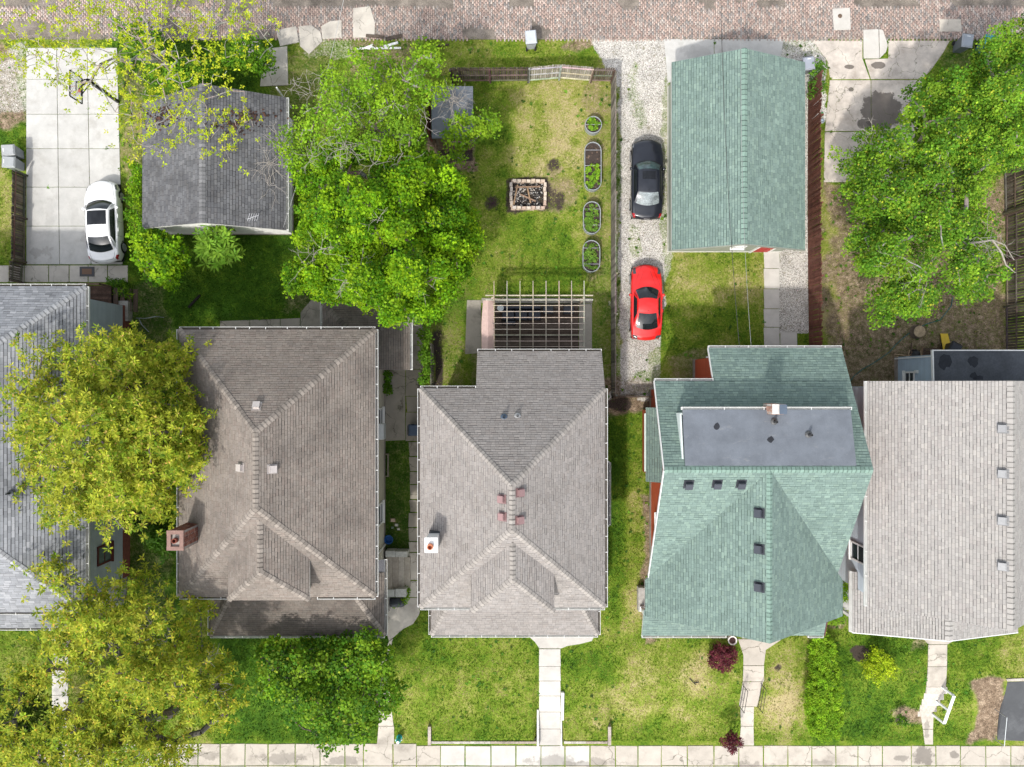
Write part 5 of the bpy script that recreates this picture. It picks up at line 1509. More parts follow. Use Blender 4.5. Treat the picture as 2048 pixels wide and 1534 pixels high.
    # lamps, plates, wheels
    for sg in (1, -1):
        h = extras['head']
        MB().grid(lambda u, v: T(Sp(h[0] + (h[1] - h[0]) * v, sg * (h[2] + (h[3] - h[2]) * u + (h[4] * v)), 0.008)), 6, 6).build('headlight', M[h[5]], t_, smooth=True)
        r = extras['tail']
        MB().grid(lambda u, v: T(Sp(r[0] + (r[1] - r[0]) * v, sg * (r[2] + (r[3] - r[2]) * u), 0.008)), 6, 6).build('tail_light', M[r[4]], t_, smooth=True)
        for yy in (L * 0.30, -L * 0.29):
            xw = sg * (W / 2 * interp(width, yy / (L / 2)) - 0.10)
            c_ = Vector((xw, yy, 0.32)); ax = Vector((sg, 0, 0))
            wh = MB()
            rt = [(0.0, 0.30), (0.06, 0.325), (0.17, 0.325), (0.205, 0.30), (0.21, 0.235)]
            m3 = mw.to_3x3()
            nseg = 22
            def ringp(o_, r_): return [T(c_ + ax * (o_ - 0.1) + Vector((0, math.cos(6.2832 * i / nseg) * r_, math.sin(6.2832 * i / nseg) * r_))) for i in range(nseg)]
            def lath(prof_, mbx):
                rs = [ringp(*q) for q in prof_]
                for a_, b_ in zip(rs[:-1], rs[1:]):
                    for i in range(nseg):
                        j = (i + 1) % nseg; mbx.face([a_[i], a_[j], b_[j], b_[i]])
            lath(rt, wh)
            w_o = wh.build('wheel', M['rubber'], t_)
            rm = MB(); lath([(0.212, 0.232), (0.19, 0.215), (0.18, 0.06), (0.20, 0.05), (0.20, 0.001)], rm)
            for q in range(5):
                a_ = q * 1.2566
                dvec = Vector((0, math.cos(a_), math.sin(a_)))
                rm.bar(T(c_ + ax * 0.105 + dvec * 0.04), T(c_ + ax * 0.105 + dvec * 0.215), 0.05, 0.03, up=m3 @ ax)
            rm.build('rim', M['rim'], w_o)
            am = MB()
            def arc(r_, o_): return [T(Vector((sg * (W / 2 * interp(width, yy / (L / 2)) + o_), yy + math.cos(math.pi * i / 12) * r_, 0.30 + math.sin(math.pi * i / 12) * r_)) ) for i in range(13)]
            A_, B_ = arc(0.335, 0.004), arc(0.385, 0.006)
            for i in range(12): am.face([A_[i], A_[i + 1], B_[i + 1], B_[i]])
            am.build('wheel_arch', M['rubber'], t_)
    for (nm, t0, t1, k0, k1, mt) in extras.get('patch', ()):
        MB().grid(lambda u, v: T(Sp(t0 + (t1 - t0) * v, k0 + (k1 - k0) * u, 0.007)), 8, 4).build(nm, M[mt], t_, smooth=True)
    for (nm, y0, y1, u1, mt) in extras.get('roofp', ()):
        MB().grid(lambda u, v: T(roofp(u1 * (-1 + 2 * u), yr + (yt - yr) * (y0 + (y1 - y0) * v)) + Vector((0, 0, 0.008))), 8, 4).build(nm, M[mt], t_, smooth=True)
    wp = MB()
    for sg in (1, -1):                                # wipers lie at the foot of the screen
        wp.tube([T(scr(sg * .55 - .35, .05, True, .03)), T(scr(sg * .55, .10, True, .035)), T(scr(sg * .55 + .3, .13, True, .03))], .010, 5)
    wp.build('wiper', M['rubber'], t_)
    MB().grid(lambda u, v: T(scr(.95 * (1 - 2 * u), -.05 + .085 * v, True, 0.014)), 12, 1).build('cowl', M['rubber'], t_)
    for sg in (1, -1):
        for yy in (.10, -.22):
            MB().obox(T(Sp(yy, sg * .63, .015)), mw.to_3x3() @ Vector((.015, 0, 0)), mw.to_3x3() @ Vector((0, .10, 0)), (0, 0, .018)).build('door_handle', paint, t_)
    MB().grid(lambda u, v: T(Sp(.955 + .03 * v, -.3 + .6 * u, .006)), 8, 2).build('grille', M['rubber'], t_)
    ex = T(roofp(0, yr + .12)); MB().tube([ex, ex + Vector((0, -.06, .07))], .012, 5).build('aerial', M['rubber'], t_)
    # shut lines
    sl_ = MB()
    for sg in (1, -1):
        for t0 in (.34, -.02, -.36):
            sl_.tube([T(Sp(t0, sg * (.54 + .36 * i / 8), .003)) for i in range(9)], .006, 4)
    for ln in extras.get('lines', ()):
        pp = [T(Sp(ln[0] + (ln[2] - ln[0]) * i / 10, ln[1] + (ln[3] - ln[1]) * i / 10, 0.003)) for i in range(11)]
        sl_.tube(pp, 0.006, 4)
    if sl_.v: sl_.build('panel_gap', M['rubber'], t_)
    return t_

M['plate'] = simple('licence_plate', (0.7, 0.7, 0.68), 0.5)
M['black_glass'] = simple('roof_glass', (0.008, 0.009, 0.011), 0.06, spec=0.6)
g = G(1290, 366); g.z = 0.02
car('black sedan with a sunroof parked on the gravel drive', P(1289, 366, 0.02), math.radians(-0.6), 4.75, 1.80, (0.008, 0.010, 0.016),
    [(-1, .66), (-.93, .90), (-.6, .98), (.3, .96), (.55, .92), (.85, .80), (.95, .70), (1, .52)], (0.40, 0.16, -0.36, -0.66, 1.44, 0.88, 0.66),
    [(-1, .86), (-.8, .97), (-.3, 1.0), (.5, 1.0), (.8, .95), (.93, .88), (1, .80)],
    dict(head=(.80, .94, .52, .66, 0.02, 'lamp_clear'), tail=(-.985, -.87, .47, .64, 'lamp_red'), patch=[('number_plate', -.995, -.965, -.12, .12, 'plate')], roofp=[('sunroof', .55, .92, .62, 'black_glass')],
         lines=[(.42, -.5, .93, -.42), (.42, .5, .93, .42), (.93, -.42, .93, .42), (-.68, -.45, -.93, -.42), (-.68, .45, -.93, .42)], glass='glass_teal', rglass='glass_pale', mirror=glossy('mirror_black', (0.008, 0.01, 0.014))))
car('red coupe with dark lamps parked on the gravel drive', P(1288, 607, 0.02), math.radians(-0.5), 4.48, 1.80, (0.66, 0.012, 0.010),
    [(-1, .60), (-.93, .84), (-.6, .94), (.2, .92), (.5, .86), (.85, .74), (.95, .62), (1, .46)], (0.36, 0.06, -0.28, -0.72, 1.30, 0.84, 0.60),
    [(-1, .84), (-.85, .94), (-.4, 1.0), (.4, .985), (.8, .93), (.93, .85), (1, .74)],
    dict(head=(.74, .93, .40, .52, 0.06, 'lamp_smoke'), tail=(-.985, -.88, .36, .56, 'lamp_smoke'), patch=[],
         lines=[(.40, -.48, .95, -.20), (.40, .48, .95, .20), (-.74, -.44, -.90, -.42), (-.74, .44, -.90, .42), (-.90, -.42, -.90, .42), (.80, -.12, .42, -.30), (.80, .12, .42, .30)]))
car('white sedan with a dark glass roof parked on the pale driveway', P(221, 449, 0.05), math.radians(2.6), 4.9, 1.84, (0.80, 0.80, 0.80),
    [(-1, .66), (-.93, .92), (-.6, 1.0), (.3, .98), (.55, .94), (.85, .80), (.95, .70), (1, .52)], (0.46, 0.22, -0.38, -0.74, 1.44, 0.88, 0.68),
    [(-1, .84), (-.8, .96), (-.3, 1.0), (.5, 1.0), (.8, .94), (.93, .86), (1, .76)],
    dict(head=(.78, .94, .52, .68, 0.02, 'lamp_clear'), tail=(-.985, -.86, .50, .68, 'lamp_red'), roofp=[('glass_roof', .42, .96, .86, 'black_glass')],
         lines=[(.48, -.5, .93, -.42), (.48, .5, .93, .42), (-.76, -.45, -.93, -.42), (-.76, .45, -.93, .42), (-.93, -.42, -.93, .42)]), bow=(0.4, 0.34))

# ---------------------------------------------------------------- wheelie bins
def bin_(label, px, py, rot, body, lid, open_=0.0, sc=1.0, name='wheelie_bin', cat='bin', bar=True):
    g_ = G(px, py); t = thing(name, label, cat, g_, 'wheelie bins')
    mw = Matrix.Translation(g_ + UP * 0.02) @ Matrix.Rotation(rot, 4, 'Z') @ Matrix.Scale(sc, 4)
    q = lambda x, y, z: mw @ Vector((x, y, z))
    b = [q(-.22, -.26, .06), q(.22, -.26, .06), q(.22, .22, .06), q(-.22, .22, .06)]
    tp = [q(-.29, -.36, 1.0), q(.29, -.36, 1.0), q(.29, .30, 1.0), q(-.29, .30, 1.0)]
    mb = MB().hexa(b, tp, body)
    mb.hexa([q(-.31, -.38, .97), q(.31, -.38, .97), q(.31, .32, .97), q(-.31, .32, .97)], [q(-.31, -.38, 1.01), q(.31, -.38, 1.01), q(.31, .32, 1.01), q(-.31, .32, 1.01)], tuple(c * .8 for c in body))
    mb.build('bin_body', M['plastic'], t)
    lm = MB()
    lb = [q(-.31, -.40, 1.012), q(.31, -.40, 1.012), q(.33, .36, 1.012), q(-.33, .36, 1.012)]
    lt = [q(-.25, -.34, 1.09), q(.25, -.34, 1.09), q(.27, .28, 1.12), q(-.27, .28, 1.12)]
    lm.hexa(lb, lt, lid); ld = lm.build('lid', M['plastic'], t)
    if bar: MB().obox(q(0, .19, 1.112), (mw.to_3x3() @ Vector((.10, 0, 0))), (mw.to_3x3() @ Vector((0, .018, 0))), (0, 0, .006), (0.78, 0.78, 0.78)).build('label_strip', M['plastic'], ld)
    MB().tube([q(-.26, .40, .95), q(.26, .40, .95)], .018, 6, tuple(c * .6 for c in body)).build('handle', M['plastic'], t)
    for s in (-1, 1):
        MB().tube([q(s * .20, .24, .12), q(s * .29, .24, .12)], .12, 12, (0.015, 0.015, 0.015)).build('wheel', M['rubber'], t)
LG = (0.40, 0.42, 0.45); MG = (0.13, 0.14, 0.15)
bin_('light grey wheelie bin on the verge by the alley', 1061, 92, math.pi + 0.08, LG, (0.46, 0.49, 0.53), bar=False)
bin_('light grey wheelie bin nearer the alley of the pair beside the driveway', 41, 312, math.radians(95), (0.20, 0.215, 0.225), (0.33, 0.34, 0.345))
bin_('light grey wheelie bin nearer the board fence of the pair beside the driveway', 42, 335, math.radians(88), (0.20, 0.215, 0.225), (0.32, 0.335, 0.34))
bin_('grey wheelie bin at the corner of the green garage', 1603, 142, math.radians(8), MG, (0.30, 0.32, 0.37))
bin_('dark grey wheelie bin beside the blue one', 1912, 98, math.radians(-6), (0.10, 0.115, 0.125), (0.30, 0.33, 0.37))
bin_('blue wheelie bin by the alley', 1957, 100, math.radians(-10), (0.02, 0.16, 0.24), (0.05, 0.32, 0.42), bar=False)
bin_('black wheelie bin behind the blue sided house', 1887, 700, math.radians(-28), (0.02, 0.022, 0.028), (0.03, 0.034, 0.042), bar=False)
bin_('navy wheelie bin wedged between the two brown roofed houses', 834, 858, math.radians(90), (0.02, 0.035, 0.06), (0.025, 0.05, 0.09), bar=False)
yb_ = thing('yellow_crate', 'yellow plastic slide leaning beside the black bin', 'slide', G(1880, 702), None)
q0 = G(1884, 688)
mb = MB(); mb.slab3([q0 + Vector((-.25, -.35, .55)), q0 + Vector((.22, -.35, .55)), q0 + Vector((.30, .6, .06)), q0 + Vector((-.12, .6, .06))], .04, (0.62, 0.42, 0.02))
mb.build('chute', M['plastic'], yb_); yb_.name = 'toy_slide'
mb = MB()
for s in ((-.25, -.35), (.22, -.35)): mb.bar(q0 + Vector((s[0], s[1], 0)), q0 + Vector((s[0], s[1], .53)), .05, .05, (0.55, 0.36, 0.02))
mb.build('support', M['plastic'], yb_)

# ---------------------------------------------------------------- basketball hoop
bp = P(237, 204); bp.z = 0
hp = thing('basketball_hoop', 'black post basketball hoop with a clear backboard over the driveway', 'basketball hoop', bp)
n = N('acrylic_board'); n.fin((0.8, 0.83, 0.85), 0.15, 0, 0.5)
tr_ = n.n('BsdfTransparent'); mx_ = n.n('MixShader'); mx_.inputs[0].default_value = 0.78
n.t.links.new(n.b.outputs[0], mx_.inputs[1]); n.t.links.new(tr_.outputs[0], mx_.inputs[2]); n.t.links.new(mx_.outputs[0], n.t.nodes['Material Output'].inputs[0])
M['acrylic'] = n.m
MB().box(bp.x - .07, bp.y - .07, 0, bp.x + .07, bp.y + .07, 3.0, (0.012, 0.012, 0.013)).build('post', M['metal'], hp)
xb, yc = -23.02, 15.65
bd = MB()
for z in (2.92, 3.98): bd.bar((xb, yc - .68, z), (xb, yc + .68, z), .05, .05, (0.012, 0.012, 0.013))
for y in (yc - .68, yc + .68): bd.bar((xb, y, 2.95), (xb, y, 3.95), .05, .05, (0.012, 0.012, 0.013))
for z in (3.05, 3.5): bd.bar((xb + .03, yc - .3, z), (xb + .03, yc + .3, z), .03, .03, (0.012, 0.012, 0.013))
bd.build('board_frame', M['metal'], hp)
MB().box(xb - .006, yc - .66, 2.96, xb + .006, yc + .66, 3.94).build('backboard', M['acrylic'], hp)
am = MB()
for dy in (-.12, .12):
    am.bar((bp.x, bp.y + dy * .4, 2.7), (xb + .04, yc + dy * 2, 3.05), .04, .04, (0.012, 0.012, 0.013)); am.bar((bp.x, bp.y + dy * .4, 2.98), (xb + .04, yc + dy * 2, 3.5), .04, .04, (0.012, 0.012, 0.013))
am.build('arm', M['metal'], hp)
rm = MB(); rc = Vector((xb - .36, yc, 3.05))
rm.tube([rc + Vector((.23 * math.cos(a), .23 * math.sin(a), 0)) for a in [i * 6.2832 / 20 for i in range(21)]], .012, 6, (0.5, 0.05, 0.02)); rm.box(xb - .15, yc - .1, 3.0, xb - .01, yc + .1, 3.06, (0.5, 0.05, 0.02))
rm.build('rim', M['metal'], hp)
nt_ = MB()
for i in range(12):
    a = i * 6.2832 / 12; nt_.tube([rc + Vector((.22 * math.cos(a), .22 * math.sin(a), -.01)), rc + Vector((.15 * math.cos(a + .3), .15 * math.sin(a + .3), -.4))], .006, 4, (0.6, 0.6, 0.58))
nt_.build('net', M['plastic'], hp)

# ---------------------------------------------------------------- fire pit
fp = thing('fire_pit', 'square fire pit of pale blocks with ash and sticks', 'fire pit', G(1056, 388))
x0, y0 = P(1023, 416, .2).xy; x1, y1 = P(1089, 362, .2).xy
sm_ = [MB().hexa([(-.13, -.08, 0), (.13, -.08, 0), (.13, .08, 0), (-.13, .08, 0)], [(-.12, -.07, .15), (.11, -.075, .15), (.12, .07, .145), (-.115, .075, .15)], c).mesh('block', M['stone']) for c in ((0.50, 0.40, 0.31), (0.56, 0.47, 0.38), (0.44, 0.33, 0.26), (0.50, 0.44, 0.38))]
for lv_ in range(2):
    for i in range(7):
        for yy in (y0, y1):
            piece(R.choice(sm_), 'block', fp, Matrix.Translation((x0 + .1 + (x1 - x0 - .2) * (i + (.25 if lv_ else 0)) / 6.25, yy + R.uniform(-.02, .02), .01 + lv_ * .15)) @ Matrix.Rotation(R.uniform(-.1, .1), 4, 'Z') @ Matrix.Diagonal((R.uniform(.9, 1.05), 1.05, 1, 1)))
    for i in range(5):
        for xx in (x0 - .02, x1 + .02):
            piece(R.choice(sm_), 'block', fp, Matrix.Translation((xx + R.uniform(-.02, .02), y0 + .22 + (y1 - y0 - .44) * (i + (.2 if lv_ else 0)) / 4.2, .01 + lv_ * .15)) @ Matrix.Rotation(math.pi / 2 + R.uniform(-.1, .1), 4, 'Z'))
mb = MB()
for _ in range(420):
    p = Vector((R.uniform(x0 + .1, x1 - .1), R.uniform(y0 + .1, y1 - .1), 0.03 + R.uniform(0, .05))); s = R.uniform(.02, .055)
    c = R.choice([(0.02, 0.02, 0.02), (0.03, 0.028, 0.028), (0.30, 0.28, 0.26), (0.40, 0.38, 0.35), (0.34, 0.30, 0.26), (0.05, 0.045, 0.04), (0.015, 0.015, 0.015)])
    mb.obox(p, Vector((s, s * R.uniform(-.5, .5), 0)), Vector((0, s * .7, s * R.uniform(-.4, .4))), Vector((0, 0, s * .5)), c)
tag(mb.build('ash', M['stone'], fp), kind='stuff')
for a, b in (((x0 + .12, y0 + .2), (x0 + .35, y1 - .2)), ((x0 + .2, y1 - .35), (x1 - .25, y1 - .3)), ((x0 + .5, y0 + .8), (x1 - .5, y0 + .4)), ((x0 + .9, y1 - .3), (x0 + 1.1, y0 + .3))):
    MB().bar((*a, .16), (*b, .13), .08, .06, R.choice([(0.30, 0.20, 0.12), (0.24, 0.16, 0.11)])).build('stick', M['wood'], fp)
EXCL.append(rect(1018, 354, 1094, 422))

# ---------------------------------------------------------------- galvanised planters
def stadium(cx, cy, r, hl, n_=10):
    out = []
    for i in range(n_ + 1): a = math.pi * i / n_; out.append((cx + r * math.cos(a), cy + hl + r * math.sin(a)))
    for i in range(n_ + 1): a = math.pi + math.pi * i / n_; out.append((cx + r * math.cos(a), cy - hl + r * math.sin(a)))
    return out
PLANTERS = []
def planter(label, px, py, wpx, lpx, bars):
    z = 0.5; c_ = P(px, py, z); r = wpx / 2 * (H - z) / F; hl = max(lpx / 2 * (H - z) / F - r, 0)
    t = thing('planter', label, 'planter', (c_.x, c_.y, 0), 'galvanised planters along the fence')
    o_, i_ = stadium(c_.x, c_.y, r, hl), stadium(c_.x, c_.y, r - .025, hl)
    mb = MB(); k = len(o_); col = (0.40, 0.43, 0.44)
    for q in range(k):
        j = (q + 1) % k
        for lo, hi, e in ((0, .12, 0), (.12, .25, .012), (.25, .38, 0), (.38, .5, .012)):
            def ex(p): d = Vector((p[0] - c_.x, p[1] - c_.y)); d.normalize(); return (p[0] + d.x * e, p[1] + d.y * e)
            a, b = ex(o_[q]), ex(o_[j])
            mb.face([(*a, lo), (*b, lo), (*b, hi), (*a, hi)], col)
        mb.face([(*o_[q], .5), (*o_[j], .5), (*i_[j], .5), (*i_[q], .5)], col); mb.face([(*i_[j], .3), (*i_[q], .3), (*i_[q], .5), (*i_[j], .5)], tuple(x * .8 for x in col))
    mb.build('rim', M['metal'], t)
    MB().tube([(*p, .505) for p in o_ + o_[:1]], .015, 6, (0.42, 0.45, 0.46)).build('lip', M['metal'], t)
    so = MB(); so.face([(*p, .40) for p in i_], (0.05, 0.038, 0.032))
    for _ in range(60):
        p = Vector((c_.x + R.uniform(-r, r) * .8, c_.y + R.uniform(-hl - r * .6, hl + r * .6), .41)); s = R.uniform(.015, .04)
        so.obox(p, (s, s * .4, 0), (-s * .3, s, 0), (0, 0, s * .4), R.choice([(0.10, 0.07, 0.05), (0.04, 0.03, 0.025), (0.16, 0.11, 0.08)]))
    so.build('soil', M['bark'], t)
    for y in bars:
        yy = P(px, y, .5).y
        MB().tube([(c_.x - r, yy, .50), (c_.x + r, yy, .50)], .010, 5, (0.6, 0.62, 0.64)).build('tie_rod', M['metal'], t)
    PLANTERS.append((t, c_, r, hl))
    EXCL.append(stadium(px, py, wpx / 2, max(lpx / 2 - wpx / 2, 0)))
planter('round galvanised planter full of herbs', 1187, 249, 33, 33, (249,))
planter('longest oval galvanised planter, half bare soil', 1186, 332, 33, 96, (300, 331))
planter('oval galvanised planter between the longest and the pergola one', 1184, 435, 34, 64, (418, 450))
planter('oval galvanised planter nearest the pergola', 1183, 512, 34, 63, (496, 528))

# ---------------------------------------------------------------- deck, pergola and furniture
dk = thing('deck', 'dark weathered plank deck under the pergola', 'deck', G(1075, 660))
y0, y1 = P(0, 712, .12).y, P(0, 607, .12).y; xa, xb_ = P(990, 0, .12).x, P(1157, 0, .12).x
MB().box(xa + .02, y0 + .02, -.05, xb_ - .02, y1 - .02, .06, (0.02, 0.016, 0.013)).build('joists', M['wood'], dk)
k = int((y1 - y0) / .15)
pms = [MB().box(-(xb_ - xa) / 2, -.068, 0, (xb_ - xa) / 2, .068, .05, c).mesh('plank', M['wood']) for c in ((0.06, 0.043, 0.034), (0.08, 0.058, 0.044), (0.048, 0.035, 0.028), (0.10, 0.076, 0.06))]
for i in range(k):
    piece(R.choice(pms), 'plank', dk, Matrix.Translation(((xa + xb_) / 2, y0 + (i + .5) * (y1 - y0) / k, .07 + R.uniform(0, .005))))
EXCL.append(rect(930, 596, 1186, 715))
pg = thing('pergola', 'open timber lattice pergola behind the middle house', 'pergola', G(1075, 650))
zp = 2.6; TW = (0.42, 0.355, 0.285)
for px in (988, 1014, 1040, 1066, 1092, 1118, 1143, 1168):
    a = P(px, 562, zp); b = Vector((a.x, 1.25, zp)); MB().bar(a, b, .036, .14, tuple(q * R.uniform(.9, 1.1) for q in TW)).build('rafter', M['wood'], pg)
for py in (611, 623, 635, 647, 658.5, 670, 682, 693, 703):
    a = P(974 if py < 600 else 985, py, zp + .09); b = P(1170, py, zp + .09); MB().bar(a, b, .034, .03, tuple(q * R.uniform(.9, 1.1) for q in TW)).build('slat', M['wood'], pg)
for py in (591, 600):
    a = P(971, py, zp - .15); b = P(1186, py, zp - .15); MB().bar(a, b, .05, .16, tuple(q * R.uniform(.9, 1.1) for q in TW)).build('beam', M['wood'], pg)
for px in (985, 1168):
    a = P(px, 596, zp - .1); MB().box(a.x - .06, a.y - .055, 0, a.x + .06, a.y + .055, zp - .07, TW).build('post', M['wood'], pg)
    s = 1 if px < 1000 else -1
    MB().bar((a.x, a.y, zp - .7), (a.x + s * .6, a.y, zp - .2), .06, .06, TW).build('brace', M['wood'], pg)
# ridged pink canopy on its own posts
cn = thing('canopy', 'narrow pale pink ridged canopy beside the pergola', 'canopy', G(972, 655))
p0, p1 = P(976, 601, 2.35), P(976, 706, 2.35)
PK = (0.55, 0.40, 0.36)
cm = MB(); hw = .36
def cpt(f, s):
    b = hw * (0.72 + .28 * math.sin(min(f * 3.0, 1.57))) * (1.0)
    return Vector((p0.x + s * b, p0.y + (p1.y - p0.y) * f, 2.5 - abs(s) * .22))
cm.grid(lambda u, v: cpt(v, -1 + u), 4, 14, PK); cm.grid(lambda u, v: cpt(v, u), 4, 14, tuple(q * 1.0 for q in PK))
cm.build('cover', simple('canvas_pink', PK, 0.85, var=.08, bump=.1), cn)
cm = MB()
for y in (p0.y - .3, p1.y + .3): cm.tube([(p0.x, y, 0), (p0.x, y, 2.46)], .03, 8, (0.3, 0.3, 0.3))
cm.tube([(p0.x, p0.y - .1, 2.46), (p0.x, p1.y + .1, 2.46)], .025, 8, (0.3, 0.3, 0.3)); cm.build('frame', M['metal'], cn)
# seating
sf = thing('outdoor_sofa', 'dark navy corner sofa on the plank deck', 'sofa', P(1040, 632, .12))
NV = (0.018, 0.024, 0.036)
def seat(mb, x0, y0, x1, y1, z0, z1, col):
    e = .04
    mb.hexa([(x0, y0, z0), (x1, y0, z0), (x1, y1, z0), (x0, y1, z0)], [(x0 + e, y0 + e, z1), (x1 - e, y0 + e, z1), (x1 - e, y1 - e, z1), (x0 + e, y1 - e, z1)], col)
a, b = P(1003, 650, .5), P(1082, 612, .5)
mb = MB(); mb.box(a.x, b.y - .8, .13, b.x, b.y, .32, (0.03, 0.025, 0.02)); mb.box(a.x, a.y, .13, a.x + .8, b.y - .805, .318, (0.03, 0.025, 0.02)); mb.build('frame', M['wood'], sf)
for i in range(3):
    w_ = (b.x - a.x) / 3; mb = MB(); seat(mb, a.x + i * w_ + .01, b.y - .8, a.x + (i + 1) * w_ - .01, b.y - .2, .325, .47, NV); mb.build('cushion', M['plastic'], sf)
mb = MB(); seat(mb, a.x, b.y - .2, b.x, b.y, .325, .8, NV); mb.build('backrest', M['plastic'], sf)
mb = MB(); seat(mb, a.x + .2, a.y, a.x + .8, b.y - .81, .325, .47, NV); mb.build('cushion', M['plastic'], sf)
st_ = thing('side_table', 'small round white table at the end of the navy sofa', 'table', P(1001, 617, .12))
c_ = P(1001, 617, .6); MB().lathe((c_.x, c_.y, .12), [(.0, .74), (.18, .74), (.19, .72), (.18, .70), (.03, .70), (.03, .03), (.14, .02), (.14, 0)], 18, (0.62, 0.66, 0.66)).build('table_top', M['plastic'], st_)
for px, nm in ((1096, 'beside the navy sofa'), (1137, 'at the far end of the deck from the canopy')):
    c_ = P(px, 618, .4); t = thing('patio_chair', 'dark slatted patio chair ' + nm, 'chair', (c_.x, c_.y, .12), 'patio chairs')
    mb = MB(); seat(mb, c_.x - .3, c_.y - .3, c_.x + .3, c_.y + .2, .48, .58, (0.03, 0.035, 0.045)); mb.build('seat', M['plastic'], t)
    for i in range(6): MB().box(c_.x - .28 + i * .1, c_.y + .22, .5, c_.x - .22 + i * .1, c_.y + .26, .98, (0.05, 0.045, 0.04)).build('slat', M['wood'], t)
    for sx in (-.27, .27):
        for sy in (-.27, .22): MB().box(c_.x + sx - .025, c_.y + sy - .02, .12, c_.x + sx + .025, c_.y + sy + .02, .5, (0.04, 0.035, 0.03)).build('leg', M['wood'], t)

# ---------------------------------------------------------------- wooden stoop of the far left house
sp_ = thing('stoop', 'brown plank stoop with steps beside the far left house', 'stoop', G(200, 600))
z = 0.85; a, b = P(168, 626, z), P(222, 571, z)
MB().box(a.x + .05, a.y + .05, 0, b.x - .05, b.y - .05, z - .06, (0.03, 0.02, 0.016)).build('joists', M['wood'], sp_)
k = int((b.y - a.y) / .15)
for i in range(k):
    MB().box(a.x, a.y + i * (b.y - a.y) / k + .006, z - .05, b.x, a.y + (i + 1) * (b.y - a.y) / k - .006, z + R.uniform(0, .006), R.choice([(0.085, 0.05, 0.036), (0.11, 0.066, 0.048), (0.07, 0.042, 0.03)])).build('plank', M['wood'], sp_)
for i in range(4):
    zz = z - .2 * (i + 1)
    MB().box(b.x + .02 + i * .27, a.y + .15, max(zz - .06, 0.01), b.x + .27 + i * .27, b.y - .1, zz, (0.12, 0.085, 0.065)).build('tread', M['wood'], sp_)
for y in (a.y + .05, b.y - .05):
    for x in (a.x + .3, b.x - .05):
        MB().box(x - .045, y - .045, z + .003, x + .045, y + .045, z + 1.0, (0.13, 0.085, 0.06)).build('post', M['wood'], sp_)
    MB().bar((a.x + .3, y, z + .98), (b.x, y, z + .98), .10, .04, (0.15, 0.10, 0.07)).build('handrail', M['wood'], sp_)
EXCL.append(rect(160, 560, 252, 640))
gm = MB(); c_ = G(174, 543, .05); gm.obox(c_, (.42, 0, 0), (0, .28, 0), (0, 0, .012), (0.04, 0.04, 0.042)); gm.obox(c_ + UP * .016, (.28, 0, 0), (0, .16, 0), (0, 0, .004), (0.14, 0.07, 0.035))
tag(gm.build('doormat', M['plastic'], None, (c_.x, c_.y, c_.z)), 'dark doormat with a rust brown middle on the slab path', 'doormat')
bx_ = thing('storage_box', 'weathered grey plank box below the stoop steps', 'box', G(248, 622))
c_ = P(246, 622, .5); MB().box(c_.x - .28, c_.y - .55, 0, c_.x + .28, c_.y + .55, .5, (0.25, 0.24, 0.21)).build('crate', M['wood'], bx_); MB().box(c_.x - .31, c_.y - .58, .504, c_.x + .31, c_.y + .58, .54, (0.30, 0.29, 0.26)).build('lid', M['wood'], bx_)
# trampoline-like steel frame and a stick on the lawn behind the brown roofed house
g_ = thing('bent_trellis', 'bent grey metal trellis lying in the grass behind the brown roofed house', 'trellis', G(300, 640))
MB().tube([G(273, 636, .05), G(290, 637, .35), G(312, 633, .4), G(328, 635, .05)], .025, 6, (0.25, 0.28, 0.28)).tube([G(278, 638, .05), G(284, 650, .3), G(298, 664, .05)], .025, 6, (0.25, 0.28, 0.28)).build('tubing', M['metal'], g_)
b_ = MB().bar(G(377, 615, .06), G(400, 590, .06), .12, .08, (0.015, 0.013, 0.012)); o_ = b_.build('timber', M['wood'], None, G(388, 602)); tag(o_, 'charred black timber lying on the lush lawn', 'timber')

# ---------------------------------------------------------------- steps, rails and low walls at the street
stp = thing('side_steps', 'concrete side steps of the brown roofed house', 'steps', G(795, 1145))
for i in range(4):
    a, b = P(773 + i * 12, 1178, .6 - i * .15), P(773 + (i + 1) * 12 - .6, 1114, .6 - i * .15)
    MB().box(a.x, a.y, -.05, b.x, b.y, .62 - i * .15, R.choice([(0.40, 0.36, 0.30), (0.34, 0.30, 0.25), (0.44, 0.40, 0.34)])).build('step', M['stone'], stp)
for (x0_, y0_, x1_, y1_) in ((771, 1102, 790, 1114), (791, 1103, 815, 1114), (771, 1179, 789, 1194), (791, 1178, 812, 1194)):
    a, b = P(x0_, y1_, .7), P(x1_, y0_, .7); MB().box(a.x, a.y, -.05, b.x, b.y, .72, (0.46, 0.46, 0.42)).build('pier', M['stone'], stp)
EXCL.append(rect(768, 1100, 822, 1196))
drm = thing('rain_barrel', 'dark grey barrel lying beside the side steps', 'barrel', G(792, 1205)); c_ = G(780, 1205, .26)
MB().tube([c_ + Vector((-.05, 0, 0)), c_ + Vector((.08, 0, 0)), c_ + Vector((.4, 0, 0)), c_ + Vector((.72, 0, 0)), c_ + Vector((.82, 0, 0))], [.20, .25, .27, .25, .20], 16, (0.045, 0.05, 0.06)).build('drum', M['plastic'], drm, smooth=True)
for s in (.12, .62): MB().tube([c_ + Vector((s, 0, 0)), c_ + Vector((s + .04, 0, 0))], .275, 16, (0.035, 0.04, 0.05)).build('hoop', M['plastic'], drm)
tb = thing('tub', 'blue plastic tub in the strip between the houses', 'tub', G(779, 1077)); c_ = G(779, 1077)
MB().lathe(c_, [(0, .02), (.18, .02), (.24, .30), (.26, .30), (.26, .33), (.225, .33), (.17, .06), (0, .06)], 16, (0.02, 0.12, 0.36)).build('tub', M['plastic'], tb)
rb = thing('raised_bed', 'timber framed bed against the cream wall', 'planter', G(771, 929))
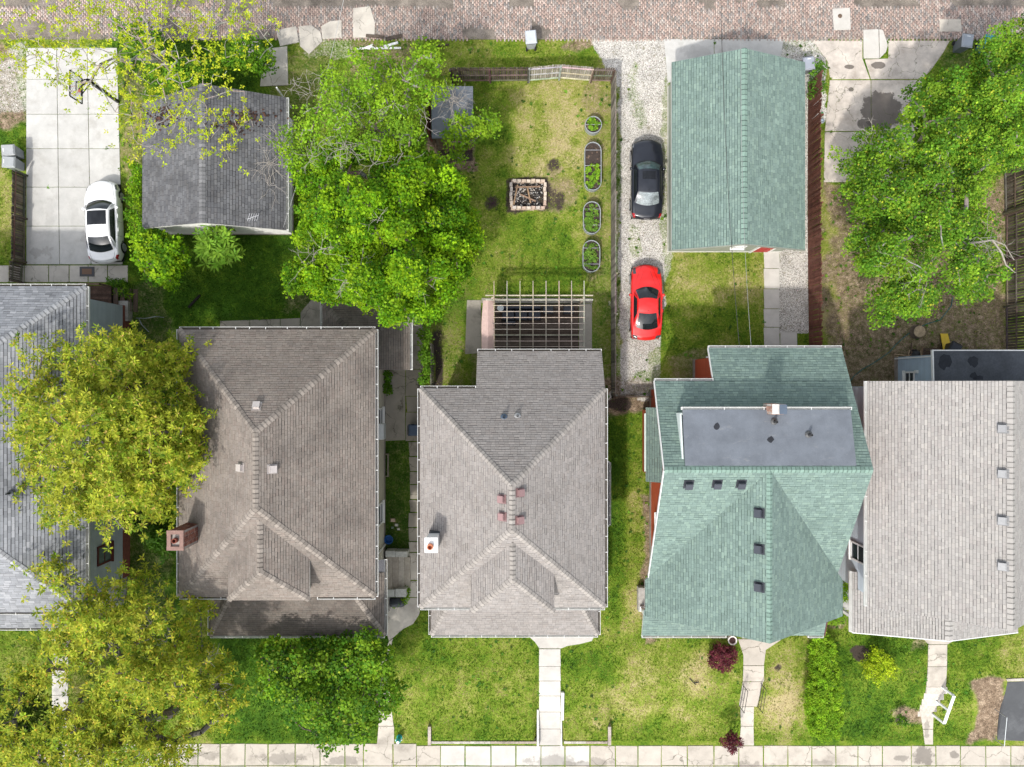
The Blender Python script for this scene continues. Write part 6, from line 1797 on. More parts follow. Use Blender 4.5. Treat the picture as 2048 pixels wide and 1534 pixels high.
a, b = G(764, 953), G(778, 907)
for q in ((a.x, a.y, b.x, a.y + .06), (a.x, b.y - .06, b.x, b.y), (b.x - .06, a.y + .065, b.x, b.y - .065)): MB().box(q[0], q[1], 0, q[2], q[3], .2, (0.28, 0.25, 0.19)).build('board', M['wood'], rb)
# low timbers at the foot of the middle lawn
def timber_wall(label, x0_, x1_, endpx, cut):
    t = thing('retaining_wall', label, 'wall', G((x0_ + x1_) / 2, 1491), 'timbers edging the middle lawn')
    za = -0.80; zt = -0.30; y = -20.87
    xs_ = [P(x, 1490, zt).x for x in cut]
    for i in range(3):
        for a, b in zip(xs_[:-1], xs_[1:]):
            MB().box(a + .006, y - .09 + i * .012, za + i * .165, b - .006, y + .07, za + i * .165 + .155, R.choice([(0.42, 0.39, 0.34), (0.32, 0.27, 0.22), (0.48, 0.45, 0.40)])).build('timber', M['wood'], t)
    e = P(endpx, 1478, zt).x
    MB().box(e - .09, y - .12, za, e + .09, y + .95, zt + .05, (0.36, 0.31, 0.27)).build('end_timber', M['wood'], t)
timber_wall('grey timber edging of the lawn by the teal hydrant', 862, 1073, 859, [862, 898, 981, 1073])
timber_wall('grey timber edging of the lawn on the green house side', 1128, 1216, 1219, [1128, 1172, 1215])
def cheek(label, px, y0_, y1_, h0, h1, wd):
    t = thing('cheek_wall', label, 'wall', G(px, (y0_ + y1_) / 2), 'white walls flanking the middle walk')
    a, b = G(px, y0_), G(px, y1_)
    MB().hexa([(a.x - wd, b.y, b.z - .1), (a.x + wd, b.y, b.z - .1), (a.x + wd, a.y, a.z - .1), (a.x - wd, a.y, a.z - .1)], [(a.x - wd, b.y, b.z + h1), (a.x + wd, b.y, b.z + h1), (a.x + wd, a.y, a.z + h0), (a.x - wd, a.y, a.z + h0)], (0.66, 0.65, 0.62)).build('wall', M['stone'], t)
cheek('white low wall on the hydrant side of the middle walk', 1075.5, 1418, 1492, .12, .5, .05)
cheek('white low wall on the green house side of the middle walk', 1125, 1382, 1436, .25, .3, .08)
cheek('thin pale kerb continuing the low wall by the middle walk', 1122.5, 1437, 1492, .1, .42, .035)
# iron rails of the green house
def iron_rail(label, xa_, ya_, xb2, yb2):
    t = thing('handrail', label, 'handrail', G(xa_, ya_), 'handrails at the street steps')
    a, b = G(xa_, ya_), G(xb2, yb2)
    for p in (a, b): MB().tube([p - UP * .05, p + UP * .95], .02, 6).build('post', M['black'], t)
    for h in (.94, .55, .2): MB().tube([a + UP * h, b + UP * h], .016, 6).build('bar', M['black'], t)
iron_rail('black iron handrail on the hydrant side of the green house walk', 1485, 1369, 1478, 1411)
iron_rail('black iron handrail on the hedge side of the green house walk', 1521, 1366, 1514, 1411)
# concrete flight and white rail of the beige roofed house
ef = thing('street_steps', 'concrete flight down to the pavement before the beige roofed house', 'steps', G(1865, 1400))
ysx = [1374, 1386, 1398, 1410, 1422, 1432]
for i in range(5):
    p0 = G(1852 - i * 4, ysx[i]); p1 = G(1892 - i * 7, ysx[i + 1])
    MB().box(p0.x, p1.y, p1.z - .3, p1.x, p0.y, p0.z + .035 - .01 * i, R.choice([(0.52, 0.47, 0.41), (0.56, 0.51, 0.45), (0.50, 0.45, 0.39)])).build('step', M['stone'], ef)
EXCL.append([(1850, 1372), (1894, 1372), (1866, 1434), (1830, 1434)])
wr_ = thing('handrail', 'white painted timber handrail beside the beige roofed house steps', 'handrail', G(1880, 1400), 'handrails at the street steps')
tops = []
for (x, y) in ((1883, 1374), (1872, 1402), (1864, 1428)):
    p = G(x, y); tops.append(p + UP * 1.15); MB().box(p.x - .05, p.y - .05, p.z - .1, p.x + .05, p.y + .05, p.z + 1.13, (0.74, 0.76, 0.77)).build('post', M['paint'], wr_)
MB().bar(tops[0] + UP * .02, tops[2] + UP * .02, .16, .05, (0.78, 0.80, 0.80)).build('rail', M['paint'], wr_)
# galvanised pipe rail beside the asphalt bay
pr = thing('pipe_rail', 'grey pipe rail at the edge of the asphalt bay', 'handrail', G(2005, 1440))
a, b = G(1990, 1419), G(1985, 1475)
for p in (a, b): MB().tube([p - UP * .05, p + UP * 1.0], .022, 8, (0.32, 0.34, 0.36)).build('post', M['metal'], pr)
MB().tube([a + UP * 1.0, b + UP * 1.0], .022, 8, (0.32, 0.34, 0.36)).build('bar', M['metal'], pr)
# hydrant, urn, sprinkler
hy = thing('fire_hydrant', 'small teal hydrant with white cap by the pavement', 'hydrant', G(799, 1474)); c_ = G(799, 1474)
MB().lathe(c_, [(.17, 0), (.17, .04), (.11, .05), (.11, .42), (.15, .43), (.15, .47), (.12, .49), (.10, .58), (.0, .63)], 14, (0.03, 0.36, 0.33)).build('barrel', M['paint'], hy, smooth=True)
MB().lathe(c_ + UP * .60, [(.085, 0), (.085, .05), (.05, .06), (0, .06)], 12, (0.7, 0.72, 0.7)).build('cap', M['paint'], hy)
for s in (-1, 1): MB().tube([c_ + Vector((s * .08, 0, .33)), c_ + Vector((s * .2, 0, .33))], .06, 10, (0.55, 0.62, 0.6)).build('outlet', M['paint'], hy)
ur = thing('planter_urn', 'white rimmed urn at the porch corner of the green house', 'urn', G(1464, 1284)); c_ = P(1465, 1281, .5); c_.z = 0
MB().lathe(c_, [(.0, .0), (.15, .0), (.15, .06), (.07, .1), (.07, .16), (.18, .3), (.27, .5), (.26, .53), (.20, .52), (.15, .36), (0, .34)], 18, (0.70, 0.66, 0.62)).build('bowl', M['stone'], ur)
MB().lathe(c_, [(.19, .48), (.1, .5), (0, .5)], 14, (0.05, 0.025, 0.022)).build('soil', M['bark'], ur)
sk = thing('sprinkler', 'black stake sprinkler on the front lawn of the green house', 'sprinkler', G(1386, 1364))
MB().tube([G(1379, 1357, .05), G(1388, 1366, .08)], .022, 6).tube([G(1388, 1366, .08), G(1398, 1364, .12)], .035, 6).tube([G(1388, 1366, .08), G(1391, 1370, .02)], .02, 6).build('stake', M['black'], sk)

# ---------------------------------------------------------------- odds and ends
for (a, b, w_, c, lab) in (((714, 97), (802, 96), .10, (0.62, 0.62, 0.6), 'long white board on the rubbish heap by the alley'), ((728, 98), (746, 91), .16, (0.66, 0.66, 0.64), 'short white board tilted on the rubbish heap'), ((768, 93), (796, 85), .13, (0.62, 0.63, 0.62), 'white board pointing at the alley on the rubbish heap'),
                           ((732, 71), (768, 74), .16, (0.09, 0.07, 0.055), 'dark rotten log at the alley edge'), ((772, 78), (804, 71), .2, (0.07, 0.055, 0.045), 'thick dark log beside the rotten one'), ((864, 92), (898, 89), .09, (0.06, 0.045, 0.036), 'thin dark branch lying on the verge')):
    A_, B_ = G(*a, .08), G(*b, .10)
    o_ = MB().bar(A_, B_, w_, .06, c).build('board', M['wood'], None, (A_ + B_) / 2); tag(o_, lab, 'timber')
dp = thing('drainpipe', 'white loose drainpipe standing by the dark garage', 'drainpipe', G(581, 214)); p = G(583, 216)
MB().tube([p, p + UP * .9, p + Vector((0, .1, 2.6))], .045, 8, (0.74, 0.74, 0.72)).build('pipe', M['paint'], dp)
stm = thing('tree_stump', 'pale sawn tree stump in the dirt yard', 'stump', G(1832, 664)); c_ = G(1832, 664)
MB().lathe(c_, [(.42, 0), (.36, .12), (.33, .36), (.34, .38)], 16, (0.14, 0.11, 0.085)).build('bark', M['bark'], stm)
MB().lathe(c_, [(.335, .38), (.2, .39), (.1, .392), (0, .392)], 16, (0.34, 0.26, 0.17)).build('cut_face', M['wood'], stm)
hs = MB(); pp = [(1905, 594), (1902, 612), (1880, 640), (1852, 648), (1822, 664), (1806, 676), (1790, 690), (1780, 704), (1762, 716), (1745, 727), (1726, 738), (1708, 752), (1698, 766)]
hs.tube([G(x + R.uniform(-1, 1), y, .03) for x, y in pp], .022, 6, (0.02, 0.13, 0.13))
o_ = hs.build('garden_hose', M['plastic'], None, G(1790, 690)); tag(o_, 'teal garden hose trailing over the dirt yard', 'hose')
jk = thing('rubbish_heap', 'black bags and broken sticks heaped behind the blue sided house', 'rubbish', G(1828, 716))
mb = MB()
for _ in range(5):
    c_ = G(R.uniform(1815, 1842), R.uniform(706, 726)); s = R.uniform(.22, .36)
    mb.lathe(c_, [(s * .9, 0.0), (s * 1.1, s * .3), (s * .8, s * .8), (s * .2, s * 1.05), (0, s * 1.1)], 9, (0.012, 0.012, 0.014))
mb.build('bag', M['plastic'], jk)
for _ in range(14):
    c_ = G(R.uniform(1806, 1850), R.uniform(700, 730), .25); a = R.uniform(0, 3.14); L_ = R.uniform(.3, .7); d = Vector((math.cos(a) * L_, math.sin(a) * L_, R.uniform(-.2, .2)))
    MB().bar(c_ - d, c_ + d, .05, .04, R.choice([(0.2, 0.13, 0.08), (0.09, 0.06, 0.045), (0.35, 0.25, 0.16)])).build('stick', M['wood'], jk)
pl = thing('pallet', 'brown plank pallet beside the black rubbish bags', 'pallet', G(1862, 710))
for i in range(6): a, b = P(1846, 726 - i * 5.2, .15), P(1886, 722 - i * 5.2, .15); MB().box(a.x, a.y, .1, b.x, b.y, .14, R.choice([(0.10, 0.068, 0.05), (0.13, 0.09, 0.066)])).build('board', M['wood'], pl)
a, b = P(1847, 727, .1), P(1885, 696, .1)
for x in (a.x + .1, (a.x + b.x) / 2, b.x - .1): MB().box(x - .04, a.y, 0, x + .04, b.y, .097, (0.07, 0.05, 0.04)).build('bearer', M['wood'], pl)
# rubble in the side strip
for i, (x, y, s, c, lab) in enumerate(((786, 1040, .14, (0.55, 0.42, 0.33), 'pinkish brick lump in the side strip'), (793, 1050, .10, (0.62, 0.6, 0.57), 'white rubble lump nearest the pinkish brick'), (797, 1058, .09, (0.6, 0.58, 0.54), 'white rubble lump below the others in the side strip'), (785, 1055, .09, (0.2, 0.26, 0.2), 'greenish stone in the side strip'))):
    c_ = G(x, y)
    o_ = MB().hexa([c_ + Vector((-s, -s * .7, 0)), c_ + Vector((s, -s * .8, 0)), c_ + Vector((s * .9, s * .7, 0)), c_ + Vector((-s, s * .8, 0))], [c_ + Vector((-s * .7, -s * .5, s)), c_ + Vector((s * .6, -s * .6, s * 1.1)), c_ + Vector((s * .7, s * .4, s * .9)), c_ + Vector((-s * .6, s * .6, s))], c).build('rubble', M['stone'], None, c_)
    tag(o_, lab, 'rubble')
# bits lying by the red brown fence
for x, y, c, lab in ((1643, 243, (0.36, 0.42, 0.48), 'crumpled pale blue sheet by the red brown fence'), (1642, 230, (0.03, 0.28, 0.10), 'green cup by the red brown fence')):
    c_ = G(x, y); o_ = MB().lathe(c_, [(.12, 0), (.13, .08), (.1, .16), (.09, .16), (.1, .05), (0, .05)], 10, c).build('litter', M['plastic'], None, c_); tag(o_, lab, 'litter')
# overhead service wires
def wire(label, a, b, sag, r=.014, col=(0.03, 0.03, 0.03)):
    a, b = Vector(a), Vector(b)
    o_ = MB().tube([a.lerp(b, i / 24) - UP * sag * 4 * (i / 24) * (1 - i / 24) for i in range(25)], r, 5, col).build('service_wire', M['plastic'], None, b); tag(o_, label, 'wire', 'overhead wires')
wire('black service wire over the green garage roof', P(1440, -60, 7.5), (x17 + 1.6, 1.86, 4.72), .5)
wire('pale service wire running to the rear eave of the green house', P(1484, -60, 7.2), (x17 + 2.2, 1.86, 4.72), .7, .01, (0.25, 0.25, 0.25))
wire('pale service wire from the alley into the twiggy tree', P(700, -60, 7.5), P(560, 330, 4.6) if False else Vector((-12.3, 8.4, 2.75)), .5, .011, (0.35, 0.35, 0.35))
# ---------------------------------------------------------------- trees and plants
def leafmat(name, trans=0.30, rough=0.6):
    n = N(name)
    c = n.attr('Col')
    c = mul(n, c, n.map(n.noise(1.1, 3), .3, .7, .82, 1.18))
    n.fin(c, rough, 0, 0.14)
    tr = n.n('BsdfTranslucent')
    n.t.links.new(n.mix(1.0, c, (1.25, 1.15, 0.5), 'MULTIPLY'), tr.inputs[0])
    mx = n.n('MixShader'); mx.inputs[0].default_value = trans
    n.t.links.new(n.b.outputs[0], mx.inputs[1]); n.t.links.new(tr.outputs[0], mx.inputs[2])
    n.t.links.new(mx.outputs[0], n.t.nodes['Material Output'].inputs[0])
    return n.m
M['leaf'] = leafmat('leaf')
M['leaf_thick'] = leafmat('leaf_thick', 0.2)

def unit(a): return a / (np.linalg.norm(a, axis=1, keepdims=True) + 1e-9)

def leaves(C, T, Nn, L, W, cols, parent, name='crown', mat='leaf'):
    """one rhombic, slightly folded leaf per row"""
    m = len(C)
    S = unit(np.cross(Nn, T)); L = L[:, None]; W = W[:, None]
    V = np.empty((m, 4, 3))
    V[:, 0] = C - T * L * .5; V[:, 2] = C + T * L * .5
    V[:, 1] = C + S * W * .5 + T * L * .06 + Nn * W * .12; V[:, 3] = C - S * W * .5 + T * L * .06 + Nn * W * .12
    Fq = np.arange(m * 4).reshape(m, 4)
    me_ = np_mesh(name, V.reshape(-1, 3), Fq, np.clip(cols, 0, 1), M[mat], ROOT[parent])
    return link(me_, name, parent)

def pick(pal, k, wts=None, jit=0.24):
    pal = np.array(pal)
    c = pal[NR.choice(len(pal), k, p=wts)]
    return c * NR.uniform(1 - jit, 1 + jit, (k, 1)) * (1 + NR.normal(0, jit * .35, (k, 3)))

def sample(poly, sp, z_edge, z_top, dome=0.5, gap=0.0, gscale=60, jitter=.5, seed=1, flat=1.0, inset=0.0, lobe=0.0, ldep=1.2, holes=()):
    """clump centres spread through the outline, domed towards the middle"""
    xs = [p[0] for p in poly]; ys = [p[1] for p in poly]
    gx_, gy_ = np.meshgrid(np.arange(min(xs), max(xs), sp), np.arange(min(ys), max(ys), sp))
    x = gx_.ravel() + NR.uniform(-jitter, jitter, gx_.size) * sp; y = gy_.ravel() + NR.uniform(-jitter, jitter, gx_.size) * sp
    l = Lattice(seed + 100)
    wx = x + (l(x, y, 34) - .5) * 44; wy = y + (l(x + 500, y, 34) - .5) * 44
    if min(max(xs) - min(xs), max(ys) - min(ys)) < 130: wx, wy = x + (l(x, y, 14) - .5) * 10, y + (l(x + 99, y, 14) - .5) * 10
    k = pip(wx, wy, poly)
    for hx_, hy_, ha_, hb_ in holes: k &= ((wx - hx_) / ha_) ** 2 + ((wy - hy_) / hb_) ** 2 > 1
    if gap > 0: k &= fbm(l, x + 700, y + 40, gscale) > gap
    if k.sum() < 6:                                # a sliver: scatter inside its outline
        cx_, cy_ = np.mean(xs), np.mean(ys); t_ = NR.uniform(.1, .8, (14, 1)); v_ = np.array(poly)[NR.integers(0, len(poly), 14)]
        q_ = np.array([cx_, cy_]) + (v_ - [cx_, cy_]) * t_
        x, y = q_[:, 0], q_[:, 1]; wx, wy = x, y; k = np.ones(len(x), bool)
    x, y, wx, wy = x[k], y[k], wx[k], wy[k]
    d = polydist(wx, wy, poly)
    if len(d) > 16:
        q = d > min(inset, d.max() * .45)
        x, y, d = x[q], y[q], d[q]
    dm = max(d.max() * flat, 1)
    f = np.clip(d / dm, 0, 1)
    f = np.sqrt(1 - (1 - f) ** 2)
    z = z_edge + (z_top - z_edge) * f + (l(x, y, 55) - .5) * (z_top - z_edge) * dome
    if lobe > 0:                                   # boughs: each a bulging mass with a cleft round it
        rl = np.random.default_rng(seed // 1000 + 5)
        k_ = int((max(xs) - min(xs)) * (max(ys) - min(ys)) / lobe ** 2) + 1
        lx = rl.uniform(min(xs), max(xs), k_); ly = rl.uniform(min(ys), max(ys), k_)
        dd = np.hypot(x[:, None] - lx[None], y[:, None] - ly[None]); dd.sort(axis=1)
        e_ = (dd[:, 1] - dd[:, 0]) / lobe          # 0 on the seam between two boughs
        z = z + ldep * (np.clip(e_, 0, .55) / .55 - 1)
        kk = (e_ > .10) | (NR.random(len(z)) < .6)
        x, y, z, f = x[kk], y[kk], z[kk], f[kk]
    s = (H - z) / F
    return np.stack([(x - 1024) * s, (767 - y) * s, z], -1), f

def skeleton(mb, base_, fork, targets, r_trunk, col, nmain=7, wig=.25, rmin=.012):
    pos = [np.array(base_), ]
    par = [-1]
    steps = 5
    b, f = np.array(base_), np.array(fork)
    for i in range(1, steps + 1):
        t = i / steps
        p = b + (f - b) * np.array([t ** 1.4, t ** 1.4, t]) + NR.normal(0, .05, 3) * (1 if i < steps else 0)
        pos.append(p); par.append(len(pos) - 2)
    fk = len(pos) - 1
    T = targets
    if len(T) == 0: return
    order = np.argsort(np.linalg.norm(T - f, axis=1))
    main = T[NR.choice(len(T), min(nmain, len(T)), replace=False)]
    def grow(start, tgt, segs):
        a = pos[start]; d = tgt - a; L = np.linalg.norm(d); last = start
        for i in range(1, segs + 1):
            t = i / segs
            p = a + d * t + np.array([0, 0, 1]) * math.sin(t * math.pi) * L * .06 + NR.normal(0, 1, 3) * L * wig * .12 * (1 if i < segs else 0)
            pos.append(p); par.append(last); last = len(pos) - 1
    for m_ in main: grow(fk, m_ * .82 + f * .18 - np.array([0, 0, .35]), 6)
    for i in order:
        A = np.array(pos[fk:]); t = T[i] - np.array([0, 0, .2])
        dd = np.linalg.norm(A - t, axis=1) + 0.8 * np.clip(A[:, 2] - t[2], 0, 9) - 0.12 * np.linalg.norm(A - f, axis=1) * 0
        j = int(np.argmin(dd)) + fk
        L = np.linalg.norm(pos[j] - t)
        if L < .15: continue
        grow(j, t, 2 if L < 1.2 else 4)
    n_ = len(pos); cnt = np.zeros(n_)
    kids = [0] * n_
    for i in range(n_ - 1, 0, -1):
        if kids[i] == 0: cnt[i] += 1
        cnt[par[i]] += cnt[i]; kids[par[i]] += 1
    rad = np.maximum(r_trunk * np.sqrt(cnt / cnt[0]), rmin)
    for i in range(1, n_):
        c = tuple(q * R.uniform(.85, 1.15) for q in col)
        mb.tube([pos[par[i]], pos[i]], [min(rad[par[i]], rad[i] * 1.35) if par[i] > fk else rad[par[i]], rad[i]], 7 if rad[i] > .06 else 4, c, cap=False)

def foliage(P0, n_each, r, kind, pal, wts, size, parent, tilt=.55, name='crown', mat='leaf', flat=.5, tip=None, tipk=0.0):
    m = len(P0)
    if kind == 'broad':
        tone = NR.uniform(.72, 1.2, (m, 1))
        k = n_each
        off = NR.normal(0, 1, (m, k, 3)); off = off / np.linalg.norm(off, axis=2, keepdims=True) * NR.uniform(.15, 1, (m, k, 1)) ** .5
        off *= np.array([r, r, r * flat])
        C = (P0[:, None] + off * NR.uniform(.75, 1.25, (m, 1, 1))).reshape(-1, 3)
        a = NR.uniform(0, 6.283, m * k)
        T = np.stack([np.cos(a), np.sin(a), NR.normal(0, .35, m * k)], -1); T = unit(T)
        Nn = unit(np.stack([NR.normal(0, tilt, m * k), NR.normal(0, tilt, m * k), np.ones(m * k)], -1)); Nn = unit(Nn - T * (Nn * T).sum(1, keepdims=True))
        g_ = NR.uniform(.55, 1.35, m * k); L = g_ * size[0]; W = g_ * NR.uniform(.8, 1.2, m * k) * size[1]
        cb_ = pick(pal, m, wts, .08)                      # a spray of leaves shares its tone
        col = (.62 * np.repeat(cb_, k, 0) + .38 * pick(pal, m * k, wts)) * np.repeat(tone, k, 0)
        if tip is not None:
            q = NR.random(m * k) < tipk; col[q] = pick(tip, q.sum())
            L[q] *= .8
        return leaves(C, T, Nn, L, W, col, parent, name, mat)
    if kind in ('frond', 'star'):
        tw, k = n_each                               # twig ends per clump, fronds per end
        off = NR.normal(0, 1, (m, tw, 3)) * np.array([r, r, r * flat]) * .6
        E = (P0[:, None] + off).reshape(-1, 3)
        e = len(E)
        a0 = NR.uniform(0, 6.283, (e, 1)) + np.arange(k)[None] * 6.283 / k + NR.normal(0, .25, (e, k))
        rise = NR.normal(.12 if kind == 'frond' else .0, .35, (e, k))
        T = unit(np.stack([np.cos(a0), np.sin(a0), rise], -1).reshape(-1, 3))
        L = NR.uniform(.7, 1.25, e * k) * size[0]; W = NR.uniform(.8, 1.2, e * k) * size[1]
        C = np.repeat(E, k, 0) + T * L[:, None] * .55
        Nn = unit(np.stack([NR.normal(0, tilt, e * k), NR.normal(0, tilt, e * k), np.ones(e * k)], -1)); Nn = unit(Nn - T * (Nn * T).sum(1, keepdims=True))
        tone = np.repeat(NR.uniform(.8, 1.18, (e, 1)), k, 0)
        col = (.55 * np.repeat(pick(pal, e, wts, .08), k, 0) + .45 * pick(pal, e * k, wts)) * tone
        if tip is not None:                          # young shoots stand in the middle of a rosette
            q = NR.random(e * k) < tipk
            col[q] = pick(tip, q.sum()); L[q] *= .5; C[q] = np.repeat(E, k, 0)[q] + T[q] * L[q, None] * .5 + np.array([0, 0, .03])
        return leaves(C, T, Nn, L, W, col, parent, name, mat)

def twigs(mb, c, n_, size, col, r=.010):
    for _ in range(n_):
        a = R.uniform(0, 6.28); d = Vector((math.cos(a), math.sin(a), R.uniform(-.1, .5))).normalized()
        p = Vector(c) + Vector((R.gauss(0, .12), R.gauss(0, .12), R.gauss(0, .08))) * size
        path = [p]
        for k in range(4):
            d = (d + Vector((R.gauss(0, .35), R.gauss(0, .35), R.gauss(0, .25)))).normalized(); p = p + d * size * .28; path.append(p)
            if k in (1, 2):
                e = (d + Vector((R.gauss(0, .8), R.gauss(0, .8), R.gauss(0, .3)))).normalized()
                mb.tube([p, p + e * size * .25, p + e * size * .42 + Vector((0, R.gauss(0, .05), 0))], [r * .7, r * .55, r * .35], 4, col, False)
        mb.tube(path, [r * 1.2, r, r * .8, r * .6, r * .4], 4, col, False)

def tree(name, label, outline, base_px, z_edge, z_top, sp, kind, each, r, size, pal, wts=None, layers=((0, 1.0), (1.0, .9)), fork=.45, r_trunk=.22, bark=(0.16, 0.14, 0.12), gap=0.0, group=None, cat='tree', seed=1, dome=.35, tilt=.55, mat='leaf', dead=(), tip=None, tipk=0.0, limb=.5, nmain=7, flat=.5, wig=.25, gscale=60, lobe=0.0, ldep=1.2, holes=()):
    b = G(*base_px)
    t = thing(name, label, cat, b, group)
    pts, fs = [], []
    for dz, keep in layers:
        p, f = sample(outline, sp, z_edge, z_top, dome, gap, gscale, seed=seed, inset=r * F / (H - z_edge) * .55, lobe=lobe, ldep=ldep, holes=holes)
        k = NR.random(len(p)) < keep
        p, f = p[k], f[k]
        p[:, 2] -= dz * (0.35 + .65 * f); p[:, 2] = np.maximum(p[:, 2], .25)
        pts.append(p); fs.append(f)
    A = np.concatenate(pts)
    c = A.mean(0)
    fz = b.z + (z_edge - b.z) * fork
    fk = (b.x + (c[0] - b.x) * .25, b.y + (c[1] - b.y) * .25, fz)
    tg = pts[0][NR.random(len(pts[0])) < limb]
    mb = MB(); skeleton(mb, (b.x, b.y, b.z - .1), fk, tg, r_trunk, bark, nmain, wig)
    mb.build('trunk', M['bark'], t)
    cr = foliage(A, each, r, kind, pal, wts, size, t, tilt, mat=mat, tip=tip, tipk=tipk, flat=flat)
    for (x, y, z, n_, s) in dead:
        dm = MB(); twigs(dm, P(x, y, z), n_, s, (0.30, 0.27, 0.24)); tag(dm.build('bare_twigs', M['bark'], t), kind='stuff')
    return t

def shrub(label, outline, z_edge, z_top, sp, each, r, size, pal, name='shrub', cat='shrub', kind='broad', layers=((0, 1.0), (.35, .9), (.7, .8)), wts=None, group='shrubs', seed=5, mat='leaf', tip=None, tipk=0.0, flat=.7, tilt=.6, gap=0.0):
    cx = sum(p[0] for p in outline) / len(outline); cy = sum(p[1] for p in outline) / len(outline)
    zc = z_top * .5
    cx = 1024 + (cx - 1024) * (H - zc) / H; cy = 767 + (cy - 767) * (H - zc) / H
    return tree(name, label, outline, (cx, cy), z_edge, z_top, sp, kind, each, r, size, pal, wts, layers, .25, .05, (0.12, 0.10, 0.08), gap, group, cat, seed, .3, tilt, mat, (), tip, tipk, .35, 5, flat)

BRIGHT = [(0.13, 0.29, 0.006), (0.21, 0.39, 0.008), (0.055, 0.16, 0.006), (0.30, 0.46, 0.012), (0.08, 0.21, 0.007)]
FRESH = [(0.20, 0.36, 0.016), (0.27, 0.42, 0.022), (0.13, 0.27, 0.014), (0.16, 0.31, 0.02)]
MAPLE = [(0.085, 0.215, 0.016), (0.13, 0.285, 0.02), (0.19, 0.35, 0.024), (0.055, 0.155, 0.015), (0.25, 0.40, 0.028)]
OLIVE = [(0.30, 0.36, 0.022), (0.20, 0.29, 0.016), (0.42, 0.44, 0.038), (0.08, 0.155, 0.010), (0.37, 0.39, 0.04)]
DARK = [(0.055, 0.155, 0.008), (0.085, 0.205, 0.010), (0.14, 0.28, 0.012), (0.032, 0.10, 0.008), (0.21, 0.34, 0.016)]
LEMON = [(0.40, 0.46, 0.018), (0.32, 0.41, 0.014), (0.46, 0.48, 0.03), (0.24, 0.34, 0.014)]

TG = 'trees of the yards'
tree('maple_tree', 'dense bright green tree between dark garage and middle lawn', [(585, 330), (640, 285), (720, 265), (800, 285), (870, 300), (915, 345), (945, 400), (958, 440), (945, 500), (945, 560), (938, 610), (900, 640), (830, 660), (775, 645), (740, 625), (690, 620), (630, 600), (600, 575), (565, 545), (600, 500), (575, 430), (580, 385)],
     (809, 521), 5.0, 9.6, 15, 'broad', 84, .46, (.125, .11), BRIGHT, None, ((0, 1), (.9, .9), (1.9, .6)), .5, .30, (0.13, 0.11, 0.095), 0.32, TG, seed=3, holes=((748, 455, 10, 42), (612, 515, 26, 12), (690, 505, 10, 14), (850, 500, 12, 16)), lobe=74, ldep=2.3, tilt=.85, dead=((640, 500, 7.2, 9, .9), (720, 425, 8.5, 6, .7), (845, 565, 8.2, 12, 1.0), (720, 545, 8.4, 10, .9), (760, 440, 9.2, 5, .8), (690, 560, 8, 8, .8), (610, 525, 6.4, 5, 1.0), (815, 645, 6, 7, .6)), dome=.5)
tree('twiggy_tree', 'light green tree with many bare grey twigs by the alley', [(690, 110), (740, 95), (800, 105), (870, 95), (905, 130), (900, 180), (870, 215), (850, 270), (820, 310), (770, 320), (700, 340), (620, 345), (560, 330), (545, 280), (560, 225), (620, 195), (650, 150)],
     (785, 310), 4.8, 8.2, 16, 'broad', 40, .45, (.125, .088), FRESH, None, ((0, 1), (.9, .7)), .5, .24, (0.25, 0.225, 0.20), 0.32, TG, seed=8, lobe=70, ldep=1.6,
     dead=tuple((R.uniform(580, 890), R.uniform(150, 330), R.uniform(6.8, 8.0), 6, .8) for _ in range(13)) + ((565, 290, 5.6, 14, 1.1), (545, 330, 5.2, 12, 1.0), (540, 370, 4.9, 10, 1.0), (690, 290, 7.8, 16, 1.0), (905, 200, 5.5, 12, .9)), dome=.6)
tree('maple_tree', 'broad green maple with yellow tips over the dirt yard', [(2110, 10), (2040, 40), (1985, 90), (1945, 130), (1905, 150), (1850, 145), (1815, 200), (1820, 235), (1770, 250), (1712, 222), (1718, 262), (1735, 290), (1665, 300), (1672, 330), (1700, 360), (1690, 410), (1712, 450), (1710, 530), (1745, 555), (1735, 610), (1765, 640), (1830, 650), (1880, 635), (1895, 600), (1930, 610), (1975, 600), (2020, 545), (2000, 500), (2015, 450), (1990, 420), (1985, 350), (2110, 330)],
     (1750, 425), 4.2, 8.6, 15, 'broad', 74, .44, (.115, .098), MAPLE, None, ((0, 1), (.9, .85), (1.9, .5)), .45, .30, (0.30, 0.27, 0.24), 0.25, TG, seed=14, holes=((1892, 535, 30, 36), (1915, 590, 22, 34), (1990, 400, 26, 40), (1800, 268, 14, 12)), lobe=76, ldep=1.9, tilt=.85, dome=.5,
     dead=((1845, 560, 7.4, 7, 1.0), (1960, 485, 6.8, 8, 1.1), (1955, 540, 6.8, 6, .9), (1990, 500, 6.2, 6, .9), (1745, 260, 5.2, 5, .7), (1800, 520, 7.5, 5, .9)), tip=[(0.32, 0.42, 0.03), (0.36, 0.38, 0.035), (0.30, 0.42, 0.03)], tipk=.08)
lb = MB()
mp = [o for o in bpy.data.objects if o.get('label', '').startswith('broad green maple')][0]
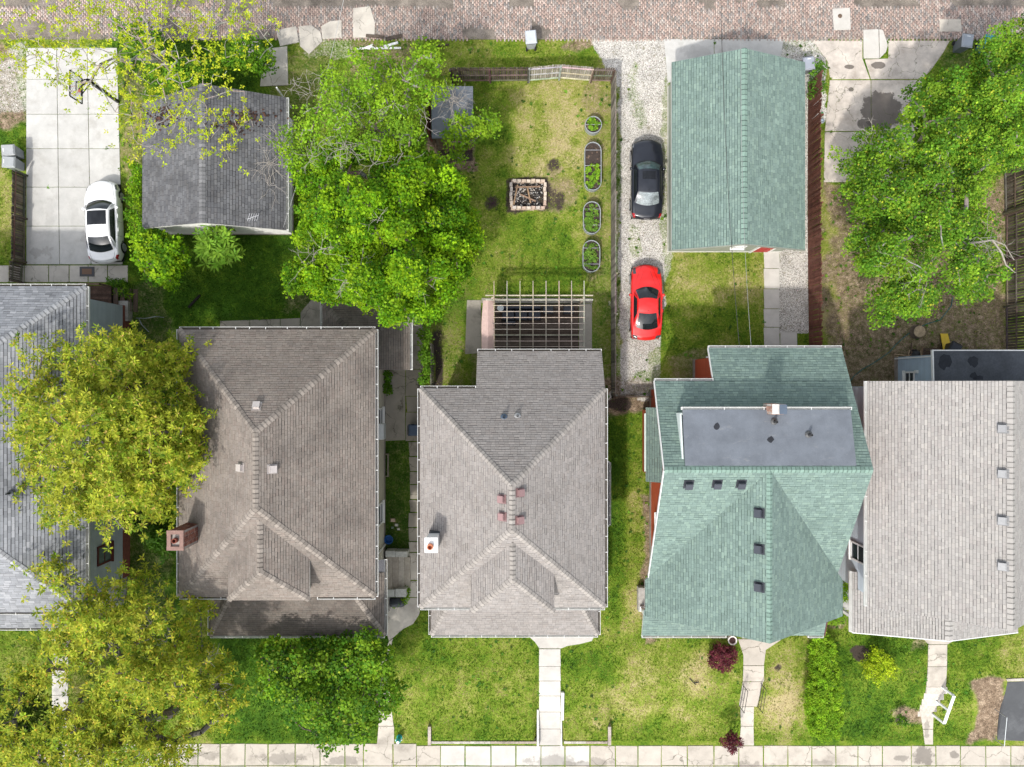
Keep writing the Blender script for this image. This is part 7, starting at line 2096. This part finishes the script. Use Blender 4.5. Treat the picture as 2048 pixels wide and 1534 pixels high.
for pth_, r0 in ((((1890, 500, 6.0), (1920, 488, 6.5), (1960, 484, 6.6), (1985, 480, 6.5), (2003, 505, 6.3), (2012, 530, 6.1), (2030, 545, 5.9)), .085), (((1945, 486, 6.5), (1958, 500, 6.4), (1956, 540, 6.3), (1950, 560, 6.2), (1925, 556, 6.0)), .055),
                 (((1848, 530, 6.6), (1852, 548, 6.9), (1840, 560, 7.0), (1836, 578, 7.0), (1815, 590, 6.9)), .06), (((1836, 578, 7.0), (1865, 588, 6.9)), .035), (((1985, 480, 6.5), (2010, 490, 6.3), (2028, 520, 6.2)), .04)):
    pts_ = [P(*q) for q in pth_]
    lb.tube(pts_, [r0 * .72 * (1 - .6 * i / len(pts_)) for i in range(len(pts_))], 7, (0.31, 0.28, 0.24))
lo_ = lb.build('bare_limb', M['bark'], mp); lo_['kind'] = 'stuff'
tree('ash_tree', 'yellow green tree standing between grey and brown roofed houses', [(45, 680), (110, 660), (170, 655), (225, 660), (290, 680), (345, 665), (395, 700), (400, 745), (395, 780), (410, 815), (400, 860), (412, 890), (410, 950), (380, 985), (330, 1000), (310, 1045), (290, 1075), (240, 1085), (205, 1060), (160, 1030), (110, 1045), (70, 1050), (75, 1010), (25, 1000), (35, 940), (12, 910), (10, 840), (30, 800), (35, 740)],
     (350, 850), 6.2, 11.0, 16, 'frond', (7, 9), .62, (.235, .075), OLIVE, None, ((0, 1), (1.0, .8), (2.1, .4)), .5, .26, (0.13, 0.115, 0.10), 0.36, TG, seed=21, gscale=48, lobe=70, ldep=2.2, dome=.55, tip=[(0.52, 0.42, 0.09), (0.50, 0.48, 0.06), (0.50, 0.36, 0.10)], tipk=.10, tilt=.45)
tree('ash_tree', 'spreading yellow green street tree before the grey roofed house', [(60, 1130), (105, 1110), (150, 1140), (210, 1120), (255, 1140), (320, 1150), (360, 1180), (425, 1185), (440, 1230), (430, 1290), (450, 1340), (465, 1400), (460, 1450), (430, 1480), (380, 1510), (390, 1545), (360, 1620), (240, 1720), (80, 1730), (-60, 1660), (-90, 1500), (-40, 1420), (20, 1370), (50, 1320), (30, 1280), (75, 1240), (65, 1180)],
     (350, 1418), 5.2, 10.2, 17, 'frond', (7, 9), .62, (.235, .075), OLIVE, None, ((0, 1), (1.0, .5)), .5, .30, (0.13, 0.115, 0.10), 0.42, TG, seed=27, gscale=42, holes=((95, 1325, 20, 32), (40, 1310, 34, 34), (322, 1432, 38, 22)), lobe=75, ldep=1.6, dome=.6, tip=[(0.54, 0.43, 0.05), (0.52, 0.49, 0.04), (0.50, 0.34, 0.06)], tipk=.10, tilt=.45, dead=((400, 1330, 7.5, 9, 1.1), (410, 1370, 7.2, 8, 1.0), (300, 1250, 8.5, 6, .8), (335, 1285, 8.5, 6, .8)))
tree('linden_tree', 'dark green round tree before the brown roofed house porch', [(545, 1290), (600, 1268), (650, 1265), (690, 1290), (730, 1262), (775, 1275), (790, 1310), (805, 1350), (812, 1395), (800, 1430), (770, 1450), (745, 1495), (700, 1508), (650, 1505), (610, 1515), (595, 1480), (560, 1460), (530, 1430), (505, 1400), (515, 1350), (510, 1310)],
     (704, 1314), 3.4, 6.6, 15, 'broad', 34, .42, (.155, .13), DARK, None, ((0, 1), (.8, .9), (1.6, .6)), .4, .17, (0.11, 0.095, 0.08), 0.24, TG, seed=33, lobe=60, ldep=1.0, dome=.5, tip=[(0.22, 0.32, 0.02), (0.26, 0.32, 0.025)], tipk=.08)
tree('street_tree', 'dull green tree at the pavement left of the spreading street tree', [(-90, 1380), (0, 1350), (70, 1370), (120, 1430), (140, 1500), (130, 1600), (0, 1680), (-90, 1640)],
     (165, 1400), 3.5, 6.2, 16, 'broad', 30, .5, (.16, .12), [(0.085, 0.16, 0.02), (0.12, 0.20, 0.03), (0.06, 0.12, 0.016), (0.17, 0.24, 0.05)], None, ((0, 1), (.8, .8)), .4, .18, gap=.26, group=TG, seed=39)
tree('young_maple', 'sparse lemon leaved tree spreading its branches over the pale driveway', [(-90, -90), (420, -90), (500, -20), (560, 10), (578, 70), (560, 120), (565, 165), (520, 190), (530, 240), (495, 300), (470, 330), (440, 345), (380, 290), (345, 320), (300, 330), (260, 300), (245, 235), (200, 270), (165, 200), (100, 180), (40, 165), (-30, 160), (-90, 120)],
     (365, 150), 5.8, 9.4, 19, 'star', (3, 5), .8, (.16, .075), LEMON, None, ((0, 1),), .55, .13, (0.30, 0.27, 0.235), 0.37, TG, seed=45, dome=.6, limb=1.0, nmain=14, wig=.3, flat=.6)
tree('small_tree', 'small light green tree drooping over the shed', [(890, 235), (925, 220), (960, 215), (1000, 225), (1010, 250), (985, 275), (955, 285), (930, 300), (930, 330), (900, 320), (880, 280)],
     (925, 300), 2.6, 4.4, 13, 'broad', 26, .34, (.15, .10), FRESH, None, ((0, 1), (.6, .7)), .4, .09, (0.25, 0.22, 0.2), .2, TG, seed=51, dead=((905, 205, 3.4, 16, .8), (920, 195, 3.4, 10, .7)))
tree('sumac_tree', 'small feathery bush against the white garage wall', [(385, 475), (410, 452), (450, 448), (480, 475), (486, 505), (465, 525), (430, 528), (400, 515)], (440, 500), 1.3, 2.7, 15, 'frond', (4, 8), .4, (.42, .11), [(0.17, 0.33, 0.03), (0.22, 0.38, 0.04), (0.12, 0.26, 0.02)], None, ((0, 1), (.6, .6)), .3, .06, group=TG, cat='bush', seed=53, tilt=.35)
tree('garden_tree', 'round fresh green tree beside the white car', [(250, 465), (290, 455), (340, 460), (370, 480), (372, 530), (355, 570), (320, 583), (290, 570), (275, 540), (255, 500)], (330, 535), 2.0, 3.8, 13, 'broad', 30, .34, (.155, .125), BRIGHT, None, ((0, 1), (.6, .9), (1.2, .6)), .35, .10, gap=.12, group=TG, seed=57)

shrub('bright green creeper beside the dark garage wall', [(246, 320), (262, 310), (285, 330), (284, 440), (300, 470), (262, 480), (246, 440), (250, 380)], .5, 1.3, 11, 26, .28, (.12, .10), BRIGHT, seed=61)
shrub('dense green thicket under the lemon leaved tree', [(200, 40), (260, 30), (330, 60), (400, 120), (470, 70), (520, 80), (560, 120), (520, 150), (470, 150), (430, 175), (340, 175), (300, 140), (250, 90)], .8, 2.2, 14, 30, .42, (.14, .11), [(0.10, 0.24, 0.012), (0.15, 0.31, 0.014), (0.06, 0.16, 0.01), (0.2, 0.36, 0.02)], name='thicket', seed=63, gap=.3)
shrub('leafy weeds at the alley corner of the middle yard', [(820, 90), (850, 70), (880, 95), (870, 130), (830, 125)], .5, 1.2, 11, 26, .3, (.13, .10), FRESH, seed=65)
shrub('green bush at the corner of the green garage', [(1622, 110), (1650, 105), (1662, 130), (1655, 175), (1630, 200), (1615, 180), (1625, 150)], .5, 1.3, 11, 24, .3, (.11, .08), [(0.09, 0.21, 0.016), (0.13, 0.26, 0.02), (0.06, 0.15, 0.014)], seed=67)
shrub('climbing ivy on the fence between the brown and taupe roofed houses', [(836, 655), (850, 648), (862, 665), (864, 770), (838, 775), (832, 700)], .8, 1.7, 11, 26, .28, (.12, .09), [(0.07, 0.18, 0.012), (0.11, 0.24, 0.014), (0.15, 0.29, 0.02)], seed=69)
shrub('tangled green ivy against the cream wall', [(764, 745), (778, 742), (780, 790), (764, 795)], .4, .9, 9, 22, .22, (.10, .08), [(0.07, 0.18, 0.012), (0.11, 0.24, 0.014)], seed=71)
shrub('clipped privet hedge along the green house lawn', [(1628, 1262), (1655, 1258), (1672, 1285), (1680, 1330), (1690, 1380), (1690, 1440), (1684, 1480), (1650, 1488), (1618, 1470), (1615, 1400), (1622, 1330)], 1.0, 1.5, 7, 40, .16, (.075, .06), [(0.18, 0.35, 0.014), (0.24, 0.42, 0.018), (0.12, 0.26, 0.012), (0.29, 0.45, 0.025)], name='hedge', cat='hedge', group=None, seed=73, layers=((0, 1), (.25, 1), (.55, .9), (.85, .7)))
shrub('golden yellow spirea bush on the beige roofed house lawn', [(1735, 1315), (1755, 1295), (1790, 1315), (1802, 1340), (1785, 1365), (1755, 1378), (1732, 1355), (1720, 1335)], .5, 1.1, 9, 24, .22, (.10, .07), [(0.33, 0.45, 0.012), (0.41, 0.51, 0.02), (0.24, 0.36, 0.01)], seed=75, gap=.2)
for lab, o, s in (('round purple barberry beside the green house walk', ell(1448, 1318, 32, 30), 77), ('round purple barberry at the pavement corner', ell(1466, 1490, 23, 19), 79)):
    shrub(lab, o, .55, 1.15, 7.5, 34, .17, (.075, .055), [(0.10, 0.018, 0.03), (0.15, 0.028, 0.045), (0.06, 0.012, 0.02), (0.20, 0.05, 0.06)], name='barberry', seed=s, group='purple barberries', layers=((0, 1), (.25, 1), (.5, .8)))
shrub('leggy green plant between green and beige roofed houses', [(1688, 1125), (1700, 1118), (1704, 1200), (1690, 1225)], .6, 1.3, 9, 22, .22, (.11, .08), BRIGHT, seed=81)
shrub('low plants under the stoop steps', [(186, 560), (215, 552), (250, 560), (262, 590), (245, 600), (200, 562)], .3, .7, 10, 20, .25, (.2, .05), DARK, seed=83)
shrub('dark ferns in the gap beside the brick chimney', [(290, 1065), (320, 1060), (345, 1085), (330, 1110), (300, 1100)], .4, .9, 12, (3, 7), .3, (.32, .09), [(0.05, 0.13, 0.012), (0.08, 0.18, 0.015)], kind='frond', seed=85)
shrub('low green weeds by the beige roofed house steps', ell(1806, 1445, 14, 10), .2, .45, 8, 20, .16, (.1, .06), DARK, seed=87)
shrub('leafy sprig beside the side steps barrel', [(812, 1178), (818, 1182), (815, 1210), (790, 1215), (782, 1210), (800, 1198)], .2, .5, 7, 18, .14, (.08, .06), BRIGHT, seed=89)
shrub('hanging green sprigs at the end of the hedge', [(1640, 1228), (1690, 1222), (1692, 1245), (1655, 1250)], .3, .8, 9, 22, .2, (.1, .07), FRESH, seed=91)
db = thing('dry_bush', 'dark leafless bush beside the fire pit', 'bush', G(985, 406))
mb = MB(); twigs(mb, G(985, 406, .25), 46, .42, (0.07, 0.04, 0.045), .009); tag(mb.build('bare_twigs', M['bark'], db), kind='stuff')
# herbs in the planters: each crop belongs to its bed
for i, (t, c, r, hl) in enumerate(PLANTERS):
    k = int(28 + 60 * hl)
    y = NR.uniform(-hl - r * .7, hl + r * .7, k); x = NR.uniform(-r * .8, r * .8, k)
    if i == 1: s_ = y < .05; x, y = x[s_], y[s_]
    okk = np.hypot(x, np.clip(np.abs(y) - hl, 0, None)) < r * .82
    x, y = x[okk], y[okk]
    A = np.stack([c.x + x, c.y + y, np.full(len(x), .50)], -1)
    foliage(A, 22 if i != 3 else 16, .11, 'broad', [(0.17, 0.33, 0.02), (0.24, 0.40, 0.025), (0.11, 0.24, 0.018)] if i < 2 else [(0.12, 0.24, 0.03), (0.18, 0.31, 0.04), (0.08, 0.17, 0.02)], None, (.085, .06), t, .6, 'herbs', 'leaf_thick')['kind'] = 'stuff'

# ---------------------------------------------------------------- turf
Ng = 330000
x = NR.uniform(-30.6, 30.6, Ng); y = NR.uniform(-21.0, 20.0, Ng)
z = zg_arr(x, y)
px = 1024 + x * F / (H - z); py = 767 - y * F / (H - z)
bare = np.maximum(zone(x, y, Z_DIRT, 31), np.maximum(gravel(x, y) * 1.25, zone(x, y, Z_DARK, 33)))
k = NR.random(Ng) > np.clip(bare * 1.15, 0, 1)
for poly in EXCL: k &= ~pip(px, py, poly)
x, y, z = x[k], y[k], z[k]
m = len(x)
z = z + (fbm(L2, x, y, 3.0) - 0.5) * 0.03
dr_ = np.clip(dryness(x, y) + (L3(x, y, .5) - .5) * .7 + NR.normal(0, .10, m), 0, .95)
gp = np.array([g[0] for g in GRASS]); gc = np.array([g[1] for g in GRASS])
col = np.stack([np.interp(dr_, gp, gc[:, i]) for i in range(3)], -1) * NR.uniform(.8, 1.3, (m, 1))
nb = 2
V = np.empty((m, nb, 3, 3)); hgt = NR.uniform(.035, .085, (m, nb)) * (1.25 - .5 * dr_)[:, None]
a = NR.uniform(0, 6.283, (m, nb)); ln = NR.uniform(.03, .09, (m, nb)); wd = NR.uniform(.012, .026, (m, nb))
ca, sa = np.cos(a), np.sin(a)
ox_, oy_ = NR.normal(0, .03, (m, nb)), NR.normal(0, .03, (m, nb))
bx_, by_ = x[:, None] + ox_, y[:, None] + oy_
V[:, :, 0] = np.stack([bx_ - sa * wd, by_ + ca * wd, np.repeat(z[:, None], nb, 1) - .005], -1)
V[:, :, 1] = np.stack([bx_ + sa * wd, by_ - ca * wd, np.repeat(z[:, None], nb, 1) - .005], -1)
V[:, :, 2] = np.stack([bx_ + ca * ln, by_ + sa * ln, z[:, None] + hgt], -1)
Ft = np.arange(m * nb * 3).reshape(-1, 3)
me = np_mesh('grass', V.reshape(-1, 3), Ft, np.repeat(col, nb, 0), M['leaf_thick'], (0, 0, 0))
tag(link(me, 'grass'), 'short uneven lawn grass of the yards', 'grass', kind='stuff')
# broad-leaved weeds in the turf
Nw = 5200
x = NR.uniform(-30, 30, Nw); y = NR.uniform(-20.6, 19.8, Nw); z = zg_arr(x, y)
px = 1024 + x * F / (H - z); py = 767 - y * F / (H - z)
k = (gravel(x, y) < .75) & (fbm(L3, x, y, 2.6) > .42) & (zone(x, y, Z_DARK, 33) < .5)
for poly in EXCL: k &= ~pip(px, py, poly)
x, y, z = x[k], y[k], z[k]; m = len(x); kk = 7
a = NR.uniform(0, 6.28, (m, 1)) + np.arange(kk)[None] * .9 + NR.normal(0, .2, (m, kk))
s = np.repeat(NR.uniform(.045, .12, (m, 1)), kk, 1) * NR.uniform(.7, 1.3, (m, kk))
T_ = unit(np.stack([np.cos(a), np.sin(a), NR.uniform(.1, .6, (m, kk))], -1).reshape(-1, 3))
C_ = np.repeat(np.stack([x, y, z + .02], -1), kk, 0) + T_ * s.reshape(-1, 1) * .5
N_ = unit(np.stack([NR.normal(0, .3, m * kk), NR.normal(0, .3, m * kk), np.ones(m * kk)], -1)); N_ = unit(N_ - T_ * (N_ * T_).sum(1, keepdims=True))
wt = thing('weeds', 'x', 'weeds', (0, 0, 0))
c_ = np.repeat(pick([(0.06, 0.15, 0.012), (0.09, 0.19, 0.016), (0.14, 0.24, 0.02), (0.045, 0.11, 0.012)], m), kk, 0)
wo = leaves(C_, T_, N_, s.ravel() * 1.3, s.ravel() * .6, c_, wt, 'weeds', 'leaf_thick')
wo.parent = None; bpy.data.objects.remove(wt); wo.name = 'weeds'
tag(wo, 'small broad leaved weeds scattered through the turf', 'weeds', kind='stuff')
# loose stones on the drive and pebble beds
Ns = 9000
x = NR.uniform(4.5, 17.5, Ns); y = NR.uniform(-1, 19.6, Ns)
gv_ = gravel(x, y); px = 1024 + x * F / H; py = 767 - y * F / H
k = (gv_ > .6)
for poly in EXCL: k &= ~pip(px, py, poly)
x, y = x[k], y[k]; m = len(x)
s = NR.uniform(.012, .034, m); a = NR.uniform(0, 6.28, m)
V = np.empty((m, 5, 3))
for i in range(4):
    V[:, i] = np.stack([x + s * np.cos(a + i * 1.571) * NR.uniform(.7, 1.2, m), y + s * np.sin(a + i * 1.571) * NR.uniform(.7, 1.2, m), np.full(m, -.004)], -1)
V[:, 4] = np.stack([x, y, s * .9 + .012], -1)
ft = np.array([(0, 1, 4), (1, 2, 4), (2, 3, 4), (3, 0, 4)])
Fs = ((np.arange(m) * 5)[:, None, None] + ft[None]).reshape(-1, 3)
sc_ = np.repeat(pick([(0.52, 0.49, 0.44), (0.62, 0.6, 0.56), (0.34, 0.30, 0.26), (0.44, 0.36, 0.30), (0.2, 0.19, 0.18)], m), 4, 0)
me = np_mesh('gravel', V.reshape(-1, 3), Fs, sc_, M['stone'], (0, 0, 0))
tag(link(me, 'gravel'), 'loose pale stones scattered on drive and pebble beds', 'gravel', kind='stuff')
